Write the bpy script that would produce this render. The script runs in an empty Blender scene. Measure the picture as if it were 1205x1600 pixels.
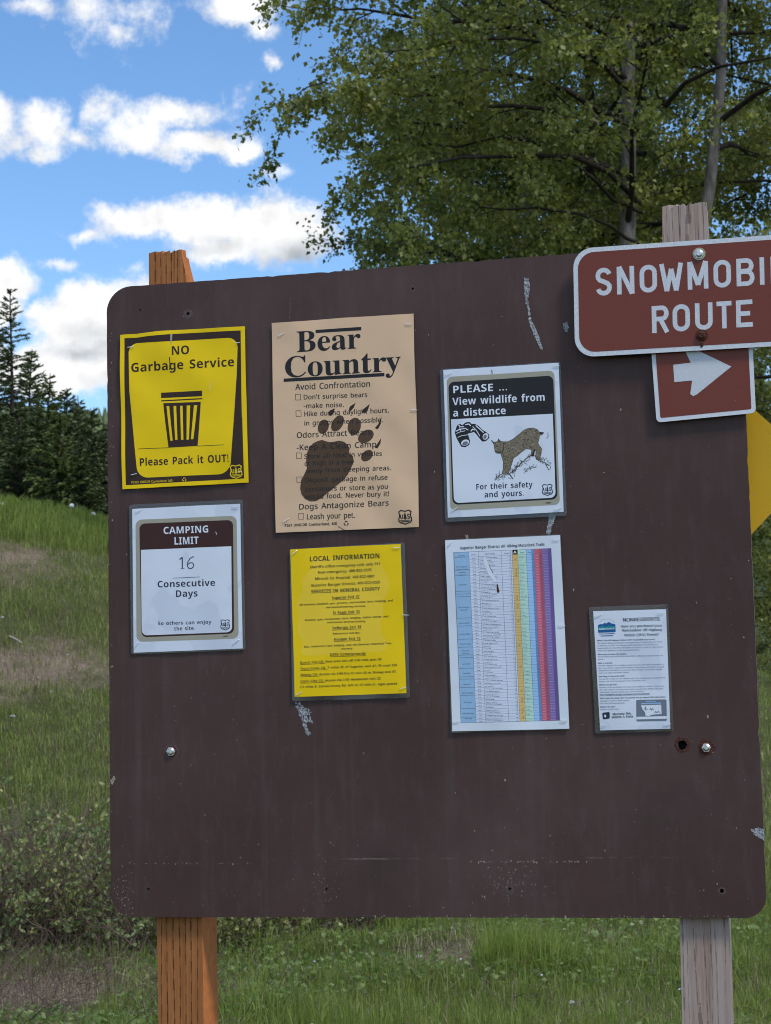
import bpy, bmesh, math, random
import numpy as np
from mathutils import Vector
from mathutils.geometry import tessellate_polygon

# ------------------------------------------------------------------ camera, sky, sun, exposure
scene = bpy.context.scene
COL = scene.collection
BOARD_W, BOARD_H, BOARD_Z = 1.22, 1.212, 1.13            # panel size and height of its lower edge
FPX, YAW, PITCH, ROLL = 3003.8, 0.2211, 0.1047, -0.0218   # focal length in photo pixels, camera angles
CAM = Vector((1.3341, -3.4882, BOARD_Z + 0.3707))
cy, sy, cp, sp = math.cos(YAW), math.sin(YAW), math.cos(PITCH), math.sin(PITCH)
_f = Vector((-sy * cp, cy * cp, sp)); _r = Vector((cy, sy, 0)); _u = _r.cross(_f)
RGT = math.cos(ROLL) * _r + math.sin(ROLL) * _u
UPV = -math.sin(ROLL) * _r + math.cos(ROLL) * _u
FWD = _f
cam_data = bpy.data.cameras.new('camera')
cam = bpy.data.objects.new('camera', cam_data); COL.objects.link(cam)
from mathutils import Matrix
cam.matrix_world = Matrix(((RGT.x, UPV.x, -FWD.x, CAM.x), (RGT.y, UPV.y, -FWD.y, CAM.y), (RGT.z, UPV.z, -FWD.z, CAM.z), (0, 0, 0, 1)))
cam_data.sensor_fit = 'VERTICAL'; cam_data.sensor_height = 24.0; cam_data.sensor_width = 18.0
cam_data.lens = FPX / 1600 * 24.0
cam_data.clip_start = 0.1; cam_data.clip_end = 6000
cam_data.dof.use_dof = True; cam_data.dof.focus_distance = 3.55; cam_data.dof.aperture_fstop = 14.5
scene.camera = cam

def ray(px, py):
    return (FWD + RGT * ((px - 602.5) / FPX) - UPV * ((py - 800) / FPX)).normalized()
F2 = Vector((-sy, cy, 0)); R2 = Vector((cy, sy, 0))
def at(px, py, D):
    """world point seen at photo pixel (px,py) at horizontal forward distance D"""
    d = ray(px, py)
    return CAM + d * (D / d.dot(F2))
def on_board(px, py, y=0.0):
    """board coordinates (x, z) of a photo pixel on the plane at depth y"""
    d = ray(px, py); t = (y - CAM.y) / d.y
    return (CAM.x + t * d.x, CAM.z + t * d.z)

SUN_EL, SUN_AZ = math.radians(52), math.radians(122)       # azimuth clockwise from +Y (the way the board faces away)
world = bpy.data.worlds.new("World"); scene.world = world; world.use_nodes = True
wn = world.node_tree; wn.nodes.clear()
def N(nt, t, **kw):
    n = nt.nodes.new(t)
    for k, v in kw.items(): setattr(n, k, v)
    return n
def L(nt, a, b): nt.links.new(a, b)
def M(nt, op, a, b=None, c=None, clamp=False):
    n = nt.nodes.new('ShaderNodeMath'); n.operation = op; n.use_clamp = clamp
    for i, v in enumerate((a, b, c)):
        if v is None: continue
        if isinstance(v, (int, float)): n.inputs[i].default_value = v
        else: nt.links.new(v, n.inputs[i])
    return n.outputs[0]
def mixc(nt, fac, a, b, mode='MIX'):
    n = nt.nodes.new('ShaderNodeMix'); n.data_type = 'RGBA'; n.blend_type = mode
    for s, v in ((n.inputs[0], fac), (n.inputs[6], a), (n.inputs[7], b)):
        if isinstance(v, (int, float)): s.default_value = v
        elif isinstance(v, tuple): s.default_value = (*v, 1) if len(v) == 3 else v
        else: nt.links.new(v, s)
    return n.outputs[2]
def ramp(nt, fac, stops, interp='LINEAR'):
    n = nt.nodes.new('ShaderNodeValToRGB'); n.color_ramp.interpolation = interp
    e = n.color_ramp.elements
    while len(e) < len(stops): e.new(0.5)
    for i, (p, c) in enumerate(stops):
        e[i].position = p; e[i].color = (*c, 1) if isinstance(c, tuple) else (c, c, c, 1)
    nt.links.new(fac, n.inputs[0]); return n.outputs[0]
def noise(nt, vec, scale, detail=4, rough=0.5, dist=0.0):
    n = nt.nodes.new('ShaderNodeTexNoise'); n.inputs['Scale'].default_value = scale
    n.inputs['Detail'].default_value = detail; n.inputs['Roughness'].default_value = rough
    n.inputs['Distortion'].default_value = dist
    if vec is not None: nt.links.new(vec, n.inputs['Vector'])
    return n

SKY_STRENGTH = 0.12
sky = N(wn, 'ShaderNodeTexSky'); sky.sky_type = 'NISHITA'; sky.sun_disc = False
sky.sun_elevation = SUN_EL; sky.sun_rotation = SUN_AZ; sky.altitude = 900
sky.air_density = 1.0; sky.dust_density = 0.15; sky.ozone_density = 2.2
skyc = N(wn, 'ShaderNodeHueSaturation'); L(wn, sky.outputs[0], skyc.inputs['Color'])
skyc.inputs['Saturation'].default_value = 1.16; skyc.inputs['Value'].default_value = 1.0
tc = N(wn, 'ShaderNodeTexCoord'); GEN = tc.outputs['Generated']
sx = N(wn, 'ShaderNodeSeparateXYZ'); L(wn, GEN, sx.inputs[0])
az = M(wn, 'ARCTAN2', sx.outputs[0], sx.outputs[1]); el = M(wn, 'ARCSINE', sx.outputs[2])
ae = N(wn, 'ShaderNodeCombineXYZ'); L(wn, az, ae.inputs[0]); L(wn, el, ae.inputs[1])
wv = noise(wn, GEN, 38, 7, 0.6)
wo = N(wn, 'ShaderNodeVectorMath', operation='SUBTRACT'); L(wn, wv.outputs['Color'], wo.inputs[0]); wo.inputs[1].default_value = (.5, .5, .5)
ws = N(wn, 'ShaderNodeVectorMath', operation='SCALE'); L(wn, wo.outputs[0], ws.inputs[0]); ws.inputs['Scale'].default_value = 0.027
wa = N(wn, 'ShaderNodeVectorMath', operation='ADD'); L(wn, ae.outputs[0], wa.inputs[0]); L(wn, ws.outputs[0], wa.inputs[1])
def azel(px, py):
    d = ray(px, py); return math.atan2(d.x, d.y), math.asin(d.z)
def blobs(lst, vec, k=0.12):
    acc = None
    for (px, py, rx, ry, amp) in lst:
        a, e = azel(px, py)
        s = N(wn, 'ShaderNodeVectorMath', operation='SUBTRACT'); L(wn, vec, s.inputs[0]); s.inputs[1].default_value = (a, e, 0)
        m = N(wn, 'ShaderNodeVectorMath', operation='MULTIPLY'); L(wn, s.outputs[0], m.inputs[0])
        m.inputs[1].default_value = (FPX / rx * .98, FPX / ry, 0)
        l = N(wn, 'ShaderNodeVectorMath', operation='LENGTH'); L(wn, m.outputs[0], l.inputs[0])
        v = M(wn, 'MULTIPLY_ADD', l.outputs['Value'], -amp, amp)
        acc = v if acc is None else M(wn, 'SMOOTH_MAX', acc, v, k)
    return acc
CLOUDS = [  # photo pixel centre, radii, strength
    (150, 25, 60, 60, .55), (190, 60, 40, 32, .45), (235, 25, 45, 40, .38), (60, 12, 70, 22, .35),
    (380, 8, 95, 34, .9), (415, 40, 40, 26, .6), (420, 100, 16, 20, .5), (590, 110, 60, 14, .5),
    (-10, 190, 70, 58, .9), (60, 190, 58, 50, .8), (62, 235, 50, 18, .6), (160, 170, 50, 36, .6), (215, 205, 80, 42, .8), (270, 180, 90, 32, .7),
    (320, 228, 100, 30, 1.0), (375, 235, 48, 24, .9), (125, 215, 40, 25, .45), (370, 165, 30, 30, .25),
    (300, 345, 130, 48, 1.2), (200, 350, 80, 42, .9), (135, 365, 45, 16, .6), (420, 355, 110, 60, 1.2), (470, 370, 72, 60, 1.2), (430, 270, 40, 16, .35), (360, 390, 120, 36, 1.0),
    (85, 413, 34, 14, .5), (0, 432, 58, 42, 1.2), (0, 480, 40, 40, 1.0), (205, 430, 20, 18, .25),
    (135, 505, 100, 70, 1.6), (200, 520, 140, 90, 1.6), (90, 575, 120, 60, 1.4), (330, 560, 160, 110, 1.5), (-80, 560, 120, 80, 1.4), (60, 480, 40, 22, .8),
]
GREY = [(470, 405, 110, 40, 1.0), (300, 385, 120, 28, .6), (330, 205, 60, 20, .35), (130, 548, 90, 22, .9), (140, 525, 60, 25, .5), (200, 600, 100, 30, .5), (30, 235, 70, 20, .4), (400, 170, 40, 40, .2), (380, 40, 60, 16, .5)]
dens = blobs(CLOUDS, wa.outputs[0])
fine = noise(wn, GEN, 70, 10, 0.67)
dens = M(wn, 'ADD', dens, M(wn, 'MULTIPLY_ADD', fine.outputs['Fac'], 1.15, -.62))
# the same kind of clouds all round the rest of the sky
nd = N(wn, 'ShaderNodeVectorMath', operation='DOT_PRODUCT'); L(wn, GEN, nd.inputs[0]); nd.inputs[1].default_value = tuple(ray(602, 800))
outside = M(wn, 'MULTIPLY_ADD', nd.outputs['Value'], -14.0, 13.35, clamp=True)
sq = N(wn, 'ShaderNodeVectorMath', operation='MULTIPLY'); L(wn, GEN, sq.inputs[0]); sq.inputs[1].default_value = (1, 1, 2.6)
big = noise(wn, sq.outputs[0], 3.1, 10, 0.58)
rest = M(wn, 'MULTIPLY', M(wn, 'MULTIPLY_ADD', big.outputs['Fac'], 5.0, -2.45), outside)
dens = M(wn, 'MAXIMUM', dens, M(wn, 'SUBTRACT', rest, M(wn, 'MULTIPLY', M(wn, 'SUBTRACT', 1.0, outside), 5.0)))
mask = N(wn, 'ShaderNodeMapRange'); mask.interpolation_type = 'SMOOTHSTEP'; L(wn, dens, mask.inputs[0])
mask.inputs[1].default_value = -0.06; mask.inputs[2].default_value = 0.56
grey = M(wn, 'MULTIPLY_ADD', M(wn, 'MAXIMUM', blobs(GREY, wa.outputs[0], .2), 0.0), 1.0, 0.0, clamp=True)
off = N(wn, 'ShaderNodeVectorMath', operation='ADD'); L(wn, GEN, off.inputs[0]); off.inputs[1].default_value = (.004, -.002, .007)
fine2 = noise(wn, off.outputs[0], 42, 6, 0.55); fine3 = noise(wn, GEN, 42, 6, 0.55)
emb = M(wn, 'MULTIPLY', M(wn, 'SUBTRACT', fine3.outputs['Fac'], fine2.outputs['Fac']), .7)
bright = M(wn, 'ADD', M(wn, 'MULTIPLY_ADD', grey, -0.38, 1.0), emb)
cl = mixc(wn, grey, (1.0, 1.0, 1.0), (0.86, 0.92, 1.0))
CLOUD_LUM = 5.3
cm = N(wn, 'ShaderNodeVectorMath', operation='SCALE'); L(wn, cl, cm.inputs[0]); L(wn, M(wn, 'MULTIPLY', bright, CLOUD_LUM), cm.inputs['Scale'])
fin = mixc(wn, mask.outputs[0], skyc.outputs[0], cm.outputs[0])
bg = N(wn, 'ShaderNodeBackground'); bg.inputs['Strength'].default_value = SKY_STRENGTH; L(wn, fin, bg.inputs['Color'])
wout = N(wn, 'ShaderNodeOutputWorld'); L(wn, bg.outputs[0], wout.inputs[0])

sun_data = bpy.data.lights.new('sun', 'SUN'); sun_data.energy = 1.5; sun_data.angle = math.radians(12); sun_data.color = (1.0, 0.95, 0.88)
sun = bpy.data.objects.new('sun', sun_data); COL.objects.link(sun)
sdir = Vector((math.sin(SUN_AZ) * math.cos(SUN_EL), math.cos(SUN_AZ) * math.cos(SUN_EL), math.sin(SUN_EL)))
sun.rotation_euler = sdir.to_track_quat('Z', 'Y').to_euler(); sun.location = (6, -6, 12)
scene.view_settings.view_transform = 'Standard'; scene.view_settings.look = 'None'
scene.view_settings.gamma = 1.0; scene.view_settings.use_curve_mapping = False
scene.view_settings.exposure = 0.70
scene.render.filter_size = 1.0
try:
    scene.cycles.filter_width = 1.05; scene.cycles.max_bounces = 6; scene.cycles.transparent_max_bounces = 12
except Exception: pass

# ------------------------------------------------------------------ materials
def lin(r, g, b):
    f = lambda c: ((c / 255 + .055) / 1.055) ** 2.4 if c > 10 else c / 255 / 12.92
    return (f(r), f(g), f(b))
def newmat(name):
    m = bpy.data.materials.new(name); m.use_nodes = True
    nt = m.node_tree; b = nt.nodes['Principled BSDF']
    return m, nt, b
def coords(nt, kind='Object'):
    return nt.nodes.new('ShaderNodeTexCoord').outputs[kind]
def bump(nt, b, h, strength, dist):
    n = nt.nodes.new('ShaderNodeBump'); n.inputs['Strength'].default_value = strength; n.inputs['Distance'].default_value = dist
    nt.links.new(h, n.inputs['Height']); nt.links.new(n.outputs[0], b.inputs['Normal'])
def plain(name, col, rough=.5, metal=0.0, var=.12, scale=60, spec=.5, bmp=0.0, bscale=None):
    m, nt, b = newmat(name); co = coords(nt)
    n = noise(nt, co, scale, 5, .6)
    c = ramp(nt, n.outputs['Fac'], [(.25, tuple(x * (1 - var) for x in col)), (.75, tuple(min(1, x * (1 + var)) for x in col))])
    L(nt, c, b.inputs['Base Color']); b.inputs['Roughness'].default_value = rough; b.inputs['Metallic'].default_value = metal
    b.inputs['Specular IOR Level'].default_value = spec
    if bmp:
        n2 = noise(nt, co, bscale or scale, 4, .5); bump(nt, b, n2.outputs['Fac'], bmp, .01)
    return m
def ink(name, col, rough=.5): return plain(name, col, rough, 0, .06, 300, .35)

def mat_panel():
    m, nt, b = newmat('brown_board_paint'); co = coords(nt)
    big = noise(nt, co, 2.2, 6, .6); sm = noise(nt, co, 140, 5, .7)
    c = ramp(nt, big.outputs['Fac'], [(.3, (.054, .028, .024)), (.5, (.070, .038, .034)), (.7, (.090, .054, .050))])
    mp = N(nt, 'ShaderNodeMapping'); L(nt, co, mp.inputs[0]); mp.inputs['Scale'].default_value = (5, 1, 1.2)
    st = noise(nt, mp.outputs[0], 9, 6, .65)
    c = mixc(nt, ramp(nt, st.outputs['Fac'], [(.5, 0.0), (.8, .22)]), c, (.13, .12, .12))
    mv = N(nt, 'ShaderNodeMapping'); L(nt, co, mv.inputs[0]); mv.inputs['Scale'].default_value = (14, 1, .5)
    run = noise(nt, mv.outputs[0], 2.0, 5, .6); c = mixc(nt, ramp(nt, run.outputs['Fac'], [(.56, 0.0), (.74, .30)]), c, (.105, .09, .088))
    dk_ = noise(nt, co, 3.1, 5, .65); c = mixc(nt, ramp(nt, dk_.outputs['Fac'], [(.54, 0.0), (.72, .45)]), c, (.040, .030, .024))
    mh = N(nt, 'ShaderNodeMapping'); L(nt, co, mh.inputs[0]); mh.inputs['Scale'].default_value = (3, 1, 90)
    gr = noise(nt, mh.outputs[0], 6, 4, .6)
    # worn specks, denser along the lower edge
    sp1 = noise(nt, co, 210, 2, .5); cl = noise(nt, co, 7, 4, .7)
    sxyz = N(nt, 'ShaderNodeSeparateXYZ'); L(nt, co, sxyz.inputs[0])
    low = M(nt, 'MULTIPLY_ADD', sxyz.outputs[2], -2.2, .5, clamp=True)
    th = M(nt, 'ADD', sp1.outputs['Fac'], M(nt, 'MULTIPLY', M(nt, 'SUBTRACT', cl.outputs['Fac'], .5), .30))
    th = M(nt, 'MULTIPLY_ADD', low, .035, th)
    c = mixc(nt, ramp(nt, th, [(.765, 0.0), (.80, .75)]), c, (.26, .23, .21))
    # scuffed line left by a removed strip
    ln = M(nt, 'ABSOLUTE', M(nt, 'SUBTRACT', sxyz.outputs[2], .1065))
    lm = M(nt, 'LESS_THAN', ln, .0013)
    ms = N(nt, 'ShaderNodeMapping'); L(nt, co, ms.inputs[0]); ms.inputs['Scale'].default_value = (1, 1, 3)
    lno = noise(nt, ms.outputs[0], 55, 6, .75); seg = noise(nt, co, 3.3, 2, .5)
    lv = M(nt, 'ADD', lno.outputs['Fac'], M(nt, 'MULTIPLY_ADD', seg.outputs['Fac'], .9, -.45))
    c = mixc(nt, M(nt, 'MULTIPLY', lm, ramp(nt, lv, [(.60, 0.0), (.74, .55)])), c, (.22, .18, .16))
    # fine dark pits
    pit = noise(nt, co, 330, 1, .5)
    c = mixc(nt, ramp(nt, pit.outputs['Fac'], [(.74, 0.0), (.8, .6)]), c, (.008, .006, .006))
    L(nt, c, b.inputs['Base Color'])
    L(nt, ramp(nt, big.outputs['Fac'], [(.3, .42), (.7, .58)]), b.inputs['Roughness'])
    b.inputs['Specular IOR Level'].default_value = .24
    hh = M(nt, 'ADD', M(nt, 'MULTIPLY', gr.outputs['Fac'], .25), M(nt, 'MULTIPLY', sm.outputs['Fac'], .6))
    bump(nt, b, hh, .12, .003)
    return m
def mat_wood(name, c0, c1, c2, groove=.8, grey=None, wav=.014):
    m, nt, b = newmat(name); co = coords(nt)
    s = N(nt, 'ShaderNodeSeparateXYZ'); L(nt, co, s.inputs[0])
    mp = N(nt, 'ShaderNodeMapping'); L(nt, co, mp.inputs[0]); mp.inputs['Scale'].default_value = (1, 1, .05)
    g = noise(nt, mp.outputs[0], 95, 6, .65, .6); big = noise(nt, co, 6, 4, .6)
    c = ramp(nt, g.outputs['Fac'], [(.28, c0), (.5, c1), (.74, c2)])
    c = mixc(nt, M(nt, 'MULTIPLY', big.outputs['Fac'], .35), c, c0)
    if grey: c = mixc(nt, ramp(nt, noise(nt, mp.outputs[0], 26, 5, .6).outputs['Fac'], [(.4, 0.0), (.6, .75)]), c, grey)
    mc = N(nt, 'ShaderNodeMapping'); L(nt, co, mc.inputs[0]); mc.inputs['Scale'].default_value = (1, 1, .03)
    ck = noise(nt, mc.outputs[0], 120, 3, .6); c = mixc(nt, ramp(nt, ck.outputs['Fac'], [(.66, 0.0), (.72, .8)]), c, tuple(x * .2 for x in c0))
    kn = noise(nt, co, 17, 2, .4); c = mixc(nt, ramp(nt, kn.outputs['Fac'], [(.70, 0.0), (.78, .6)]), c, tuple(x * .45 for x in c0))
    # rows of incising cuts
    w = noise(nt, mp.outputs[0], 30, 4, .6)
    xx = M(nt, 'ADD', M(nt, 'ADD', s.outputs[0], s.outputs[1]), M(nt, 'MULTIPLY', w.outputs['Fac'], wav))
    fr = M(nt, 'ABSOLUTE', M(nt, 'SUBTRACT', M(nt, 'FRACT', M(nt, 'MULTIPLY', xx, 85)), .5))
    cell = M(nt, 'FLOOR', M(nt, 'MULTIPLY', xx, 85))
    zz = M(nt, 'FRACT', M(nt, 'ADD', M(nt, 'MULTIPLY', s.outputs[2], 27), M(nt, 'MULTIPLY', cell, .37)))
    dash = M(nt, 'MULTIPLY', M(nt, 'LESS_THAN', fr, .085), M(nt, 'GREATER_THAN', M(nt, 'ADD', zz, M(nt, 'MULTIPLY_ADD', big.outputs['Fac'], 1.0, -.5)), .42))
    soft = M(nt, 'MULTIPLY', M(nt, 'LESS_THAN', fr, .05), M(nt, 'GREATER_THAN', w.outputs['Fac'], .36))
    k = M(nt, 'MAXIMUM', M(nt, 'MULTIPLY', dash, groove), M(nt, 'MULTIPLY', soft, groove * .75))
    c = mixc(nt, k, c, tuple(x * .16 for x in c0))
    L(nt, c, b.inputs['Base Color']); b.inputs['Roughness'].default_value = .78; b.inputs['Specular IOR Level'].default_value = .25
    bump(nt, b, M(nt, 'SUBTRACT', g.outputs['Fac'], M(nt, 'MULTIPLY', k, 1.2)), .6, .0025)
    return m
def mat_leaf(name, dark, mid, light, transl=.35, patch=3.0, rough=.42, nw=.45):
    m, nt, b = newmat(name)
    geo = N(nt, 'ShaderNodeNewGeometry'); ri = geo.outputs['Random Per Island']
    co = coords(nt); n = noise(nt, co, patch, 3, .5)
    f = M(nt, 'ADD', M(nt, 'MULTIPLY', ri, .62), M(nt, 'MULTIPLY_ADD', n.outputs['Fac'], nw, -.5 * nw + .225))
    c = ramp(nt, f, [(.18, dark), (.5, mid), (.84, light)])
    L(nt, c, b.inputs['Base Color']); b.inputs['Roughness'].default_value = rough; b.inputs['Specular IOR Level'].default_value = .35
    tr = N(nt, 'ShaderNodeBsdfTranslucent'); L(nt, mixc(nt, .5, c, (light[0] * 1.2, light[1] * 1.3, light[2] * .6)), tr.inputs[0])
    mx = N(nt, 'ShaderNodeMixShader'); mx.inputs[0].default_value = transl
    L(nt, b.outputs[0], mx.inputs[1]); L(nt, tr.outputs[0], mx.inputs[2])
    L(nt, mx.outputs[0], nt.nodes['Material Output'].inputs[0])
    return m
def mat_bark(name, a, bb):
    m, nt, b = newmat(name); co = coords(nt)
    mp = N(nt, 'ShaderNodeMapping'); L(nt, co, mp.inputs[0]); mp.inputs['Scale'].default_value = (1, 1, .25)
    g = noise(nt, mp.outputs[0], 14, 7, .7)
    L(nt, ramp(nt, g.outputs['Fac'], [(.3, a), (.7, bb)]), b.inputs['Base Color']); b.inputs['Roughness'].default_value = .9
    b.inputs['Specular IOR Level'].default_value = .15; bump(nt, b, g.outputs['Fac'], .8, .03)
    return m
def mat_sheet(name, col, rough=.35, stain=None, spec=.5, wave=.25):
    """printed sheet: even colour, soft waves in the gloss, optional water stains"""
    m, nt, b = newmat(name); co = coords(nt); n = noise(nt, co, 9, 3, .5)
    c = ramp(nt, n.outputs['Fac'], [(.3, tuple(x * .97 for x in col)), (.7, col)])
    if stain:
        s = noise(nt, co, 11, 2, .45, .4)
        c = mixc(nt, ramp(nt, s.outputs['Fac'], [(.54, 0.0), (.56, stain[0])]), c, stain[1])
    L(nt, c, b.inputs['Base Color']); b.inputs['Roughness'].default_value = rough; b.inputs['Specular IOR Level'].default_value = spec
    w = noise(nt, co, 7, 2, .4); bump(nt, b, w.outputs['Fac'], wave, .02)
    return m
def mat_film():
    m, nt, b = newmat('clear_laminate')
    nt.nodes.remove(b); g = N(nt, 'ShaderNodeBsdfGlossy'); g.inputs['Roughness'].default_value = .18; g.inputs['Color'].default_value = (.9, .95, 1, 1)
    d = N(nt, 'ShaderNodeBsdfDiffuse'); d.inputs['Color'].default_value = (.16, .16, .16, 1)
    t = N(nt, 'ShaderNodeBsdfTransparent'); t.inputs[0].default_value = (.9, .9, .9, 1)
    n = noise(nt, coords(nt), 30, 4, .6)
    m1 = N(nt, 'ShaderNodeMixShader'); L(nt, ramp(nt, n.outputs['Fac'], [(.3, .01), (.7, .04)]), m1.inputs[0]); L(nt, t.outputs[0], m1.inputs[1]); L(nt, d.outputs[0], m1.inputs[2])
    fr = N(nt, 'ShaderNodeFresnel'); fr.inputs[0].default_value = 1.3
    m2 = N(nt, 'ShaderNodeMixShader'); L(nt, M(nt, 'ADD', fr.outputs[0], .02), m2.inputs[0]); L(nt, m1.outputs[0], m2.inputs[1]); L(nt, g.outputs[0], m2.inputs[2])
    L(nt, m2.outputs[0], nt.nodes['Material Output'].inputs[0])
    return m
def mat_reflective(name, col, pattern=.12):
    m, nt, b = newmat(name); co = coords(nt)
    mp = N(nt, 'ShaderNodeMapping'); L(nt, co, mp.inputs[0]); mp.inputs['Rotation'].default_value = (0, math.radians(45), 0)
    v = N(nt, 'ShaderNodeTexVoronoi'); v.inputs['Scale'].default_value = 330; v.inputs['Randomness'].default_value = .25; v.feature = 'DISTANCE_TO_EDGE'
    L(nt, mp.outputs[0], v.inputs['Vector'])
    n = noise(nt, co, 5, 5, .6)
    c = mixc(nt, ramp(nt, v.outputs['Distance'], [(.05, pattern), (.2, 0.0)]), col, tuple(x * .45 for x in col))
    c = mixc(nt, M(nt, 'MULTIPLY', n.outputs['Fac'], .35), c, tuple(x * .68 for x in col))
    sc_ = noise(nt, co, 260, 2, .5); c = mixc(nt, ramp(nt, sc_.outputs['Fac'], [(.74, 0.0), (.79, .5)]), c, (.35, .30, .28))
    L(nt, c, b.inputs['Base Color']); b.inputs['Roughness'].default_value = .42; b.inputs['Specular IOR Level'].default_value = .28
    b.inputs['Coat Weight'].default_value = .04; b.inputs['Coat Roughness'].default_value = .25
    return m
MT = {}
MT['panel'] = mat_panel()
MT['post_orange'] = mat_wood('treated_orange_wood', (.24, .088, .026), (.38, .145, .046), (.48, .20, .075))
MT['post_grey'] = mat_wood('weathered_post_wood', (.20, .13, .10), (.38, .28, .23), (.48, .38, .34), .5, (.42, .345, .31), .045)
MT['post_side'] = plain('fresh_orange_wood_side', (.52, .17, .045), .75, 0, .22, 45, .2, .3)  # redder wood without cuts; light from the right is painted into its brighter colour
MT['white_sheet'] = mat_sheet('white_paper', (.70, .76, .86), .4, (.5, (.56, .62, .75)))
MT['white_plain'] = mat_sheet('white_paper_plain', (.70, .76, .84), .4)
MT['yellow'] = mat_sheet('yellow_vinyl', (.90, .62, .002), .4, None, .22, .35)
MT['yellow_paper'] = mat_sheet('yellow_paper', (.88, .60, .002), .45, None, .22)
MT['yellow_pale'] = mat_sheet('yellow_paper_pale', (.88, .61, .035), .4, None, .25)
MT['tan'] = mat_sheet('tan_vinyl', (.74, .50, .31), .34, None, .4, .4)
MT['film'] = mat_film()
MT['black'] = ink('black_ink', (.012, .012, .014)); MT['darkbrown'] = ink('dark_brown_ink', (.035, .014, .008)); MT['brownink'] = ink('brown_ink', (.045, .012, .010))
MT['navy'] = ink('dark_blue_ink', (.02, .03, .06)); MT['greyink'] = ink('grey_ink', (.16, .19, .24)); MT['taupe'] = ink('taupe_ink', (.36, .34, .27))
MT['whiteink'] = ink('white_ink', (.72, .77, .86)); MT['pawink'] = ink('brown_paw_ink', (.085, .045, .022)); MT['yellowink'] = ink('yellow_ink', (.86, .60, .01))
MT['softblack'] = ink('soft_black_ink', (.05, .035, .012)); MT['fur'] = ink('fur_ink', (.20, .165, .11)); MT['furdark'] = ink('fur_dark_ink', (.05, .04, .03))
MT['mountain'] = ink('mountain_blue_ink', (.01, .10, .30)); MT['teal'] = ink('teal_ink', (.01, .24, .28)); MT['olive'] = ink('brown_line_ink', (.1, .05, .01))
for nm, c in dict(t_blue=(150, 188, 222), t_tan=(226, 190, 112), t_green=(188, 226, 210), t_sky=(160, 203, 245), t_mid=(112, 150, 200), t_red=(216, 108, 126), t_crimson=(176, 92, 116), t_purple=(138, 114, 178), t_violet=(106, 86, 148), t_white=(214, 222, 240)).items():
    MT[nm] = ink(nm.replace('t_', 'table_') + '_ink', lin(*c))
MT['metal'] = plain('galvanised_steel', (.62, .62, .60), .32, .9, .2, 200)
MT['brass'] = plain('washer_brass', (.40, .36, .24), .4, .7, .25, 200)
MT['rust'] = plain('rusted_steel', (.085, .028, .018), .75, .2, .4, 250, .3, .4)
MT['staple'] = plain('staple_steel', (.75, .76, .78), .28, .85, .1, 200)
MT['hole'] = plain('dark_hole', (.006, .004, .004), .9, 0, .2, 90)
MT['scuff'] = plain('scuffed_paint', (.085, .06, .06), .7, 0, .4, 180)
MT['dropping'] = plain('dried_dropping', (.36, .38, .40), .8, 0, .6, 220, .3, .5)
MT['rawwood'] = plain('bare_chip', (.34, .28, .22), .8, 0, .4, 160)
MT['sign_brown'] = mat_reflective('brown_reflective', (.185, .042, .026), .05)
MT['sign_white'] = mat_reflective('white_reflective', (.76, .80, .86), .42)
MT['sign_yellow'] = mat_reflective('yellow_reflective', (.72, .42, .012), .03)
MT['alu'] = plain('sheet_aluminium', (.5, .5, .5), .4, .8, .1, 60)

# ------------------------------------------------------------------ object helpers
def tag(o, label, cat, group=None):
    o['label'] = label; o['category'] = cat
    if group: o['group'] = group
    return o
def empty(name, loc, label, cat, group=None):
    o = bpy.data.objects.new(name, None); COL.objects.link(o); o.location = loc; o.empty_display_size = .1
    return tag(o, label, cat, group)
def mesh_obj(name, verts, faces, mat, parent=None, smooth=False, label=None):
    me = bpy.data.meshes.new(name); me.from_pydata([tuple(v) for v in verts], [], faces)
    if smooth: me.polygons.foreach_set('use_smooth', [True] * len(me.polygons))
    me.materials.append(mat); me.update()
    return link(name, me, parent, label)
def link(name, me, parent=None, label=None):
    o = bpy.data.objects.new(name, me); COL.objects.link(o)
    if parent is not None:
        o.parent = parent
        if parent.parent is None: o.matrix_parent_inverse = Matrix.Translation(-parent.location)
    if label: o['label'] = label
    return o
def np_mesh(name, V, F, mat, parent=None, smooth=False, kind=None):
    """V (n,3), F (m,3 or 4) arrays"""
    me = bpy.data.meshes.new(name); V = np.asarray(V, np.float32); F = np.asarray(F, np.int32); k = F.shape[1]
    me.vertices.add(len(V)); me.vertices.foreach_set('co', V.ravel())
    me.loops.add(F.size); me.loops.foreach_set('vertex_index', F.ravel())
    me.polygons.add(len(F)); me.polygons.foreach_set('loop_start', np.arange(0, F.size, k, dtype=np.int32))
    me.polygons.foreach_set('loop_total', np.full(len(F), k, np.int32))
    if smooth: me.polygons.foreach_set('use_smooth', np.ones(len(F), bool))
    me.materials.append(mat); me.update(calc_edges=True)
    o = link(name, me, parent)
    if kind: o['kind'] = kind
    return o

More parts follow.
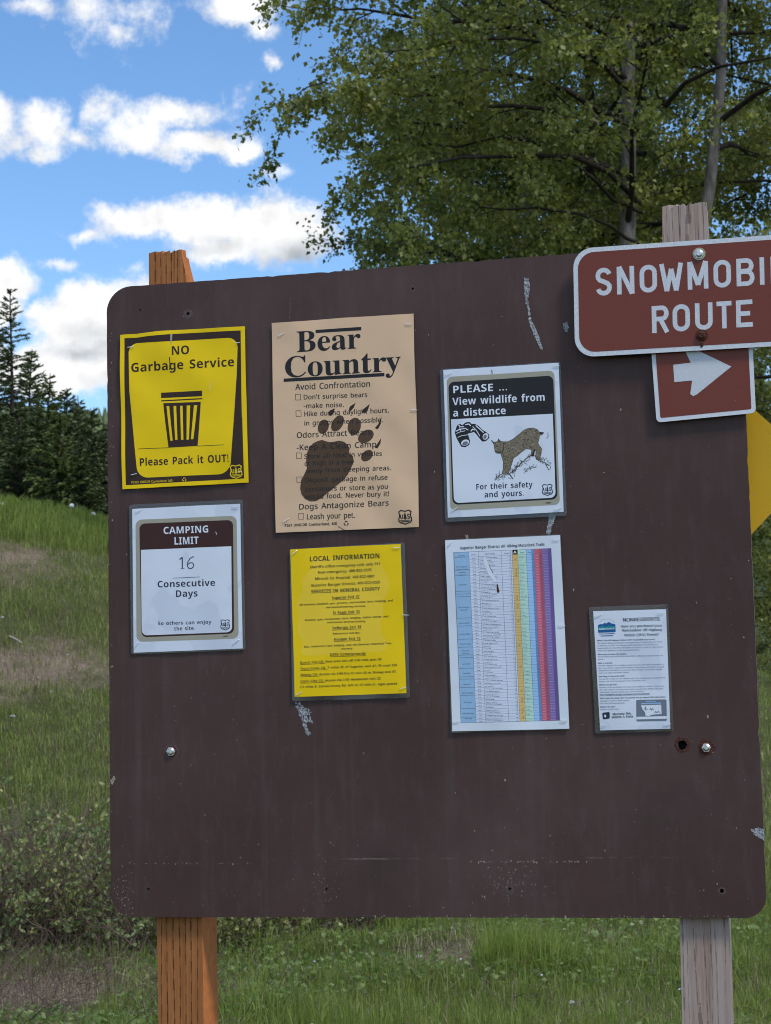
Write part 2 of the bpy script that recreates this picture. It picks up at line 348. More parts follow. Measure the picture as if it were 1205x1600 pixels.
# flat shapes on the plane of the board: 2-D polygons (x, z) at depth y
class Flat:
    def __init__(s): s.v = []; s.f = []
    def poly(s, pts, y, holes=()):
        loops = [[Vector((p[0], p[1], 0)) for p in pts]] + [[Vector((p[0], p[1], 0)) for p in h] for h in holes]
        flat = [p for l in loops for p in l]; b = len(s.v)
        s.v += [(p.x, y, p.y) for p in flat]
        for t in tessellate_polygon(loops):
            a, c, d = (flat[i] for i in t)
            cr = (c.x - a.x) * (d.y - a.y) - (c.y - a.y) * (d.x - a.x)
            if abs(cr) < 1e-14: continue
            s.f.append((b + t[0], b + t[1], b + t[2]) if cr > 0 else (b + t[0], b + t[2], b + t[1]))
    def slab(s, pts, y0, y1, holes=()):
        """polygon with thickness: front at y0 (nearer the viewer), back at y1"""
        s.poly(pts, y0, holes)
        for lp in [pts] + list(holes):
            b = len(s.v); n = len(lp)
            s.v += [(p[0], y0, p[1]) for p in lp] + [(p[0], y1, p[1]) for p in lp]
            for i in range(n):
                j = (i + 1) % n; s.f.append((b + i, b + j, b + n + j, b + n + i))
        b = len(s.v); q = Flat(); q.poly(pts, y1, holes)
        s.v += q.v; s.f += [tuple(b + i for i in reversed(t)) for t in q.f]
    def build(s, name, mat, parent, label=None):
        return mesh_obj(name, s.v, s.f, mat, parent, False, label)
def rounded(pts, r, n=7):
    """polygon with rounded corners; r one radius or a list"""
    out = []; m = len(pts); r = r if isinstance(r, (list, tuple)) else [r] * m
    for i in range(m):
        p = np.array(pts[i]); a = np.array(pts[i - 1]); b = np.array(pts[(i + 1) % m])
        if r[i] <= 0: out.append(tuple(p)); continue
        da = (a - p) / np.linalg.norm(a - p); db = (b - p) / np.linalg.norm(b - p)
        p0 = p + da * r[i]; p1 = p + db * r[i]
        ctr = p0 + p1 - p; 
        for k in range(n + 1):
            t = k / n * math.pi / 2
            out.append(tuple(ctr + (p0 - ctr) * math.cos(t) + (p1 - ctr) * math.sin(t)))
    return out
def stroke(pts, w, closed=False):
    """outline polygon(s) of a line of width w: returns a list of convex quads + joints"""
    out = []; P = [np.array(p, float) for p in pts]
    n = len(P); idx = range(n if closed else n - 1)
    nr = []
    for i in range(n):
        a = P[i - 1] if (i > 0 or closed) else P[i]; b = P[(i + 1) % n] if (i < n - 1 or closed) else P[i]
        d = b - a; d = d / (np.linalg.norm(d) + 1e-12); m = np.array((-d[1], d[0]))
        if (0 < i < n - 1) or closed:
            e = P[(i + 1) % n] - P[i]; e = e / (np.linalg.norm(e) + 1e-12); c = abs(np.dot(m, (-e[1], e[0]))); m = m / max(c, .45)
        nr.append(m * w / 2)
    for i in idx:
        j = (i + 1) % n
        out.append([tuple(P[i] + nr[i]), tuple(P[j] + nr[j]), tuple(P[j] - nr[j]), tuple(P[i] - nr[i])])
    return out
def ellipse(cx, cy_, rx, ry, ang=0, n=20):
    c, s = math.cos(ang), math.sin(ang)
    return [(cx + rx * math.cos(t) * c - ry * math.sin(t) * s, cy_ + rx * math.cos(t) * s + ry * math.sin(t) * c) for t in [2 * math.pi * k / n for k in range(n)]]
def arc(cx, cy_, rx, ry, a0, a1, n=10):
    return [(cx + rx * math.cos(math.radians(a0 + (a1 - a0) * k / n)), cy_ + ry * math.sin(math.radians(a0 + (a1 - a0) * k / n))) for k in range(n + 1)]

GLYPHS = [
[66,97,244,35,85,-4,58,0,36,13,22,35,17,66,23,96,42,117,61,127,85,133,115,136,154,137,154,147,151,162,144,172,134,178,119,180,103,179,88,175,57,164,37,205,56,213,77,219,99,223,122,224,161,220,190,205,207,181,213,147,213,0,171,0,160,30,158,30,143,15,128,4,110,-2,14,108,40,125,43,140,51,150,65,154,84,154,102,130,101,106,98,90,91,81,79,79,65,81,54,87,46,96,41],
[66,98,255,27,152,-4,131,-2,114,5,102,14,91,24,87,24,77,0,31,0,31,306,91,306,91,235,91,210,89,191,91,191,102,204,115,215,132,222,154,224,187,217,214,195,227,173,234,145,237,110,234,76,227,47,214,25,187,3,17,135,45,152,49,165,62,173,83,176,111,173,139,165,160,152,172,135,176,115,172,102,162,94,143,91,117,91,111,94,83,101,62,114,49],
[66,99,207,34,121,-4,91,-1,65,8,45,23,30,45,21,73,18,109,22,145,32,174,48,197,70,212,96,221,126,224,147,223,165,220,195,209,177,163,151,172,126,176,100,168,85,146,79,109,82,80,92,60,106,49,126,45,144,46,160,50,174,56,188,64,188,12,174,5,159,0,142,-3],
[66,100,255,27,101,-4,68,3,41,25,28,47,21,75,18,110,21,144,29,173,42,195,69,217,103,224,124,222,142,215,156,204,166,192,168,192,165,211,164,236,164,306,224,306,224,0,178,0,166,29,164,29,153,16,140,5,123,-2,17,122,44,143,48,157,59,165,77,168,103,168,109,165,138,158,158,144,171,121,175,104,171,90,158,82,137,79,109,82,81,90,60,104,48],
[66,101,238,33,131,-4,100,-1,73,8,50,24,33,46,22,74,18,108,21,144,31,173,47,195,68,211,93,221,122,224,150,221,174,212,194,198,209,178,218,154,221,124,221,95,79,95,83,72,94,55,111,44,134,41,154,42,172,45,190,50,208,58,208,12,192,5,174,0,154,-3,9,80,135,164,135,162,153,154,168,141,178,122,181,107,179,94,170,85,156],
[66,102,156,26,41,0,41,175,8,175,8,204,41,220,41,236,43,261,51,280,62,293,78,302,97,307,119,308,151,305,174,299,159,255,144,259,125,261,114,259,107,253,103,244,101,234,101,220,153,220,153,175,101,175,101,0],
[66,103,255,39,114,-97,70,-94,51,-90,31,-84,31,-36,59,-45,88,-51,117,-53,152,-40,164,-3,164,2,164,16,165,29,164,29,151,14,137,4,120,-2,101,-4,66,3,40,26,28,49,21,76,18,110,21,143,28,171,41,194,67,216,103,224,139,216,166,192,168,192,173,220,224,220,224,0,221,-29,211,-53,196,-72,174,-86,147,-94,15,122,43,142,46,157,56,165,74,168,102,168,109,165,140,157,160,143,171,122,175,98,168,84,146,79,109,84,72,99,50],
[66,104,265,25,31,0,31,306,91,306,91,244,90,213,89,192,92,192,104,206,119,216,136,222,156,224,188,219,213,205,229,180,235,143,235,0,174,0,174,129,166,164,139,176,116,171,102,157,94,135,91,104,91,0],
[66,105,123,16,62,247,49,249,38,254,31,263,29,277,31,291,38,300,49,305,62,306,74,305,85,300,92,291,94,277,92,263,85,254,74,249,4,31,0,31,220,91,220,91,0],
[66,106,123,16,62,247,49,249,38,254,31,263,29,277,31,291,38,300,49,305,62,306,74,305,85,300,92,291,94,277,92,263,85,254,74,249,18,14,-97,-7,-95,-26,-92,-26,-45,-12,-47,2,-48,14,-47,23,-42,29,-31,31,-15,31,220,91,220,91,-24,90,-43,84,-60,74,-75,59,-87,39,-94],
[66,107,250,17,31,0,31,306,91,306,91,169,90,144,88,120,89,120,102,137,115,153,177,220,245,220,157,125,250,0,181,0,117,89,91,69,91,0],
[66,108,123,4,31,0,31,306,91,306,91,0],
[66,109,396,41,31,0,31,220,77,220,85,192,89,192,101,206,116,216,134,222,153,224,175,222,194,216,209,206,220,192,225,192,237,206,253,216,271,222,290,224,323,219,346,205,361,180,365,143,365,0,305,0,305,129,297,164,272,176,252,172,239,159,231,139,228,110,228,0,168,0,168,129,160,164,135,176,114,171,101,157,94,135,91,104,91,0],
[66,110,265,25,31,0,31,220,77,220,85,192,89,192,101,206,117,216,136,222,156,224,188,219,213,205,229,180,235,143,235,0,174,0,174,129,172,149,166,164,155,173,139,176,116,171,102,157,94,135,91,104,91,0],
[66,111,250,24,124,-4,95,-1,70,9,48,26,32,48,22,77,18,110,21,144,31,172,47,195,68,211,94,221,125,224,155,221,180,211,201,194,218,172,228,144,231,110,228,77,218,48,202,26,181,9,155,-1,16,125,44,145,49,159,61,167,82,170,110,167,139,159,159,145,172,125,176,104,172,90,159,82,139,79,110,82,82,90,61,104,49],
[66,112,255,26,31,-97,31,220,80,220,89,191,91,191,102,204,115,214,132,222,154,224,187,217,214,195,227,173,234,145,237,110,234,76,226,48,213,25,186,3,152,-4,131,-2,114,5,102,14,91,24,88,24,91,-8,91,-97,16,135,45,153,49,166,62,173,83,176,111,171,147,157,169,135,176,115,172,102,162,94,143,91,117,91,111,94,83,101,62,114,49],
[66,113,255,26,164,-97,164,-4,166,29,164,29,154,16,140,5,123,-2,101,-4,68,3,41,25,28,47,21,75,18,110,21,144,29,173,42,195,68,217,102,224,124,222,142,215,155,204,166,192,168,192,173,220,224,220,224,-97,16,122,43,144,47,157,58,165,76,168,102,168,109,165,138,158,158,144,171,122,175,103,171,90,158,82,137,79,109,84,72,99,50],
[66,114,183,21,31,0,31,220,77,220,86,183,89,183,100,199,115,212,133,221,154,224,165,224,174,222,170,166,162,167,152,168,137,167,123,163,110,155,100,145,94,131,91,112,91,0],
[66,115,201,46,91,-4,52,-1,35,3,19,9,19,58,57,45,76,41,93,40,108,41,118,45,124,51,126,59,123,69,110,79,78,93,44,111,33,121,25,132,20,146,18,163,24,190,42,209,70,220,105,224,125,223,144,220,163,215,183,207,164,164,134,175,119,179,104,180,84,176,78,165,81,156,94,147,124,134,156,118,168,109,178,97,183,83,185,65,179,36,161,14,143,4,120,-2],
[66,116,175,26,107,-4,88,-2,72,2,58,11,47,25,40,44,38,69,38,175,9,175,9,200,42,220,60,267,98,267,98,220,160,220,160,175,98,175,98,69,100,58,105,50,114,45,124,44,143,46,162,51,162,6,138,-1],
[66,117,265,25,108,-4,76,1,52,15,36,40,30,77,30,220,90,220,90,91,92,71,99,56,110,47,126,44,149,49,163,63,171,85,173,116,173,220,233,220,233,0,187,0,179,28,176,28,164,14,147,4,128,-2],
[66,118,230,12,84,0,0,220,63,220,105,95,111,71,114,50,115,50,118,72,124,95,166,220,229,220,145,0],
[66,119,345,37,66,0,4,220,64,220,89,122,94,98,98,71,101,50,103,50,104,65,107,85,111,103,113,114,140,220,206,220,232,114,236,96,240,71,241,50,243,50,246,70,250,98,256,122,282,220,341,220,278,0,212,0,195,77,191,97,184,126,177,155,173,174,171,174,167,155,160,126,154,97,149,76,131,0],
[66,120,233,12,2,0,77,112,6,220,74,220,116,150,160,220,228,220,156,112,231,0,163,0,116,75,70,0],
[66,121,230,25,44,-97,27,-96,14,-93,14,-46,24,-48,37,-48,54,-45,67,-37,77,-24,84,-9,87,2,0,220,66,220,107,96,112,78,114,58,116,58,119,78,124,96,165,220,229,220,136,-28,121,-58,100,-80,74,-92],
[66,122,197,10,11,0,11,35,113,174,17,174,17,220,181,220,181,181,82,46,185,46,185,0],
[66,65,278,8,0,0,102,289,176,289,278,0,212,0,191,69,87,69,66,0,9,102,120,177,120,156,187,151,204,144,225,139,244,134,224,127,202,122,187],
[66,66,271,24,36,0,36,288,126,288,161,286,190,281,213,272,235,249,242,215,239,192,231,173,217,160,198,153,198,151,212,147,224,141,235,132,243,120,248,104,249,83,242,49,221,22,200,10,174,2,144,0,11,97,174,133,174,155,176,169,182,177,193,180,207,177,221,168,230,152,236,129,238,97,238,11,97,50,137,50,160,53,175,61,183,73,186,89,183,104,175,115,160,123,135,125,97,125],
[66,67,257,42,153,-4,125,-2,101,4,80,14,55,36,37,66,29,89,25,115,23,143,25,171,30,197,39,220,58,250,85,273,106,283,131,290,158,292,180,290,201,286,222,280,243,272,223,222,190,235,174,240,158,241,127,234,105,215,94,195,88,171,86,143,88,115,94,91,103,72,126,53,158,47,176,48,194,51,232,62,232,11,213,4,194,0,175,-3],
[66,68,298,17,36,0,36,288,127,288,155,286,181,281,205,272,234,252,256,224,267,202,273,176,275,147,270,102,256,65,234,37,202,16,164,4,118,0,11,97,50,123,50,172,61,202,92,212,145,209,174,202,198,191,215,165,232,130,238,97,238],
[66,69,226,12,36,0,36,288,202,288,202,238,97,238,97,174,195,174,195,125,97,125,97,50,202,50,202,0],
[66,70,221,10,36,0,36,288,201,288,201,238,96,238,96,164,194,164,194,114,96,114,96,0],
[66,71,292,45,157,-4,117,0,84,13,58,34,39,63,27,100,23,144,25,173,31,199,41,222,54,243,71,260,92,274,116,284,143,290,174,292,196,291,219,287,240,281,259,274,239,225,209,237,191,240,173,241,148,238,127,229,110,214,97,195,89,171,86,143,88,116,94,93,104,74,118,59,137,50,161,47,183,48,200,51,200,111,145,111,145,162,260,162,260,12,213,0,187,-3],
[66,72,309,12,36,0,36,288,97,288,97,175,211,175,211,288,272,288,272,0,211,0,211,124,97,124,97,0],
[66,73,157,12,13,0,13,35,48,51,48,237,13,253,13,288,144,288,144,253,109,237,109,51,144,35,144,0],
[66,74,134,20,6,-85,-15,-83,-30,-80,-30,-29,-16,-32,-1,-33,9,-32,18,-29,26,-24,31,-14,35,0,36,18,36,288,97,288,97,19,94,-15,86,-41,72,-61,54,-74,31,-82],
[66,75,268,14,36,0,36,288,97,288,97,156,109,173,121,190,199,288,267,288,166,160,268,0,198,0,123,121,97,103,97,0],
[66,76,228,6,36,0,36,288,97,288,97,50,214,50,214,0],
[66,77,380,22,36,0,36,288,119,288,187,68,189,68,261,288,344,288,344,0,287,0,287,136,288,168,289,201,290,225,288,225,214,0,158,0,89,226,87,226,89,201,90,167,91,134,91,0],
[66,78,328,16,36,0,36,288,113,288,238,72,239,72,237,112,237,152,237,288,291,288,291,0,214,0,89,218,87,218,90,176,91,135,91,0],
[66,79,321,32,160,-4,131,-2,105,4,83,15,57,37,38,66,30,90,25,116,23,145,25,173,30,199,38,222,57,252,83,274,105,284,131,290,161,292,190,290,216,284,238,274,264,252,283,222,291,199,296,173,297,144,296,116,291,90,283,66,264,37,238,15,216,4,190,-2,20,160,47,194,54,216,73,226,93,231,116,233,144,231,172,226,196,216,216,194,235,161,241,127,235,105,216,95,196,89,172,87,144,89,116,95,93,105,73,127,54],
[66,80,253,16,36,0,36,288,128,288,162,285,189,277,209,264,229,235,235,198,232,174,224,151,210,131,190,116,161,106,123,102,97,102,97,0,9,97,152,117,152,140,155,158,163,169,176,173,196,161,227,125,238,97,238],
[66,81,321,34,218,-69,165,-4,160,-4,131,-2,105,4,83,15,57,37,38,66,30,90,25,116,23,145,25,173,30,199,38,222,57,252,83,274,105,284,131,290,161,292,190,290,216,284,238,274,264,252,283,222,291,199,296,173,297,144,295,113,290,86,280,61,266,39,249,22,226,9,296,-69,20,160,47,194,54,216,73,226,93,231,116,233,144,231,172,226,196,216,216,194,235,161,241,127,235,105,216,95,196,89,172,87,144,89,116,95,93,105,73,127,54],
[66,82,266,19,36,0,36,288,120,288,156,285,185,278,207,266,228,239,235,201,233,183,227,167,219,153,208,142,195,133,181,125,266,0,198,0,130,110,97,110,97,0,11,97,160,117,160,143,162,160,170,170,183,173,200,170,217,159,229,141,236,116,238,97,238],
[66,83,222,52,100,-4,71,-2,44,4,19,13,19,70,61,54,83,48,105,46,124,49,137,55,144,65,146,77,142,92,130,103,112,114,90,124,69,135,46,152,36,163,29,176,23,192,22,210,28,244,48,270,68,282,91,289,119,292,141,290,162,287,205,272,185,224,149,237,134,240,117,241,102,239,91,233,84,224,81,212,85,198,95,188,112,178,136,166,156,156,173,144,187,132,197,118,204,101,206,80,199,45,178,19,157,6,131,-1],
[66,84,234,8,86,0,86,237,8,237,8,288,225,288,225,237,147,237,147,0],
[66,85,305,26,151,-4,116,-1,87,9,64,25,48,47,38,72,34,102,34,288,95,288,95,112,99,81,110,62,128,51,153,47,178,51,196,63,206,83,210,112,210,288,270,288,270,102,267,73,257,48,241,26,218,10,188,-1],
[66,86,262,13,98,0,0,288,62,288,116,116,120,100,127,75,131,53,135,75,141,100,146,116,200,288,262,288,164,0],
[66,87,390,33,73,0,0,288,60,288,97,131,102,107,107,79,111,55,114,79,120,106,124,127,166,288,224,288,266,127,270,106,275,79,279,55,282,79,288,107,293,131,330,288,390,288,316,0,247,0,208,151,205,164,201,184,197,204,195,218,192,204,189,184,185,165,181,151,143,0],
[66,88,269,12,0,0,96,148,6,288,73,288,135,184,196,288,262,288,172,145,269,0,199,0,132,109,65,0],
[66,89,252,9,96,0,96,110,0,288,66,288,126,169,186,288,251,288,156,112,156,0],
[66,90,234,10,10,0,10,39,147,237,13,237,13,288,220,288,220,248,82,50,224,50,224,0],
[66,48,231,26,115,-4,83,0,58,13,39,35,25,65,17,101,15,144,16,173,19,200,24,224,37,253,56,274,82,288,115,292,146,288,172,275,191,253,205,224,213,187,216,144,214,114,211,88,206,64,193,35,174,14,148,0,20,115,45,134,51,146,70,151,89,154,114,155,144,154,174,151,199,146,218,134,237,115,243,96,237,83,218,79,199,76,174,75,144,76,114,79,89,83,70,96,51],
[66,49,231,11,106,0,106,166,106,194,107,224,99,215,86,204,53,177,24,214,116,288,166,288,166,0],
[66,50,231,37,16,0,16,42,88,115,124,153,135,167,143,180,147,193,149,207,146,222,139,233,128,239,114,241,97,239,81,233,65,224,48,212,15,251,42,271,57,279,74,286,94,290,118,292,144,289,167,281,185,269,198,254,206,235,209,214,207,191,200,171,188,151,172,132,129,89,92,54,92,51,217,51,217,0],
[66,51,231,59,98,-4,68,-2,41,3,15,12,15,63,34,55,54,49,74,46,92,44,120,47,138,56,147,69,151,87,149,99,145,108,136,115,124,120,105,123,81,125,60,125,60,171,82,171,105,173,122,176,134,182,141,190,145,199,146,210,144,224,137,234,124,240,105,243,86,241,70,236,44,222,16,264,34,275,55,284,80,290,110,292,137,290,161,284,180,274,199,252,206,223,201,196,188,176,168,161,144,152,144,150,174,143,196,129,210,110,214,84,211,60,202,39,186,21,164,7,135,-1],
[66,52,231,11,130,0,130,60,7,60,7,102,133,288,189,288,189,107,224,107,224,60,189,60,189,0,9,60,107,130,107,130,156,130,178,131,203,132,218,131,218,123,202,113,187],
[66,53,231,38,97,-4,75,-3,55,0,36,5,20,12,20,64,36,57,56,51,76,47,95,46,119,48,136,57,147,71,151,91,144,115,125,130,93,135,70,132,50,128,25,141,36,288,192,288,192,236,89,236,84,180,99,183,121,184,146,181,168,174,186,161,200,144,209,123,212,96,209,67,199,43,183,23,161,8,132,-1],
[66,54,231,43,119,-4,91,-1,66,9,45,27,28,51,20,71,16,95,14,122,15,147,18,171,23,195,30,217,41,237,56,255,74,270,97,281,125,289,158,291,178,290,197,288,197,239,180,242,162,243,131,241,107,232,90,219,79,200,73,179,70,154,73,154,82,167,96,177,113,185,135,187,169,181,195,163,212,134,217,96,214,67,205,43,191,23,171,8,147,-1,20,118,45,134,48,147,57,156,73,158,95,156,114,149,128,137,137,119,140,107,139,96,134,87,128,80,119,76,110,75,100,76,87,79,74,85,63,94,53,105,47],
[66,55,231,7,45,0,153,237,11,237,11,288,217,288,217,249,108,0],
[66,56,231,40,115,-4,85,-2,61,5,40,17,21,41,14,73,18,100,30,121,48,137,69,150,51,164,36,180,26,199,23,222,26,243,36,261,51,274,70,284,92,289,115,291,139,289,161,284,180,274,194,261,204,243,207,222,203,199,192,180,176,164,156,152,185,133,197,122,207,108,214,93,216,75,213,52,203,33,188,17,168,6,143,-2,16,115,177,128,184,139,193,147,204,150,218,147,230,140,239,129,245,115,247,101,245,90,239,83,230,80,218,83,204,91,193,102,185,17,114,41,134,43,148,50,157,62,160,76,158,86,153,95,137,110,118,122,112,125,96,116,82,105,73,92,71,77,73,62,82,51,95,43],
[66,57,231,43,72,-4,52,-3,33,-1,33,48,50,45,68,44,99,46,123,55,140,69,151,87,157,108,160,133,158,133,148,120,135,110,118,102,94,100,61,106,35,124,18,152,13,191,16,220,25,244,39,264,59,279,83,288,111,291,139,288,164,277,185,260,202,236,210,216,214,192,216,165,215,140,212,116,207,92,200,70,189,50,174,32,156,17,133,5,105,-2,20,111,147,124,148,134,153,143,160,150,168,154,177,156,187,154,200,151,213,145,224,136,234,125,240,112,242,96,239,83,230,75,214,72,192,74,173,81,159,94,150],
[66,46,108,16,54,-6,44,-4,36,1,31,9,29,22,31,34,36,43,44,47,54,49,63,47,72,43,77,34,79,22,77,9,72,1,63,-4],
[66,44,108,7,17,-52,28,-2,37,47,75,47,77,42,62,-5,43,-52],
[66,58,108,16,54,167,44,168,36,173,31,182,29,194,31,207,36,216,44,220,54,222,63,220,72,216,77,207,79,194,77,182,72,173,63,168,16,54,-6,44,-4,36,1,31,9,29,22,31,34,36,43,44,47,54,49,63,47,72,43,77,34,79,22,77,9,72,1,63,-4],
[66,47,150,4,4,0,111,288,146,288,39,0],
[66,33,109,4,43,81,33,288,76,288,66,81,16,54,-6,44,-4,36,1,31,9,29,22,31,34,36,43,44,47,54,49,63,47,72,43,77,34,79,22,77,9,72,1,63,-4],
[66,39,91,4,34,184,26,288,64,288,56,184],
[66,45,130,4,16,92,16,124,114,124,114,92],
[66,40,121,26,75,-64,57,-39,42,-12,30,17,22,47,18,78,16,110,18,143,22,174,30,205,42,235,57,262,75,288,109,288,92,262,77,234,66,204,58,174,54,143,52,111,54,80,58,49,66,19,77,-10,91,-38,108,-64],
[66,41,121,26,12,-64,30,-38,44,-10,55,19,63,49,67,80,69,111,67,143,63,174,55,204,44,234,29,262,12,288,46,288,64,262,79,235,90,205,98,174,103,143,105,110,103,78,98,47,90,17,79,-12,64,-39,46,-64],
[66,63,175,37,56,81,56,92,59,118,64,129,70,139,90,160,115,183,122,191,127,200,130,209,131,220,127,238,118,250,103,258,82,261,63,259,47,256,17,244,5,272,22,280,40,286,61,290,84,292,118,287,143,273,159,250,164,221,163,204,159,190,152,178,142,167,117,144,96,125,91,116,87,108,85,88,85,81,16,72,-6,62,-4,54,1,49,9,47,22,49,34,54,43,62,47,72,49,81,47,89,43,95,34,97,22,95,9,89,1,81,-4],
[66,35,261,28,46,0,61,84,10,84,10,111,66,111,79,176,25,176,25,202,84,202,100,288,129,288,113,202,171,202,187,288,215,288,199,202,250,202,250,176,193,176,181,111,236,111,236,84,176,84,159,0,131,0,147,84,89,84,74,0,4,95,111,152,111,165,176,107,176],
[66,42,222,15,79,125,43,144,90,208,17,214,22,251,99,229,90,306,130,306,122,229,199,251,205,214,131,208,179,144,144,125,110,195],
[66,36,231,40,102,-23,102,20,59,24,40,28,25,33,25,67,41,61,60,56,81,52,102,51,102,132,67,144,44,160,30,179,25,205,30,231,46,251,70,265,102,270,102,306,128,306,128,271,148,269,167,266,199,256,188,226,159,235,128,240,128,159,152,151,172,143,188,133,199,121,206,107,208,89,203,63,187,43,162,29,128,21,128,-23,9,102,168,102,239,83,236,70,229,62,220,60,208,62,193,69,183,82,175,9,128,53,148,57,162,64,171,74,173,86,171,100,164,109,150,117,128,124],
[66,38,295,39,112,-4,75,1,46,17,28,41,21,75,26,103,38,125,58,143,83,160,59,191,51,209,48,229,53,256,68,276,92,288,122,292,151,288,173,276,188,256,192,230,188,207,176,187,157,170,135,155,212,80,222,93,229,109,241,144,276,144,269,119,260,96,249,75,235,57,294,0,246,0,211,34,191,19,169,6,143,-1,16,113,176,133,189,147,202,155,215,157,230,155,243,147,254,136,261,121,263,106,261,94,254,86,244,83,230,85,216,91,203,100,190,13,113,27,137,30,158,36,175,45,189,56,105,137,85,124,71,111,62,96,58,76,62,56,73,41,91,31],
[82,97,226,35,87,-4,60,0,38,11,23,31,19,60,25,89,44,110,64,120,90,126,122,129,159,130,159,143,156,166,147,181,133,188,114,191,98,190,82,186,53,174,42,201,58,208,76,214,96,218,116,220,150,215,174,202,189,180,193,147,193,0,168,0,161,31,159,31,145,15,130,4,111,-2,14,95,25,120,28,140,40,154,59,158,86,158,106,127,104,92,100,71,91,59,78,55,60,58,44,66,33,79,27],
[82,98,248,27,137,-4,114,-2,95,5,81,15,70,27,67,27,60,0,34,0,34,306,70,306,70,232,69,206,68,187,70,187,81,200,95,210,114,217,137,220,173,213,201,192,215,170,223,142,226,108,223,74,215,46,201,24,173,3,16,131,25,157,31,175,47,185,73,189,108,182,154,163,181,131,190,102,185,83,170,73,145,70,109,70,108,73,72,83,47,101,31],
[82,99,194,30,121,-4,94,-1,70,8,50,23,35,44,25,72,22,107,25,143,35,172,51,193,72,208,96,217,123,220,155,217,180,208,169,179,147,186,122,189,87,180,66,153,59,107,63,73,74,47,94,32,120,27,137,28,152,30,176,39,176,8,153,-1],
[82,100,248,27,111,-4,75,3,46,24,33,46,25,74,22,108,25,142,33,170,47,192,75,213,111,220,134,218,152,211,167,200,178,188,181,188,179,204,178,220,178,306,214,306,214,0,185,0,180,29,178,29,167,16,152,6,134,-2,17,116,25,146,30,165,44,175,68,179,101,179,107,175,143,165,169,146,185,116,191,91,185,73,168,62,141,59,107,62,72,73,47,91,31],
[82,101,228,31,126,-4,97,-1,72,8,51,24,35,46,25,73,22,106,25,139,34,167,48,190,67,206,91,217,118,220,144,217,165,208,183,193,196,174,204,150,207,122,207,101,59,101,64,69,78,45,99,31,128,26,147,27,164,30,197,41,197,10,164,-1,147,-3,9,60,129,170,129,166,154,157,174,141,187,117,191,95,187,77,175,65,155],
[82,102,139,24,44,0,44,189,6,189,6,205,44,217,44,230,49,266,62,290,85,304,114,308,138,306,156,301,147,273,132,277,114,279,99,276,88,267,82,252,79,230,79,216,134,216,134,189,79,189,79,0],
[82,103,248,42,117,-97,87,-95,61,-91,39,-83,39,-50,62,-60,89,-65,119,-67,144,-63,163,-51,175,-32,179,-6,179,2,179,16,180,29,178,29,161,10,139,0,111,-4,74,3,46,25,33,48,25,75,22,108,25,140,33,167,46,190,74,212,111,220,131,218,149,212,165,202,179,187,181,187,185,216,214,216,214,-4,211,-32,203,-55,190,-73,171,-86,147,-94,17,116,25,145,29,164,43,175,65,179,99,179,108,175,146,164,171,144,185,116,190,92,185,74,169,63,142,59,107,63,72,74,46,92,30],
[82,104,249,24,34,0,34,306,70,306,70,216,68,186,70,186,82,201,99,211,117,217,137,220,172,215,197,201,211,176,216,141,216,0,181,0,181,138,169,177,133,190,102,185,83,170,73,145,70,112,70,0],
[82,105,104,16,52,252,44,253,37,257,33,265,31,274,33,285,37,292,44,296,52,297,60,296,67,292,71,285,73,274,71,265,67,257,60,253,4,34,0,34,216,70,216,70,0],
[82,106,104,16,52,252,44,253,37,257,33,265,31,274,33,285,37,292,44,296,52,297,60,296,67,292,71,285,73,274,71,265,67,257,60,253,16,9,-97,-9,-95,-22,-92,-22,-63,-10,-66,4,-67,16,-66,26,-60,32,-50,34,-33,34,216,70,216,70,-32,66,-59,55,-80,36,-92],
[82,107,215,18,34,0,34,306,69,306,69,146,69,131,68,111,69,111,77,120,86,133,95,143,164,216,206,216,118,124,212,0,169,0,94,101,69,79,69,0],
[82,108,104,4,34,0,34,306,70,306,70,0],
[82,109,377,40,34,0,34,216,63,216,68,187,70,187,82,201,97,212,115,218,134,220,164,216,186,204,200,184,202,184,215,200,231,211,251,218,271,220,303,215,326,201,340,177,344,141,344,0,309,0,309,139,298,177,265,190,238,186,220,172,210,150,207,119,207,0,172,0,172,139,161,177,127,190,100,185,82,170,73,145,70,112,70,0],
[82,110,249,23,34,0,34,216,63,216,68,187,70,187,83,201,99,212,118,218,138,220,172,215,197,201,211,177,216,141,216,0,181,0,181,138,169,177,133,190,103,185,83,170,73,145,70,112,70,0],
[82,111,244,24,121,-4,94,-1,70,9,50,25,35,47,25,75,22,108,25,141,34,169,49,191,69,207,94,217,122,220,150,217,174,207,194,191,209,169,219,141,222,108,219,75,210,48,195,25,175,9,150,-1,16,122,25,150,31,170,48,182,74,185,108,182,143,170,168,150,185,122,190,93,185,74,168,63,143,59,108,63,74,74,48,94,31],
[82,112,248,27,34,-97,34,216,63,216,68,187,70,187,81,200,95,210,113,218,137,220,173,213,201,192,215,171,223,143,226,108,223,75,215,47,201,25,173,3,137,-4,114,-2,95,5,81,16,70,27,67,27,69,10,70,-8,70,-97,19,131,25,149,28,164,36,175,49,183,66,187,86,189,109,185,142,175,168,156,185,131,190,102,186,84,172,74,148,70,115,70,108,73,73,83,47,101,31],
[82,113,248,27,178,-97,178,-4,179,12,180,29,178,29,167,16,152,6,133,-2,110,-4,75,3,47,24,33,46,25,74,22,108,25,142,33,170,47,192,75,213,111,220,134,218,153,210,167,200,179,187,180,187,185,216,214,216,214,-97,17,117,25,145,30,164,44,175,67,179,100,179,107,175,143,165,169,146,185,116,191,91,185,73,168,62,141,59,107,62,73,73,47,91,31],
[82,114,167,21,34,0,34,216,63,216,67,176,69,176,81,193,96,207,114,217,135,220,148,219,160,218,156,185,144,187,133,188,117,186,102,179,88,168,78,153,72,136,70,115,70,0],
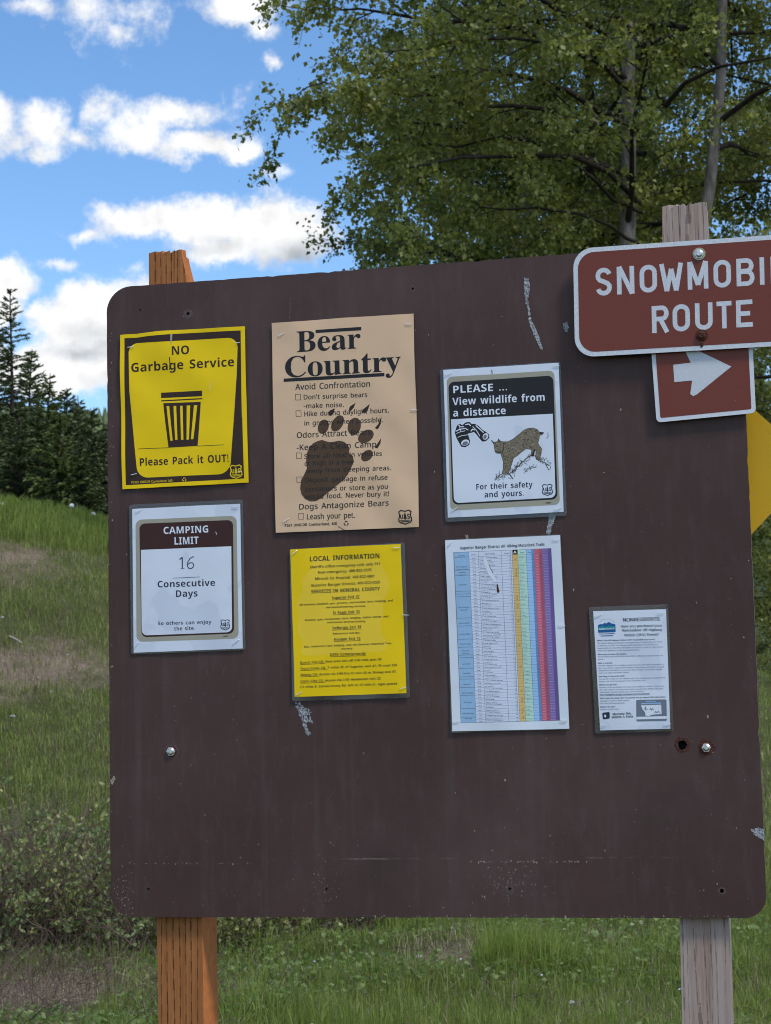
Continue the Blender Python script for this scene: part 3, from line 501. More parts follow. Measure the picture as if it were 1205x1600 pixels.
[82,115,193,51,89,-4,68,-3,50,0,34,4,21,10,21,42,52,30,71,26,89,25,113,27,129,33,138,43,141,56,140,64,136,71,130,77,120,84,87,98,52,114,38,123,29,134,23,147,21,163,26,187,43,205,69,216,102,220,121,219,138,216,170,206,158,177,130,187,115,190,99,191,80,189,66,184,57,176,54,165,56,157,60,150,67,144,77,138,110,124,145,108,158,99,167,88,173,76,175,60,169,32,152,12,124,0],
[82,116,146,26,100,-4,84,-3,69,2,56,10,46,22,39,40,37,63,37,189,6,189,6,206,37,220,52,266,73,266,73,216,135,216,135,189,73,189,73,64,75,46,82,34,93,27,106,25,123,26,137,29,137,2,120,-2],
[82,117,249,23,110,-4,76,1,52,15,37,39,32,75,32,216,68,216,68,77,80,38,116,25,146,30,165,46,176,70,179,104,179,216,215,216,215,0,186,0,181,29,179,29,166,14,150,4,131,-2],
[82,118,205,14,82,0,0,216,38,216,84,89,91,69,97,48,101,31,103,31,107,48,114,69,121,89,167,216,205,216,122,0],
[82,119,317,29,64,0,4,216,41,216,71,101,79,66,85,37,87,37,90,54,96,75,101,95,139,216,178,216,215,95,224,65,230,37,231,37,237,65,246,101,276,216,312,216,252,0,211,0,174,122,165,155,159,179,157,179,152,155,143,122,104,0],
[82,120,213,12,7,0,85,110,11,216,51,216,107,135,162,216,202,216,127,110,206,0,166,0,107,86,47,0],
[82,121,206,25,34,-97,17,-96,4,-93,4,-65,15,-67,28,-68,45,-65,58,-57,68,-45,76,-29,87,-1,0,216,38,216,85,93,96,62,103,34,105,34,112,61,123,93,167,216,206,216,112,-30,99,-57,83,-79,62,-92],
[82,122,190,10,16,0,16,23,132,189,23,189,23,216,171,216,171,189,56,27,174,27,174,0],
[82,65,258,8,0,0,112,289,145,289,257,0,220,0,185,89,71,89,37,0,8,83,121,174,121,142,208,138,220,132,238,128,251,122,227,116,208],
[82,66,262,24,39,0,39,288,121,288,154,286,182,281,203,272,224,250,230,216,227,193,216,174,199,161,176,153,176,151,193,147,209,140,222,131,232,118,238,102,240,82,233,47,213,21,193,9,169,2,140,0,11,75,165,129,165,160,168,179,177,190,192,193,212,189,233,176,246,155,254,123,257,75,257,11,75,31,133,31,166,34,187,46,198,63,201,85,198,105,186,121,164,132,131,135,75,135],
[82,67,255,40,157,-4,129,-2,105,4,83,14,58,36,39,66,31,89,26,115,25,144,26,172,32,198,40,221,60,251,87,273,110,283,135,290,163,292,192,290,218,284,242,275,228,244,198,255,181,259,162,260,134,256,109,246,89,229,75,206,66,177,63,144,66,111,74,82,88,59,107,42,132,31,162,28,198,31,231,39,231,8,198,-1],
[82,68,294,17,39,0,39,288,128,288,155,286,181,281,203,272,231,252,252,224,262,202,268,176,270,147,265,102,252,65,230,37,200,16,163,4,119,0,12,75,31,114,31,179,44,218,82,231,145,228,180,219,209,203,230,181,245,155,254,122,257,75,257],
[82,69,224,12,39,0,39,288,200,288,200,256,75,256,75,166,193,166,193,135,75,135,75,32,200,32,200,0],
[82,70,209,10,39,0,39,288,200,288,200,256,75,256,75,154,192,154,192,122,75,122,75,0],
[82,71,294,48,162,-4,134,-2,109,4,87,14,60,36,40,65,32,89,26,115,25,144,27,173,32,199,42,222,56,242,73,260,93,273,117,284,144,290,174,292,197,291,219,287,240,282,260,275,246,243,211,255,192,259,172,260,140,256,113,246,91,229,75,206,66,177,62,144,65,112,74,83,88,60,108,42,136,31,171,27,203,29,227,34,227,120,164,120,164,152,264,152,264,11,240,4,216,0,191,-3],
[82,72,299,12,39,0,39,288,75,288,75,166,223,166,223,288,259,288,259,0,223,0,223,134,75,134,75,0],
[82,73,137,12,16,0,16,21,50,29,50,259,16,267,16,288,120,288,120,267,86,259,86,29,120,21,120,0],
[82,74,110,18,-2,-77,-19,-75,-31,-71,-31,-41,-18,-44,-2,-45,7,-44,17,-41,25,-35,31,-27,36,-15,37,2,37,288,73,288,73,4,68,-32,53,-57,29,-72],
[82,75,250,14,39,0,39,288,75,288,75,146,100,173,125,201,203,288,245,288,131,162,249,0,207,0,105,137,75,112,75,0],
[82,76,211,6,39,0,39,288,75,288,75,32,201,32,201,0],
[82,77,366,20,39,0,39,288,93,288,181,52,183,52,273,288,326,288,326,0,291,0,291,177,292,218,293,252,292,252,196,0,166,0,71,252,70,252,72,219,73,174,73,0],
[82,78,306,17,39,0,39,288,81,288,235,50,236,50,235,69,234,97,233,125,233,288,267,288,267,0,225,0,71,239,69,239,71,204,73,161,73,0],
[82,79,315,32,158,-4,129,-2,105,4,83,15,57,37,39,66,31,90,26,116,25,145,26,173,31,199,39,222,57,251,83,274,105,284,130,290,158,292,185,290,209,284,230,274,256,252,275,222,283,199,288,173,290,144,288,116,283,90,275,66,256,37,230,15,209,4,185,-2,24,158,27,187,31,211,41,229,59,242,82,249,111,252,144,249,178,242,206,229,229,211,247,188,257,158,260,128,257,104,247,86,229,73,206,65,178,63,144,65,111,73,82,86,59,104,41,128,31],
[82,80,244,16,39,0,39,288,115,288,149,285,177,278,197,266,217,239,223,203,221,180,213,159,198,140,177,125,147,115,108,112,75,112,75,0,11,75,143,104,143,140,146,166,156,181,174,186,201,181,226,168,243,145,253,112,257,75,257],
[82,81,315,35,223,-69,168,-4,161,-4,158,-4,129,-2,105,4,83,15,57,37,39,66,31,90,26,116,25,145,26,173,31,199,39,222,57,251,83,274,105,284,130,290,158,292,185,290,209,284,230,274,256,252,275,222,283,199,288,173,290,144,288,111,281,81,269,54,253,32,232,15,206,3,275,-69,24,158,27,187,31,211,41,229,59,242,82,249,111,252,144,249,178,242,206,229,229,211,247,188,257,158,260,128,257,104,247,86,229,73,206,65,178,63,144,65,111,73,82,86,59,104,41,128,31],
[82,82,251,19,39,0,39,288,118,288,151,285,177,279,198,267,217,242,223,206,221,185,215,168,205,154,193,143,180,135,166,129,245,0,202,0,133,119,75,119,75,0,11,75,149,118,149,149,153,170,163,182,181,186,204,182,228,169,244,147,253,116,256,75,256],
[82,83,221,55,100,-4,76,-3,55,0,36,4,21,10,21,44,57,33,79,29,101,27,129,31,150,40,162,55,166,74,165,87,160,98,152,107,139,115,98,133,66,148,43,166,29,188,24,218,27,240,36,258,50,272,68,283,91,290,116,292,139,291,160,287,178,282,195,276,184,245,152,255,134,259,115,260,92,257,75,248,64,235,61,218,62,205,67,194,75,185,87,176,124,160,147,150,167,140,182,128,193,114,200,98,202,77,195,43,174,17,154,5,129,-2],
[82,84,224,8,94,0,94,256,4,256,4,288,220,288,220,256,130,256,130,0],
[82,85,295,26,146,-4,113,-1,86,9,64,25,49,47,39,72,36,102,36,288,73,288,73,101,77,70,91,47,115,32,148,27,182,33,204,48,218,72,222,102,222,288,258,288,258,102,255,73,246,48,231,26,209,10,181,-1],
[82,86,242,11,103,0,0,288,38,288,103,103,114,70,121,40,128,70,139,104,203,288,242,288,139,0],
[82,87,375,26,81,0,5,288,43,288,87,112,96,76,101,44,107,78,116,114,167,288,205,288,257,113,267,76,273,44,279,76,287,112,332,288,370,288,293,0,256,0,200,189,194,212,189,233,186,245,182,223,172,187,118,0],
[82,88,236,12,2,0,97,150,8,288,48,288,118,175,189,288,228,288,139,151,235,0,193,0,117,125,40,0],
[82,89,228,9,96,0,96,110,0,288,39,288,114,146,189,288,228,288,132,112,132,0],
[82,90,231,10,15,0,15,27,167,255,20,255,20,288,211,288,211,260,59,32,215,32,215,0],
[82,48,231,26,115,-4,85,0,61,13,43,35,30,65,22,101,20,144,21,174,24,200,29,224,42,253,60,275,84,288,115,292,144,288,168,275,187,253,200,224,208,188,211,144,210,115,206,88,201,65,189,35,170,14,146,0,20,115,26,142,33,161,55,169,78,173,108,175,144,173,180,169,210,161,233,142,255,115,262,87,255,69,233,61,210,57,180,55,144,57,108,61,79,69,56,87,34],
[82,49,231,11,108,0,108,201,109,229,110,251,98,240,85,228,54,203,36,227,114,288,143,288,143,0],
[82,50,231,34,19,0,19,29,95,106,131,144,144,161,154,178,160,195,162,213,158,234,147,249,131,258,111,262,91,260,74,254,58,246,42,234,23,258,41,271,61,282,85,289,111,292,147,287,174,271,192,247,198,215,196,193,189,173,178,154,163,134,124,93,64,34,64,32,210,32,210,0],
[82,51,231,55,97,-4,75,-3,55,-1,36,4,18,12,18,45,37,37,57,31,78,27,98,26,131,30,153,41,166,59,170,83,165,106,149,121,124,130,90,133,62,133,62,164,90,164,121,167,144,179,158,196,162,218,159,237,148,250,132,259,110,262,88,260,70,255,37,238,20,262,37,273,58,283,82,290,110,292,149,287,177,272,193,249,199,220,195,194,183,174,164,160,139,152,139,150,169,142,191,128,203,108,208,82,205,58,196,37,181,20,160,7,132,-1],
[82,52,231,11,146,0,146,65,8,65,8,96,144,289,181,289,181,97,222,97,222,65,181,65,181,0,8,43,97,146,97,146,188,147,223,148,251,147,251,139,235,129,220],
[82,53,231,38,100,-4,78,-3,58,0,40,5,25,12,25,45,41,37,61,31,81,27,100,26,129,30,152,41,166,61,171,88,167,113,154,132,132,143,99,147,73,145,50,141,32,152,43,288,187,288,187,255,73,255,66,172,85,175,111,176,138,174,162,167,181,154,201,128,208,92,204,64,195,41,179,22,158,7,131,-1],
[82,54,231,42,120,-4,94,-1,71,10,51,27,35,52,28,72,24,96,22,123,24,154,28,184,35,213,47,238,65,260,87,277,117,288,154,292,173,291,189,288,189,258,173,262,155,263,129,260,108,253,92,242,79,228,70,211,64,191,60,169,58,146,60,146,71,159,86,170,105,178,128,180,162,174,189,157,206,130,212,93,209,65,201,41,187,22,158,2,20,120,26,143,30,161,42,173,63,176,93,173,117,163,136,145,148,121,152,103,150,88,144,75,136,66,125,60,112,58,100,60,82,65,65,73,49,85,37,101,29],
[82,55,231,7,55,0,173,255,18,255,18,288,211,288,211,260,94,0],
[82,56,231,39,116,-4,88,-2,64,5,45,16,26,41,20,73,22,92,28,108,38,121,50,133,64,142,79,150,60,164,44,180,33,199,29,223,32,244,40,261,54,274,71,284,92,290,115,292,149,287,177,274,195,252,201,223,199,207,194,193,185,180,174,170,146,152,179,133,192,122,202,108,208,93,210,75,204,42,185,17,155,1,17,116,166,136,176,152,187,162,202,166,222,162,239,152,252,135,260,114,263,94,260,78,252,67,239,64,222,65,208,71,197,79,187,90,180,17,115,24,141,28,160,38,172,54,176,74,172,93,159,109,140,122,115,133,109,136,85,124,68,110,58,93,54,73,58,54,69,38,88,28],
[82,57,231,43,77,-4,59,-3,41,0,41,30,58,26,77,25,102,27,123,34,140,45,152,59,162,77,168,97,172,118,174,141,171,141,160,128,146,117,127,110,103,108,69,113,43,130,26,158,20,195,23,223,32,247,45,266,64,280,86,289,112,292,138,288,162,278,181,260,197,236,204,216,208,192,210,165,208,134,204,104,196,75,184,49,167,27,144,10,114,0,20,110,135,128,137,144,143,156,152,166,163,172,175,174,188,172,205,167,222,158,238,146,251,131,259,112,262,89,258,71,245,59,225,55,195,59,170,69,151,86,139],
[82,46,108,16,54,-6,44,-4,36,1,31,9,29,22,31,34,36,43,44,47,54,49,63,47,72,43,77,34,79,22,77,9,72,1,63,-4],
[82,44,108,7,17,-52,28,-2,37,47,75,47,77,42,62,-5,43,-52],
[82,58,108,16,54,167,44,168,36,173,31,182,29,194,31,207,36,216,44,220,54,222,63,220,72,216,77,207,79,194,77,182,72,173,63,168,16,54,-6,44,-4,36,1,31,9,29,22,31,34,36,43,44,47,54,49,63,47,72,43,77,34,79,22,77,9,72,1,63,-4],
[82,47,150,4,4,0,111,288,146,288,39,0],
[82,33,109,4,43,81,33,288,76,288,66,81,16,54,-6,44,-4,36,1,31,9,29,22,31,34,36,43,44,47,54,49,63,47,72,43,77,34,79,22,77,9,72,1,63,-4],
[82,39,91,4,34,184,26,288,64,288,56,184],
[82,45,130,4,16,92,16,124,114,124,114,92],
[82,40,121,26,75,-64,57,-39,42,-12,30,17,22,47,18,78,16,110,18,143,22,174,30,205,42,235,57,262,75,288,109,288,92,262,77,234,66,204,58,174,54,143,52,111,54,80,58,49,66,19,77,-10,91,-38,108,-64],
[82,41,121,26,12,-64,30,-38,44,-10,55,19,63,49,67,80,69,111,67,143,63,174,55,204,44,234,29,262,12,288,46,288,64,262,79,235,90,205,98,174,103,143,105,110,103,78,98,47,90,17,79,-12,64,-39,46,-64],
[82,63,175,37,56,81,56,92,59,118,64,129,70,139,90,160,115,183,122,191,127,200,130,209,131,220,127,238,118,250,103,258,82,261,63,259,47,256,17,244,5,272,22,280,40,286,61,290,84,292,118,287,143,273,159,250,164,221,163,204,159,190,152,178,142,167,117,144,96,125,91,116,87,108,85,88,85,81,16,72,-6,62,-4,54,1,49,9,47,22,49,34,54,43,62,47,72,49,81,47,89,43,95,34,97,22,95,9,89,1,81,-4],
[82,36,231,40,102,-23,102,20,59,24,40,28,25,33,25,67,41,61,60,56,81,52,102,51,102,132,67,144,44,160,30,179,25,205,30,231,46,251,70,265,102,270,102,306,128,306,128,271,148,269,167,266,199,256,188,226,159,235,128,240,128,159,152,151,172,143,188,133,199,121,206,107,208,89,203,63,187,43,162,29,128,21,128,-23,9,102,168,102,239,83,236,70,229,62,220,60,208,62,193,69,183,82,175,9,128,53,148,57,162,64,171,74,173,86,171,100,164,109,150,117,128,124],
[82,38,295,39,112,-4,75,1,46,17,28,41,21,75,26,103,38,125,58,143,83,160,59,191,51,209,48,229,53,256,68,276,92,288,122,292,151,288,173,276,188,256,192,230,188,207,176,187,157,170,135,155,212,80,222,93,229,109,241,144,276,144,269,119,260,96,249,75,235,57,294,0,246,0,211,34,191,19,169,6,143,-1,16,113,176,133,189,147,202,155,215,157,230,155,243,147,254,136,261,121,263,106,261,94,254,86,244,83,230,85,216,91,203,100,190,13,113,27,137,30,158,36,175,45,189,56,105,137,85,124,71,111,62,96,58,76,62,56,73,41,91,31],
[83,66,266,29,10,0,10,10,27,13,37,19,43,31,45,49,45,221,44,236,42,247,37,255,31,260,21,262,9,263,9,273,132,273,191,266,226,245,238,210,230,181,209,161,172,148,216,134,242,111,251,79,244,46,223,21,201,9,174,2,143,0,14,109,151,113,151,140,154,158,163,168,180,171,207,169,231,162,247,149,257,130,260,119,259,113,255,110,247,109,235,14,133,15,155,18,170,29,178,49,181,77,177,106,166,125,147,135,118,139,109,139,109,39,110,27,114,20,121,16],
[83,101,181,27,92,-6,70,-3,51,6,35,21,22,41,14,66,12,94,14,121,23,144,35,164,52,179,72,188,94,191,125,185,149,168,165,141,170,104,170,100,70,100,76,58,93,34,120,25,142,32,162,52,171,44,149,16,123,-1,9,70,115,121,115,121,129,120,151,116,166,109,175,97,178,76,164,70,122],
[83,97,207,49,153,-6,129,1,120,21,91,1,57,-5,38,-2,24,7,15,21,12,38,19,62,38,82,59,93,86,104,119,114,119,145,117,159,112,169,103,175,89,177,69,174,62,164,68,154,72,146,74,139,72,129,66,121,57,116,46,114,35,116,27,122,22,131,20,142,22,155,30,167,41,177,57,185,76,189,97,191,134,187,158,175,171,155,176,126,176,37,177,24,179,21,183,21,192,25,197,17,176,0,8,91,20,104,25,112,30,119,38,119,102,83,83,71,50,76,28],
[83,114,173,41,11,0,11,10,21,11,27,15,30,22,31,33,31,151,31,164,28,171,22,175,12,176,12,186,87,186,87,151,99,168,112,181,126,188,140,191,155,189,165,182,172,172,174,160,172,149,167,141,159,135,149,133,140,135,133,138,124,150,119,154,113,156,105,153,97,145,91,132,89,115,89,33,91,22,95,15,104,11,118,10,118,0],
[83,67,281,42,154,-6,128,-4,104,2,82,12,55,34,33,63,24,85,18,110,16,137,18,164,24,188,34,211,55,239,83,261,105,271,129,277,156,279,185,275,220,264,233,261,245,266,251,279,262,279,262,185,252,185,235,219,214,244,188,261,159,266,119,251,94,208,86,136,95,68,122,28,167,14,191,17,215,27,237,42,257,64,268,53,237,20,199,0],
[83,111,202,24,101,-6,76,-3,54,7,36,22,23,42,14,66,11,92,14,119,23,143,36,163,54,178,76,188,101,191,125,188,147,179,165,164,179,144,187,120,190,92,187,65,179,41,165,21,147,6,126,-3,18,101,7,116,11,125,23,128,34,130,49,132,92,130,136,125,162,115,175,101,179,86,175,77,162,72,136,70,93,72,49,74,34,77,23,87,11],
[83,117,225,39,79,-6,55,-2,39,10,30,30,27,58,27,149,26,161,24,169,17,175,7,176,7,186,85,186,85,44,86,35,90,28,97,23,106,21,123,26,137,39,137,149,136,162,133,170,126,175,114,176,114,186,194,186,194,42,195,30,199,23,205,20,216,18,216,8,193,6,166,2,137,-6,137,24,126,12,112,2,96,-4],
[83,110,229,43,11,0,11,10,21,11,27,15,30,22,31,33,31,152,30,163,27,170,21,175,11,176,11,186,89,186,89,160,114,183,146,191,175,184,192,163,198,127,198,33,199,23,202,16,208,11,218,10,218,0,121,0,121,10,124,10,137,16,141,33,141,130,140,145,137,155,132,161,122,163,104,157,89,141,89,33,90,23,92,16,98,11,108,10,108,0],
[83,116,137,26,74,-6,53,-3,39,6,32,21,29,43,29,167,12,167,12,180,53,221,67,239,77,254,87,254,87,186,125,186,125,167,87,167,87,49,87,38,90,30,94,26,101,24,114,29,124,45,133,39,119,14,99,-1],
[83,121,180,54,31,-84,17,-82,6,-75,-2,-64,-4,-50,-2,-40,3,-32,11,-26,21,-24,31,-25,38,-30,43,-37,45,-46,45,-49,44,-52,46,-58,52,-59,59,-55,69,-44,78,-27,84,-3,22,150,15,165,9,172,5,175,-2,176,-3,176,-3,186,97,186,97,176,81,174,78,170,77,165,78,160,80,154,111,71,138,145,142,156,143,164,141,170,138,174,122,176,122,186,180,186,180,176,172,174,166,168,156,145,97,-15,87,-39,78,-57,68,-70,57,-78,45,-83],
]

FONT = {}
def glyph(key):
    """triangulated letter: advance, vertices, faces (units: 1/600 em)"""
    if key in FONT: return FONT[key]
    if not FONT:
        for g in GLYPHS:
            i = 3; cs = []
            while i < len(g):
                n = g[i]; i += 1
                cs.append([(g[i + 2 * j], g[i + 2 * j + 1]) for j in range(n)]); i += 2 * n
            FONT[chr(g[0]) + chr(g[1])] = (g[2], cs)
        # group contours: an outer loop with the holes inside it
        def inside(p, poly):
            r = False
            for i in range(len(poly)):
                (x0, y0), (x1, y1) = poly[i - 1], poly[i]
                if (y0 > p[1]) != (y1 > p[1]) and p[0] < (x1 - x0) * (p[1] - y0) / (y1 - y0) + x0: r = not r
            return r
        for k in list(FONT):
            adv, cs = FONT[k]; q = Flat()
            dep = [sum(inside(c[0], d) for d in cs if d is not c) for c in cs]
            for c, dd in zip(cs, dep):
                if dd % 2 == 0:
                    q.poly(c, 0, [h for h, hd in zip(cs, dep) if hd == dd + 1 and inside(h[0], c)])
            FONT[k] = (adv, [(v[0], v[2]) for v in q.v], q.f)
    return FONT.get(key)
def layout(s, st):
    glyph('BA'); x = 0; out = []
    for i, ch in enumerate(s):
        if ch == ' ': x += 165; continue
        g = FONT.get(st + ch) or FONT.get('B' + ch) or FONT.get('R' + ch)
        out.append((x, g)); x += g[0] + (6 if st != 'S' else -4)
    return x, out
CAPH = {'B': 288., 'R': 288., 'S': 273.}

BIG = {'sheet', 'laminate', 'panel_print', 'border_print', 'paw_print', 'toe_print', 'dry_patch', 'table_print', 'grid_lines', 'trash_can_print', 'title_bar', 'bobcat_print', 'underline', 'permit_print', 'checkbox', 'tape_streak'}
OWN = {'claw_print', 'toe_print', 'title_bar', 'paw_print', 'panel_print', 'camp_symbol'}
class Print:
    """collects flat print and sheets for one poster, in the pixel frame of one enlarged crop of the photograph"""
    def __init__(s, root, ox, oy, k, y, lean=0.0):
        s.root, s.ox, s.oy, s.k, s.y, s.lean = root, ox, oy, k, y, lean; s.parts = {}; s.warp = None
    def m(s, x, z): return on_board(s.ox + x / s.k, s.oy + z / s.k, s.y)
    def part(s, name, mat, own=False):
        return s.parts.setdefault((name, mat, len(s.parts) if own else -1), Flat())
    def poly(s, name, mat, pts, layer=1, holes=(), own=None):
        if own is None: own = name in OWN
        s.part(name, mat, own).poly([s.m(*p) for p in pts], s.y - .00008 * layer, [[s.m(*p) for p in h] for h in holes])
    def line(s, name, mat, pts, w, layer=1, closed=False):
        own = name in ('checkbox', 'underline'); F = s.part(name, mat, own)
        for q in stroke(pts, w, closed): F.poly([s.m(*p) for p in q], s.y - .00008 * layer)
    def slab(s, name, mat, pts, thick=.0005, back=0.0):
        s.part(name, mat).slab([s.m(*p) for p in pts], s.y + back, s.y + back + thick)
    def text(s, name, mat, txt, x0, y0, x1, y1, cap, st='B', layer=3, bold=0.0):
        W, gl = layout(txt, st); F = s.part(name, mat, cap / s.k > 3.2)
        dx, dy = (x1 - x0) / W, (y1 - y0) / W; h = cap / CAPH[st]
        if st == 'R' and not bold: bold = .03
        sh = bold * cap / dx if bold else 0.0
        for gi, (gx, (adv, V, T)) in enumerate(gl if not bold else gl + [(g_ + sh, w_) for g_, w_ in gl]):
            b = len(F.v); yo = .00002 if gi >= len(gl) else 0.0
            for (vx, vy) in V:
                X = x0 + (gx + vx) * dx - s.lean * vy * h; Y = y0 + (gx + vx) * dy - vy * h
                a = s.m(X, Y); F.v.append((a[0], s.y - .00008 * layer - yo, a[1]))
            F.f += [(b + t[0], b + t[1], b + t[2]) if True else t for t in T]
    def shield(s, mat, cx, cy_, w, h, tilt=0.0, layer=4):
        c, n = math.cos(tilt), math.sin(tilt)
        def P(x, y): return (cx + (x * c - y * n) * w / 2, cy_ + (x * n + y * c) * h / 2)
        half = [(0, -.86), (.3, -.93), (.62, -1), (.95, -.78), (.86, -.5), (.84, -.15), (.98, .2), (.98, .52), (.7, .78), (.35, .84), (0, 1)]
        outl = half + [(-x, y) for x, y in reversed(half[1:-1])]
        s.line('shield_emblem', mat, [P(*p) for p in outl], w * .085, layer, True)
        tree = [(0, -.72), (.14, -.42), (.08, -.42), (.22, -.12), (.12, -.12), (.30, .22), (.06, .22), (.06, .42), (-.06, .42), (-.06, .22), (-.30, .22), (-.12, -.12), (-.22, -.12), (-.08, -.42), (-.14, -.42)]
        s.poly('shield_emblem', mat, [P(*p) for p in tree], layer)
        s.line('shield_emblem', mat, [P(*p) for p in [(-.70, -.42), (-.70, .0), (-.6, .16), (-.45, .16), (-.36, .0), (-.36, -.42)]], w * .065, layer)
        s.line('shield_emblem', mat, [P(*p) for p in [(.70, -.34), (.6, -.44), (.44, -.42), (.38, -.28), (.46, -.14), (.62, -.08), (.70, .04), (.62, .18), (.46, .18), (.38, .08)]], w * .065, layer)
        s.line('shield_emblem', mat, [P(-.82, .44), P(.82, .44)], w * .05, layer)
        s.line('shield_emblem', mat, [P(-.62, .62), P(.62, .62)], w * .07, layer)
    def recycle(s, mat, cx, cy_, r, layer=4):
        for k in range(3):
            a = math.radians(120 * k + 90)
            p = [(cx + r * math.cos(a + t), cy_ - r * math.sin(a + t)) for t in (-.75, -.25, .25)]
            s.line('recycling_mark', mat, p, r * .38, layer)
            tip = (cx + r * math.cos(a + .85), cy_ - r * math.sin(a + .85))
            b0 = (cx + r * 1.45 * math.cos(a + .2), cy_ - r * 1.45 * math.sin(a + .2)); b1 = (cx + r * .5 * math.cos(a + .2), cy_ - r * .5 * math.sin(a + .2))
            s.poly('recycling_mark', mat, [b0, b1, tip], layer)
    def staple(s, x0, y0, x1, y1):
        a = s.m(x0, y0); b = s.m(x1, y1); t = .0007; y0_ = s.y - .0007
        d = Vector((b[0] - a[0], 0, b[1] - a[1])); n = Vector((-d.z, 0, d.x)).normalized() * t * .8; dn = d.normalized() * t
        A, B = Vector((a[0], 0, a[1])), Vector((b[0], 0, b[1]))
        V = []; F = []
        prof = [(A, s.y + .0015), (A + dn * .2, y0_ - .0008), (A + dn * 1.4, y0_ - .0017), (B - dn * 1.4, y0_ - .0017), (B - dn * .2, y0_ - .0008), (B, s.y + .0015)]
        for p, yy in prof:
            for sg in (1, -1):
                V.append((p.x + n.x * sg, yy, p.z + n.z * sg)); V.append((p.x + n.x * sg, yy + t * 1.1, p.z + n.z * sg))
        for i in range(5):
            q, w = i * 4, i * 4 + 4
            F += [(q, w, w + 2, q + 2), (q + 1, q + 3, w + 3, w + 1), (q, q + 1, w + 1, w), (q + 2, w + 2, w + 3, q + 3)]
        F += [(0, 2, 3, 1), (20, 21, 23, 22)]
        mesh_obj('staple', V, F, MT['staple'], s.root)
    def done(s, amp=0.0, seed=1):
        objs = [f.build(name, MT[mat], s.root) for (name, mat, _), f in s.parts.items()]
        for o in objs:
            if o.name.split('.')[0] in ('rock_print', 'grid_lines', 'row_print', 'bobcat_print', 'binoculars_print', 'permit_print', 'scuff_mark', 'shield_emblem', 'recycling_mark', 'table_print') or (o.name.startswith('lettering') and len(o.data.vertices) > 900): o['kind'] = 'stuff'
        if not amp: return
        c = s.root.location; rr = random.Random(seed); w = [(rr.uniform(25, 60), rr.uniform(15, 45), rr.uniform(0, 6)) for _ in range(4)]
        def lift(x, z): return amp * (1.1 + sum(math.sin(a * (x - c.x) + b * (z - c.z) * (1 if i % 2 else -1) + p) for i, (a, b, p) in enumerate(w)) / 3.2)
        for o in list(s.root.children):
            nm = o.name.split('.')[0]
            if nm in BIG:
                bm = bmesh.new(); bm.from_mesh(o.data); xs = [v.co.x for v in bm.verts]; zs = [v.co.z for v in bm.verts]
                for lo, hi, nrm in ((min(xs), max(xs), (1, 0, 0)), (min(zs), max(zs), (0, 0, 1))):
                    k = math.floor(lo / .006) + 1
                    while k * .006 < hi:
                        bmesh.ops.bisect_plane(bm, geom=bm.verts[:] + bm.edges[:] + bm.faces[:], dist=1e-7, plane_co=(k * .006 * nrm[0], 0, k * .006 * nrm[2]), plane_no=nrm); k += 1
                bm.to_mesh(o.data); bm.free()
            if nm in ('sheet', 'laminate', 'panel_print'):
                o.data.polygons.foreach_set('use_smooth', [abs(p.normal.y) > .5 for p in o.data.polygons])
            for v in o.data.vertices: v.co.y -= lift(v.co.x, v.co.z)
            o.data.update()

# ------------------------------------------------------------------ the ground
CX, CY = CAM.x, CAM.y
def ds(x, y):
    dx, dy = x - CX, y - CY
    return dx * F2.x + dy * F2.y, dx * R2.x + dy * R2.y          # forward distance, distance to the right
def sstep(t): t = np.clip(t, 0, 1); return t * t * (3 - 2 * t)
def wob(x, y, f, seed):
    r = np.random.RandomState(seed); o = 0
    for k in range(6):
        a = r.uniform(0, 6.28); ff = f * r.uniform(.6, 1.7); o = o + np.sin(ff * (x * math.cos(a) + y * math.sin(a)) + r.uniform(0, 6.28))
    return o / 6 * 1.6
def ground_h(x, y):
    D, s = ds(x, y)
    hc = 3.40 - .25 * np.clip(s, -14, 7.5) * 1.0
    h = hc * sstep((D - 12.0) / 19.0) ** 1.0
    h = h - np.clip((D - 32) / 60, 0, 1) * .9 * np.clip(-s / 6 + .6, 0, 1)
    near = np.clip((D - 3) / 6, 0, 1) * np.clip(1 - (D - 60) / 60, 0, 1)
    h = h + (.10 * wob(x, y, 1.1, 1) + .035 * wob(x, y, 4.5, 2)) * near + .30 * wob(x, y, .25, 3) * np.clip((D - 18) / 20, 0, 1)*.4
    far = np.clip((D - 150) / 500, 0, 1); h = h * (1 - far)
    return h
def bare(x, y):
    """0 = lush grass, 1 = bare soil and straw"""
    D, s = ds(x, y)
    n = .5 + .5 * wob(x, y, 1.3, 11); n2 = .5 + .5 * wob(x, y, 5.0, 12)
    b = .6 * n + .4 * n2
    # eroded bank on the left slope
    e = np.exp(-((D - 20.9) / 2.3) ** 2 - ((s + 4.15 - .28 * (D - 20.9)) / .95) ** 2) * (.62 + .35 * wob(x, y, 6.5, 78))
    e2 = np.exp(-((D - 25.2) / 1.0) ** 2 - ((s + 5.2) / 1.3) ** 2) * .4
    e3 = np.exp(-((D - 11.75) / .5) ** 2 - ((s - .22) / .3) ** 2) * .6
    e4 = np.exp(-((D - 11.0) / .9) ** 2 - ((s + 2.0) / .55) ** 2) * .5
    return np.clip(b * .42 + (e - .35 * e * np.clip(.5 + 1.4 * wob(x, y, 3.4, 77), 0, 1)) + e2 + e3 + e4, 0, 1)
def axis(n, lim, fine_):
    t = np.linspace(-1, 1, n); k = math.asinh(lim / fine_); return np.sinh(t * k) * fine_
gx = axis(261, 2600, 9) + 0.0; gy = axis(281, 2600, 9) + 14
GX, GY = np.meshgrid(gx, gy); GZ = ground_h(GX, GY)
V = np.stack([GX.ravel(), GY.ravel(), GZ.ravel()], 1)
nx, ny = len(gx), len(gy)
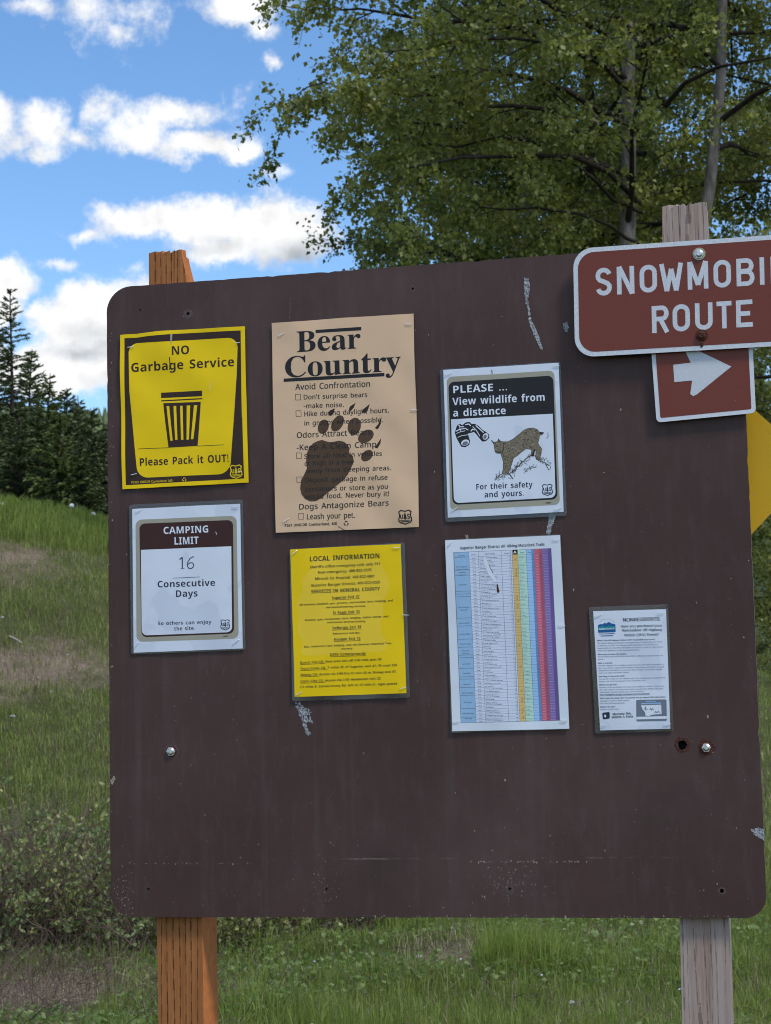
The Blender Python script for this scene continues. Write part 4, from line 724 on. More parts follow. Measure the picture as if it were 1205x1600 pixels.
i = np.arange(ny - 1)[:, None] * nx + np.arange(nx - 1)[None, :]
F = np.stack([i, i + 1, i + nx + 1, i + nx], -1).reshape(-1, 4)
def mat_ground():
    m, nt, b = newmat('grassy_soil'); co = coords(nt)
    a = N(nt, 'ShaderNodeAttribute'); a.attribute_name = 'bare'
    n = noise(nt, co, 3.5, 8, .65); f = noise(nt, co, 26, 8, .7)
    g = ramp(nt, f.outputs['Fac'], [(.3, (.05, .055, .022)), (.55, (.11, .125, .045)), (.8, (.20, .20, .09))])
    d = ramp(nt, f.outputs['Fac'], [(.3, (.14, .10, .075)), (.55, (.31, .24, .185)), (.8, (.52, .44, .37))])
    k = M(nt, 'ADD', a.outputs['Fac'], M(nt, 'MULTIPLY_ADD', n.outputs['Fac'], .7, -.35))
    c = mixc(nt, ramp(nt, k, [(.40, 0.0), (.66, 1.0)]), g, d)
    L(nt, c, b.inputs['Base Color']); b.inputs['Roughness'].default_value = .95; b.inputs['Specular IOR Level'].default_value = .1
    bump(nt, b, f.outputs['Fac'], .9, .06)
    return m
ground = np_mesh('ground', V, F, mat_ground(), None, True, 'structure')
att = ground.data.attributes.new('bare', 'FLOAT', 'POINT'); att.data.foreach_set('value', bare(V[:, 0], V[:, 1]).astype(np.float32))

def gz(p): return float(ground_h(np.array([p[0]]), np.array([p[1]]))[0])
def ground_point(px, D):
    """ground below the photo column px at forward distance D"""
    p = at(px, 1100, D); return Vector((p.x, p.y, gz(p)))
def world_ds(D, s):
    x = CX + F2.x * D + R2.x * s; y = CY + F2.y * D + R2.y * s
    return Vector((x, y, gz((x, y))))

# dirt track crossing behind the board, far right
tv = []; tf = []
for k in range(41):
    s = 3.2 + k * .6
    for j in range(5):
        D = 29.2 + .05 * s + (j - 2) * .42 + .2 * math.sin(k * .7); p = world_ds(D, s); tv.append((p.x, p.y, p.z + .03))
for k in range(40):
    for j in range(4):
        a = k * 5 + j; tf.append((a, a + 5, a + 6, a + 1))
tr = mesh_obj('dirt_path', tv, tf, plain('dirt_track', (.20, .17, .15), .95, 0, .35, 3, .1), None, True); tr['kind'] = 'structure'

# wooded hill far behind on the left
hv = []; n1, n2 = 60, 14
for a in range(n1):
    s = -330 + a * 8.5
    for b_ in range(n2):
        t = b_ / (n2 - 1); D = 330 + 150 * t
        top = 69 + 10 * math.sin(s * .011 + 1) + 5 * math.sin(s * .04) - .08 * max(0, s + 20)
        p = world_ds(D, s); hv.append((p.x, p.y, -2 + (top + 2) * math.sin(t * math.pi / 2) ** 1.2))
hf = [(a * n2 + b_, (a + 1) * n2 + b_, (a + 1) * n2 + b_ + 1, a * n2 + b_ + 1) for a in range(n1 - 1) for b_ in range(n2 - 1)]
hill = mesh_obj('distant_hill', hv, hf, plain('hill_forest_floor', (.055, .075, .035), .95, 0, .5, .08, .1), None, True); hill['kind'] = 'structure'

# ------------------------------------------------------------------ the notice board
root = empty('notice_board', (BOARD_W / 2, 0, 0), 'large dark brown plywood notice board with rounded corners on two square timber posts', 'notice board')
def local(name, fl, mat, loc, parent, label=None):
    o = mesh_obj(name, fl.v, fl.f, mat, None, False, label); o.parent = parent
    o.matrix_parent_inverse = Matrix.Translation(-parent.location) if parent.parent is None else Matrix(); o.location = loc
    return o
# panel outline with slightly chewed edges
rnd = random.Random(4)
base = rounded([(0, 0), (BOARD_W, 0), (BOARD_W, BOARD_H), (0, BOARD_H)], [.047, .04, .05, .05], 9)
outl = []
for i_, p in enumerate(base):
    q = base[(i_ + 1) % len(base)]; d = math.dist(p, q); n = max(1, int(d / .011))
    for k in range(n):
        t = k / n; x = p[0] + (q[0] - p[0]) * t; z = p[1] + (q[1] - p[1]) * t
        if d > .1:
            j = rnd.gauss(0, .0005) + (rnd.random() < .05) * rnd.uniform(0, .0022)
            if abs(x) < 1e-6: x += abs(j)
            elif abs(x - BOARD_W) < 1e-6: x -= abs(j)
            elif z < .01: z += abs(j)
            else: z -= abs(j)
        outl.append((x, z))
def hole_at(px, py, r, jag=.15, n=14):
    x, z = on_board(px, py); z -= BOARD_Z; rr = random.Random(int(px))
    return [(x + r * math.cos(a) * (1 + rr.uniform(-jag, jag)), z + r * math.sin(a) * (1 + rr.uniform(-jag, jag))) for a in [2 * math.pi * k / n for k in range(n)]]
HOLES = [(1066, 1164, .0085), (294, 490, .0028), (645, 451, .0022), (232, 1389, .0024), (510, 1389, .0022), (797, 1389, .0026), (1128, 1392, .0036), (219, 484, .0018)]
holes = [hole_at(*h) for h in HOLES]
pf = Flat(); pf.slab(outl, 0, .018, holes)
panel = local('panel', pf, MT['panel'], (0, 0, BOARD_Z), root)
for h in HOLES:
    dk = Flat(); dk.poly(hole_at(h[0], h[1], h[2] * 1.3), .0165); local('bore', dk, MT['hole'], (0, 0, 0), panel)
# scuffed rings round the holes
for (px, py, r0, r1) in [(294, 490, .004, .0095), (1066, 1164, .0095, .0145), (1104, 1168, .009, .0155), (268, 1174, .010, .0145), (797, 1390, .004, .0085), (1128, 1392, .004, .007), (645, 451, .003, .0055)]:
    x, z = on_board(px, py); rr = random.Random(int(px * 3)); n = 26; f = Flat()
    o_ = [(x + r1 * rr.uniform(.8, 1.1) * math.cos(2 * math.pi * k / n), z - BOARD_Z + r1 * rr.uniform(.8, 1.1) * math.sin(2 * math.pi * k / n)) for k in range(n)]
    i2 = [(x + r0 * math.cos(2 * math.pi * k / n), z - BOARD_Z + r0 * math.sin(2 * math.pi * k / n)) for k in range(n)]
    f.poly(o_, -.0002, [i2]); local('scuff_ring', f, MT['rust'] if px in (1104, 1066) else MT['scuff'], (0, 0, 0), panel)

def post(px_mid, side_px, top_px, mat, seed, label, slant, tilt=0.0, w=.089):
    """square post behind the board; the front face touches the back of the panel"""
    y0 = .0185
    xl = on_board(px_mid - 34.5, 1434, y0)[0]; xc = xl + w / 2; top = on_board(px_mid, top_px, y0)[1]
    rr = random.Random(seed); nseg = 12; V = []; F = []
    # cross-section with a row of vertical checks at the top end
    ring = []
    c = .006
    for (a, b_) in [(-.5, 0), (-.33, 0), (-.32, .0), (-.17, 0), (-.16, 0), (0.0, 0), (.01, 0), (.16, 0), (.17, 0), (.32, 0), (.33, 0), (.5, 0), (.5, .3), (.5, .7), (.5, 1), (0, 1), (-.5, 1), (-.5, .5)]:
        ring.append((a * w, b_ * w))
    zs = [-.45, 0, .5, 1.0, 1.5, 2.0, top - .16, top - .05, top - .012, top]
    for iz, z in enumerate(zs):
        for k, (x, y) in enumerate(ring):
            t = max(0, (z - (top - .20)) / .20)
            zz = z; xx = xc + x; yy = y0 + y
            if x > 0: xx -= t * slant * (1.0 if t < .9 else 1.25) * (x / (w / 2)) ** 1.6
            if x < -.04: xx += t * .002
            if x > .04 and y > .3 * w: xx -= t * slant * .9
            if iz == len(zs) - 1:
                if 0 < k < 10 and k % 2 == 0: zz -= rr.uniform(.003, .010)
                if k in (0, 14, 15, 16, 17): zz -= rr.uniform(.002, .005)
                if 12 <= k <= 16: zz += .004
            V.append((xx + tilt * (z - 1.13) / 1.2, yy, zz))
    n = len(ring)
    for iz in range(len(zs) - 1):
        for k in range(n):
            j = (k + 1) % n; a = iz * n
            F.append((a + k, a + j, a + n + j, a + n + k))
    tb = (len(zs) - 1) * n; tcx = sum(v[0] for v in V[tb:tb + n]) / n; tcy = sum(v[1] for v in V[tb:tb + n]) / n; V.append((tcx, tcy, V[tb][2] + .003))
    F += [(tb + k, tb + (k + 1) % n, len(V) - 1) for k in range(n)]; F.append(tuple(reversed(range(n))))
    V = [(v[0] - xc, v[1] - y0, v[2]) for v in V]
    o = mesh_obj('post', V, F, MT[mat], None, False, label)
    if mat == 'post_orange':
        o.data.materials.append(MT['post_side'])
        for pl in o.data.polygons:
            if pl.normal.x > .7: pl.material_index = 1  # right-hand faces get the brighter, painted-lit wood
    o.parent = root; o.matrix_parent_inverse = Matrix.Translation(-root.location); o.location = (xc, y0, 0)
    return o
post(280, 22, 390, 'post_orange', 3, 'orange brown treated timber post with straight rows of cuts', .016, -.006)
post(1096.5, 5, 316, 'post_grey', 8, 'weathered grey timber post with long cracks', .002, .013, .0855)

def bolt(px, py, r, y, mat_head, mat_washer, parent, wr=1.6):
    x, z = on_board(px, py, y); bm = bmesh.new()
    def cyl(rad, ya, yb, seg, bev=0):
        ra = [bm.verts.new((x + rad * math.cos(2 * math.pi * k / seg), ya, z + rad * math.sin(2 * math.pi * k / seg))) for k in range(seg)]
        rb = [bm.verts.new((x + (rad - bev) * math.cos(2 * math.pi * k / seg), yb, z + (rad - bev) * math.sin(2 * math.pi * k / seg))) for k in range(seg)]
        for k in range(seg): bm.faces.new((ra[k], rb[k], rb[(k + 1) % seg], ra[(k + 1) % seg]))
        bm.faces.new(rb)
    cyl(r, y, y - .0045, 6); cyl(r * .82, y - .0045, y - .0065, 12, r * .35)
    bmesh.ops.recalc_face_normals(bm, faces=bm.faces)
    me = bpy.data.meshes.new('bolt'); bm.to_mesh(me); bm.free(); me.materials.append(MT[mat_head]); o = link('bolt', me, parent)
    if wr:
        bm = bmesh.new(); seg = 24; R0, R1 = r * .7, r * wr; ys = (y - .0002, y - .0016)
        rings = [[bm.verts.new((x + rad * math.cos(2 * math.pi * k / seg), yy, z + rad * math.sin(2 * math.pi * k / seg))) for k in range(seg)] for rad, yy in ((R1, ys[0]), (R1 * .97, ys[1]), (R0, ys[1]))]
        for a, b_ in ((0, 1), (1, 2)):
            for k in range(seg): bm.faces.new((rings[a][k], rings[b_][k], rings[b_][(k + 1) % seg], rings[a][(k + 1) % seg]))
        bmesh.ops.recalc_face_normals(bm, faces=bm.faces)
        me = bpy.data.meshes.new('washer'); bm.to_mesh(me); bm.free(); me.materials.append(MT[mat_washer])
        w = link('washer', me, None); w.parent = o if parent.parent is None else parent
        if w.parent.parent is None: w.matrix_parent_inverse = Matrix.Translation(-w.parent.location)
    return o
bolt(268, 1174, .0088, 0, 'metal', 'rust', root, 1.25)
bolt(1104, 1168, .0082, 0, 'metal', 'rust', root, 1.25)

# dried droppings, chips and scratches: thin flakes on the paint
def flake(name, mat, pts, y=-.0004, lift=.0004):
    f = Flat(); rr = random.Random(int(pts[0][0] * 7)); xs = [p[0] for p in pts]; ys = [p[1] for p in pts]
    def ins(p):
        c = False
        for i in range(len(pts)):
            (x0, y0), (x1, y1) = pts[i - 1], pts[i]
            if (y0 > p[1]) != (y1 > p[1]) and p[0] < (x1 - x0) * (p[1] - y0) / (y1 - y0) + x0: c = not c
        return c
    k = 0; want = int(max(26, 2.1 * (max(xs) - min(xs)) * (max(ys) - min(ys)) * .35)); want = min(want, 330); tries = 0
    while k < want and tries < 6000:
        tries += 1; p = (rr.uniform(min(xs), max(xs)), rr.uniform(min(ys), max(ys)))
        if not ins(p): continue
        k += 1; n = rr.randint(4, 6); a0 = rr.uniform(0, 6); r = rr.uniform(.5, 1.9) * .0009; x, z = on_board(*p); z -= BOARD_Z; el = rr.uniform(.8, 2.2)
        f.poly([(x + r * rr.uniform(.6, 1) * math.cos(a0 + 2 * math.pi * i / n), z + r * el * rr.uniform(.6, 1) * math.sin(a0 + 2 * math.pi * i / n)) for i in range(n)], -.0003 - .00001 * (k % 40))
    o = local(name, f, MT[mat], (0, 0, 0), panel); o['kind'] = 'stuff'; return o
def cz(x, y, ox, oy, k): return (ox + x / k, oy + y / k)
flake('bird_dropping', 'dropping', [cz(x, y, 440, 840, 5) for x, y in [(108, 1292), (135, 1284), (160, 1296), (178, 1325), (215, 1340), (243, 1378), (222, 1380), (232, 1410), (245, 1452), (215, 1440), (196, 1445), (200, 1490), (228, 1530), (215, 1548), (192, 1535), (178, 1490), (160, 1450), (140, 1400), (128, 1350), (112, 1320)]])
flake('bird_dropping', 'dropping', [cz(x, y, 670, 550, 5.24) for x, y in [(988, 1335), (1012, 1325), (1038, 1335), (1030, 1375), (1018, 1410), (1005, 1435), (1003, 1470), (985, 1490), (960, 1492), (968, 1450), (975, 1420), (982, 1380)]])
flake('bird_dropping', 'rawwood', [cz(x, y, 680, 830, 4.85) for x, y in [(232, 32), (246, 30), (254, 60), (262, 100), (252, 104), (240, 80)]])
for pts in [[(820, 434), (826, 436), (828, 450), (825, 470), (829, 492), (826, 494), (821, 468), (819, 448)], [(826, 497), (829, 496), (836, 512), (842, 526), (848, 545), (845, 545), (838, 530), (831, 515)], [(880, 506), (886, 504), (889, 512), (885, 519), (881, 514)],
            [(453, 466), (455, 464), (456, 478), (454, 498), (452, 497)], [(534, 421), (540, 421), (538, 430), (536, 429)]]:
    flake('dried_streak', 'dropping' if pts[0][0] > 700 else 'scuff', pts)
flake('edge_chip', 'dropping', [(1173, 1297), (1185, 1294), (1194, 1296), (1194, 1313), (1186, 1309), (1178, 1303)])
flake('edge_chip', 'rawwood', [(173, 1219), (179, 1213), (181, 1216), (176, 1226), (173, 1224)])
sf = Flat(); rr = random.Random(12)
def speck(px, py, r, mat_f=sf):
    n = rr.randint(3, 6); a0 = rr.uniform(0, 6); x, z = on_board(px, py); z -= BOARD_Z; st = rr.uniform(.5, 1.8)
    pts = [(x + r * rr.uniform(.5, 1) * math.cos(a0 + 2 * math.pi * k / n), z + r * st * rr.uniform(.5, 1) * math.sin(a0 + 2 * math.pi * k / n)) for k in range(n)]
    mat_f.poly(pts, -.0003)
for _ in range(300): speck(rr.uniform(180, 1180), 470 + 950 * rr.random() ** .8, abs(rr.gauss(0, .0007)) + .0003)
for _ in range(130): speck(rr.gauss(797, 26), rr.gauss(1378, 17), abs(rr.gauss(0, .0007)) + .0003)
for _ in range(60): speck(rr.gauss(505, 18), rr.gauss(1385, 18), abs(rr.gauss(0, .0006)) + .0003)
for _ in range(90): speck(rr.gauss(193, 9), rr.gauss(1395, 20), abs(rr.gauss(0, .0007)) + .0003)
for _ in range(70): speck(rr.uniform(735, 925), 1346.5 + rr.gauss(0, .8), abs(rr.gauss(0, .0009)) + .0004)
for _ in range(40): speck(rr.uniform(176, 420), 1349 + rr.gauss(0, 1), abs(rr.gauss(0, .0007)) + .0003)
for _ in range(80): speck(rr.uniform(560, 1150), 1433 - abs(rr.gauss(0, 1.6)), abs(rr.gauss(0, .0008)) + .0004)
for _ in range(60): speck(170 + .02 * rr.uniform(0, 900) * .3 + abs(rr.gauss(1, 1)), rr.uniform(480, 1400), abs(rr.gauss(0, .0007)) + .0004)
o = local('paint_specks', sf, MT['rawwood'], (0, 0, 0), panel); o['kind'] = 'stuff'
# hairline scratches
hs = Flat()
for _ in range(46):
    x, y = rr.uniform(200, 1170), rr.uniform(450, 1420); a = rr.gauss(1.4, .9); l = rr.uniform(4, 22)
    for q in stroke([(x, y), (x + math.cos(a) * l * .5 + rr.gauss(0, 1), y + math.sin(a) * l * .5), (x + math.cos(a) * l, y + math.sin(a) * l)], .7):
        hs.poly([(on_board(*p)[0], on_board(*p)[1] - BOARD_Z) for p in q], -.00025)
o = local('scratches', hs, MT['scuff'], (0, 0, 0), panel); o['kind'] = 'stuff'

# ------------------------------------------------------------------ posters on the board
def poster(name, loc_px, label, cat='poster', group='notices stapled to the board'):
    x, z = on_board(*loc_px); return empty(name, (x, -.002, z), label, cat, group)

# 1 yellow NO Garbage Service
r = poster('garbage_poster', (290, 760), 'yellow and brown NO Garbage Service poster with a striped trash can', 'poster')
P = Print(r, 160, 370, 967 / 260, -.0030, .03)
sheet = [(105, 571), (150, 567), (200, 566), (260, 558), (330, 549), (400, 544), (500, 539), (600, 534), (720, 527), (830, 521), (832, 640), (834, 760), (837, 880), (840, 960), (842, 1060), (844, 1160), (847, 1240), (850, 1340), (852, 1428), (760, 1433), (640, 1440), (520, 1447), (400, 1452), (260, 1460), (118, 1467), (116, 1340), (114, 1200), (111, 1060), (108, 900), (105, 740)]
P.slab('sheet', 'yellow', sheet, .0006)
band = [(130, 590), (200, 588), (270, 578), (400, 566), (600, 556), (806, 545), (808, 760), (812, 960), (818, 1150), (826, 1405), (600, 1418), (400, 1430), (138, 1444), (136, 1200), (132, 900)]
yel = rounded([(153, 622), (790, 585), (783, 800), (745, 1378), (207, 1402), (160, 900)], [55, 60, 0, 70, 60, 0], 8)
P.poly('border_print', 'darkbrown', band, 1, [yel])
P.text('lettering', 'darkbrown', 'NO', 402, 688, 512, 682, 50)
P.text('lettering', 'darkbrown', 'Garbage Service', 167, 787, 772, 752, 52)
P.text('lettering', 'darkbrown', 'Please Pack it OUT!', 216, 1332, 741, 1309, 44)
P.text('lettering', 'yellowink', 'P236S UNICOR Cumberland, MD', 170, 1434, 412, 1424, 13, 'R')
P.poly('trash_can_print', 'darkbrown', [(343, 907), (582, 895), (582, 927), (344, 938)], 2)
P.poly('trash_can_print', 'darkbrown', [(346, 951), (583, 938), (583, 945), (346, 958)], 2)
slots = [[(376, 985), (392, 984), (411, 1185), (397, 1186)], [(416, 984), (432, 983), (439, 1180), (425, 1181)], [(454, 983), (469, 982), (473, 1180), (459, 1181)], [(492, 981), (513, 980), (505, 1179), (491, 1180)], [(534, 979), (554, 978), (531, 1176), (516, 1177)]]
P.poly('trash_can_print', 'darkbrown', [(357, 968), (574, 960), (556, 1216), (386, 1226)], 2, slots)
P.line('trash_can_print', 'darkbrown', [(212, 1233), (386, 1226)], 3, 2); P.line('trash_can_print', 'darkbrown', [(556, 1217), (708, 1210)], 3, 2)
P.shield('yellowink', 779, 1366, 68, 76, -.05, 3)
P.recycle('yellowink', 480, 1412, 10)
P.staple(148, 645, 186, 638); P.staple(778, 618, 804, 617); P.staple(168, 1386, 203, 1377); P.staple(788, 1366, 816, 1368)
P.poly('scuff_mark', 'yellow_pale', [(625, 845), (635, 832), (647, 850), (640, 880), (628, 905), (615, 895), (618, 865)], 3)
P.poly('scuff_mark', 'taupe', [(398, 566), (410, 566), (408, 600), (403, 628), (398, 600)], 3)
P.line('scuff_mark', 'rust', [(393, 700), (397, 755), (392, 775)], 5, 4)
P.poly('scuff_mark', 'yellowink', [(808, 700), (812, 760), (814, 900), (820, 1050), (813, 1050), (810, 900)], 3)
P.done(.0019, 3)

# 2 tan Bear Country
r = poster('bear_country_poster', (540, 830), 'tall tan Bear Country poster with a dark brown paw print', 'poster')
P = Print(r, 410, 480, 1124 / 260, -.0030, .02)
P.slab('sheet', 'tan', [(65, 108), (300, 92), (560, 72), (800, 58), (1022, 44), (1027, 300), (1040, 640), (1048, 900), (1055, 1200), (1059, 1485), (700, 1500), (400, 1512), (93, 1524), (85, 1200), (78, 800), (70, 400)], .0006)
P.text('lettering', 'black', 'Bear', 230, 306, 664, 278, 140, 'S')
P.text('lettering', 'black', 'Country', 148, 478, 935, 430, 140, 'S')
P.poly('title_bar', 'black', [(362, 155), (670, 134), (670, 157), (362, 176)], 3); P.poly('title_bar', 'black', [(147, 484), (826, 444), (826, 467), (148, 506)], 3)
for t, x0, y0, x1, y1, c in [('Avoid Confrontation', 226, 560, 733, 537, 46), ("Don't surprise bears", 278, 624, 712, 606, 36), ('-make noise.', 280, 683, 556, 674, 36), ('Hike during daylight hours,', 282, 738, 860, 712, 37), ('in groups when possible.', 283, 800, 818, 776, 37),
                       ('Odors Attract Bears', 232, 884, 738, 862, 44), ('-Keep A Clean Camp', 232, 968, 775, 945, 44), ('Store all food in vehicles', 284, 1024, 812, 1003, 35), ('or high in a tree', 286, 1072, 618, 1060, 35), ('away from sleeping areas.', 300, 1122, 874, 1100, 36),
                       ('Deposit garbage in refuse', 288, 1186, 850, 1165, 37), ('containers or store as you', 288, 1248, 853, 1226, 37), ('would food. Never bury it!', 290, 1298, 860, 1276, 38), ('Dogs Antagonize Bears', 247, 1368, 858, 1340, 44), ('Leash your pet.', 300, 1434, 630, 1422, 42)]:
    P.text('lettering', 'black', t, x0, y0, x1, y1, c * .86, 'R', 4)
P.text('lettering', 'black', 'P261 UNICOR Cumberland, MD', 152, 1484, 508, 1470, 18, 'B', 4)
for x, y in [(226, 590), (229, 700), (232, 985), (235, 1148), (247, 1395)]:
    P.line('checkbox', 'softblack', [(x, y), (x + 34, y - 1), (x + 35, y + 37), (x + 1, y + 38)], 2.6, 3, True)
PW = 'pawink'
P.poly('paw_print', PW, [(375, 905), (405, 897), (450, 912), (485, 909), (520, 902), (555, 910), (578, 930), (592, 955), (588, 985), (615, 1010), (621, 1045), (600, 1090), (580, 1130), (550, 1170), (500, 1210), (450, 1250), (405, 1288), (365, 1311), (325, 1313), (290, 1296), (266, 1265), (257, 1225), (264, 1170), (285, 1130), (303, 1090), (298, 1045), (302, 990), (318, 950), (345, 920)], 2)
for cx_, cy2, rx, ry, a in [(414, 808, 36, 50, .35), (510, 786, 36, 60, .55), (623, 806, 44, 60, .25), (702, 874, 58, 40, -.6), (710, 1004, 46, 32, -.75)]:
    P.poly('toe_print', PW, ellipse(cx_, cy2, rx, ry, a), 2)
for q in [[(448, 730), (455, 700), (492, 684), (486, 712), (466, 736)], [(585, 700), (592, 672), (632, 646), (618, 680), (600, 700)], [(672, 715), (682, 690), (727, 654), (716, 690), (706, 712)], [(762, 818), (785, 790), (808, 738), (802, 790), (782, 826)], [(762, 950), (780, 922), (804, 884), (800, 920), (780, 955)]]:
    P.poly('claw_print', 'darkbrown', q, 2)
P.shield('black', 967, 1420, 88, 94, -.04, 3); P.recycle('black', 568, 1461, 14)
P.staple(108, 196, 148, 176); P.staple(968, 113, 1012, 117); P.staple(1004, 695, 1048, 696); P.staple(142, 1452, 182, 1428)
P.line('scuff_mark', 'olive', [(512, 1480), (545, 1500), (556, 1504)], 4, 4)
P.done(.0016, 5)

# 3 View wildlife from a distance
r = poster('wildlife_poster', (790, 812), 'laminated white View wildlife poster with binoculars and a spotted bobcat', 'poster')
P = Print(r, 670, 550, 1205 / 230, -.0032, .03)
P.slab('laminate', 'film', rounded([(92, 140), (1078, 78), (1132, 1340), (136, 1392)], 22, 4), .0003, .0007)
P.slab('sheet', 'white_sheet', [(121, 148), (600, 117), (1064, 89), (1085, 700), (1105, 1308), (640, 1334), (157, 1356), (140, 760)], .0004)
P.poly('border_print', 'taupe', rounded([(148, 205), (1028, 152), (1075, 1250), (178, 1300)], 45), 1)
P.poly('border_print', 'black', rounded([(162, 248), (1020, 193), (1056, 1206), (196, 1252)], 48), 2)
P.poly('panel_print', 'white_sheet', rounded([(183, 552), (1016, 506), (1040, 1192), (208, 1238)], [0, 0, 44, 44]), 3)
P.text('lettering', 'whiteink', 'PLEASE ...', 195, 339, 650, 312, 60, 'B', 4); P.text('lettering', 'whiteink', 'View wildlife from', 196, 437, 958, 398, 60, 'B', 4); P.text('lettering', 'whiteink', 'a distance', 198, 530, 637, 508, 60, 'B', 4)
P.text('lettering', 'navy', 'For their safety', 386, 1128, 852, 1106, 46, 'B', 4); P.text('lettering', 'navy', 'and yours.', 456, 1192, 784, 1176, 46, 'B', 4)
P.shield('navy', 972, 1130, 84, 92, -.04, 4)
P.line('lettering', 'softblack', [(958, 1236), (1000, 1234)], 8, 4)
cat_o = [(515, 722), (530, 738), (545, 738), (566, 732), (572, 712), (587, 729), (605, 735), (650, 735), (690, 715), (740, 675), (790, 635), (822, 624), (855, 622), (890, 635), (905, 655), (942, 662), (925, 680), (908, 682), (905, 710), (895, 745), (905, 768), (925, 790), (922, 830), (912, 860), (900, 880), (880, 880), (875, 850), (880, 812), (862, 800), (850, 850), (835, 845), (845, 800), (800, 790), (760, 820), (725, 850), (695, 870), (680, 920), (665, 960), (655, 990), (640, 1002), (600, 1000), (610, 960), (612, 900), (600, 860), (590, 830), (560, 830), (545, 820), (540, 790), (535, 755)]
P.poly('bobcat_print', 'fur', cat_o, 4); rr = random.Random(2)
def inpoly(p, poly):
    c = False
    for i in range(len(poly)):
        (x0, y0), (x1, y1) = poly[i - 1], poly[i]
        if (y0 > p[1]) != (y1 > p[1]) and p[0] < (x1 - x0) * (p[1] - y0) / (y1 - y0) + x0: c = not c
    return c
k = 0
while k < 300:
    x, y = rr.uniform(535, 925), rr.uniform(625, 1000)
    if inpoly((x, y), cat_o) and inpoly((x + 6, y + 6), cat_o) and inpoly((x - 6, y - 3), cat_o):
        a = rr.gauss(.5, .5); l = rr.uniform(5, 13); P.line('bobcat_print', 'furdark' if rr.random() < .7 else 'taupe', [(x, y), (x + l * math.cos(a), y + l * math.sin(a))], rr.uniform(3, 6), 5); k += 1
P.line('bobcat_print', 'furdark', cat_o, 4, 5, True)
P.line('bobcat_print', 'black', [(908, 665), (940, 664)], 14, 6); P.line('bobcat_print', 'black', [(516, 724), (536, 750)], 8, 6); P.line('bobcat_print', 'black', [(572, 716), (580, 735)], 6, 6)
P.line('bobcat_print', 'black', [(552, 775), (570, 772)], 6, 6); P.line('bobcat_print', 'black', [(548, 812), (575, 826), (590, 812)], 5, 6); P.line('bobcat_print', 'furdark', [(618, 745), (612, 800), (598, 835)], 8, 6)
P.line('bobcat_print', 'black', [(868, 800), (852, 850), (838, 850)], 10, 6)
for x0, y0, x1, y1, n_, sp_ in [(540, 1035, 700, 1000, 40, 26), (660, 990, 850, 850, 60, 22), (890, 870, 990, 930, 34, 26), (780, 985, 860, 940, 14, 8)]:
    for _ in range(n_):
        t = rr.random(); x = x0 + (x1 - x0) * t + rr.gauss(0, 8); y = y0 + (y1 - y0) * t + rr.gauss(0, sp_ * .5); a = rr.gauss(-.9, .8); l = rr.uniform(10, 36)
        P.line('rock_print', 'greyink' if rr.random() < .45 else 'softblack', [(x, y), (x + l * math.cos(a), y + l * math.sin(a))], rr.uniform(2, 5), 4)
for q in [[(540, 1050), (580, 1010), (600, 1000), (655, 990), (690, 1040), (650, 1030)], ]:
    P.line('rock_print', 'softblack', q, 6, 4)
P.line('rock_print', 'softblack', [(660, 1000), (720, 950), (770, 900), (830, 850), (870, 850), (900, 890), (950, 905), (985, 968)], 6, 4); P.line('rock_print', 'greyink', [(780, 995), (810, 955), (860, 935)], 5, 4)
P.line('scuff_mark', 'navy', [(966, 708), (978, 690), (976, 660)], 5, 4)
# binoculars
P.poly('binoculars_print', 'black', [(228, 612), (240, 594), (262, 590), (276, 600), (300, 578), (335, 572), (352, 590), (378, 588), (410, 606), (440, 636), (470, 655), (495, 675), (497, 705), (470, 730), (440, 735), (420, 712), (395, 680), (372, 655), (350, 662), (322, 668), (330, 700), (340, 730), (332, 762), (300, 780), (268, 776), (250, 745), (228, 705), (214, 660)], 4)
P.poly('binoculars_print', 'whiteink', ellipse(299, 742, 34, 24, -.35), 5); P.poly('binoculars_print', 'greyink', ellipse(299, 748, 24, 15, -.35), 6)
P.poly('binoculars_print', 'whiteink', ellipse(466, 692, 22, 28, .5), 5); P.poly('binoculars_print', 'greyink', ellipse(462, 695, 13, 18, .5), 6)
for q, w_ in [([(222, 650), (250, 635), (300, 625), (325, 640)], 7), ([(228, 668), (256, 655), (300, 645)], 5), ([(238, 700), (270, 685), (322, 678)], 5), ([(244, 600), (262, 612), (290, 612)], 8), ([(300, 595), (330, 590), (345, 606)], 8), ([(360, 610), (390, 640), (420, 690)], 6), ([(385, 602), (420, 632), (450, 660)], 9), ([(345, 650), (360, 632), (378, 640)], 8), ([(254, 616), (262, 650)], 6)]:
    P.line('binoculars_print', 'whiteink', q, w_, 5)
P.staple(138, 192, 192, 172); P.staple(1022, 114, 1074, 116); P.staple(192, 1303, 236, 1274); P.staple(1032, 1290, 1088, 1274); P.line('scuff_mark', 'navy', [(516, 146), (520, 178)], 7, 4)
P.done(.0007, 7)

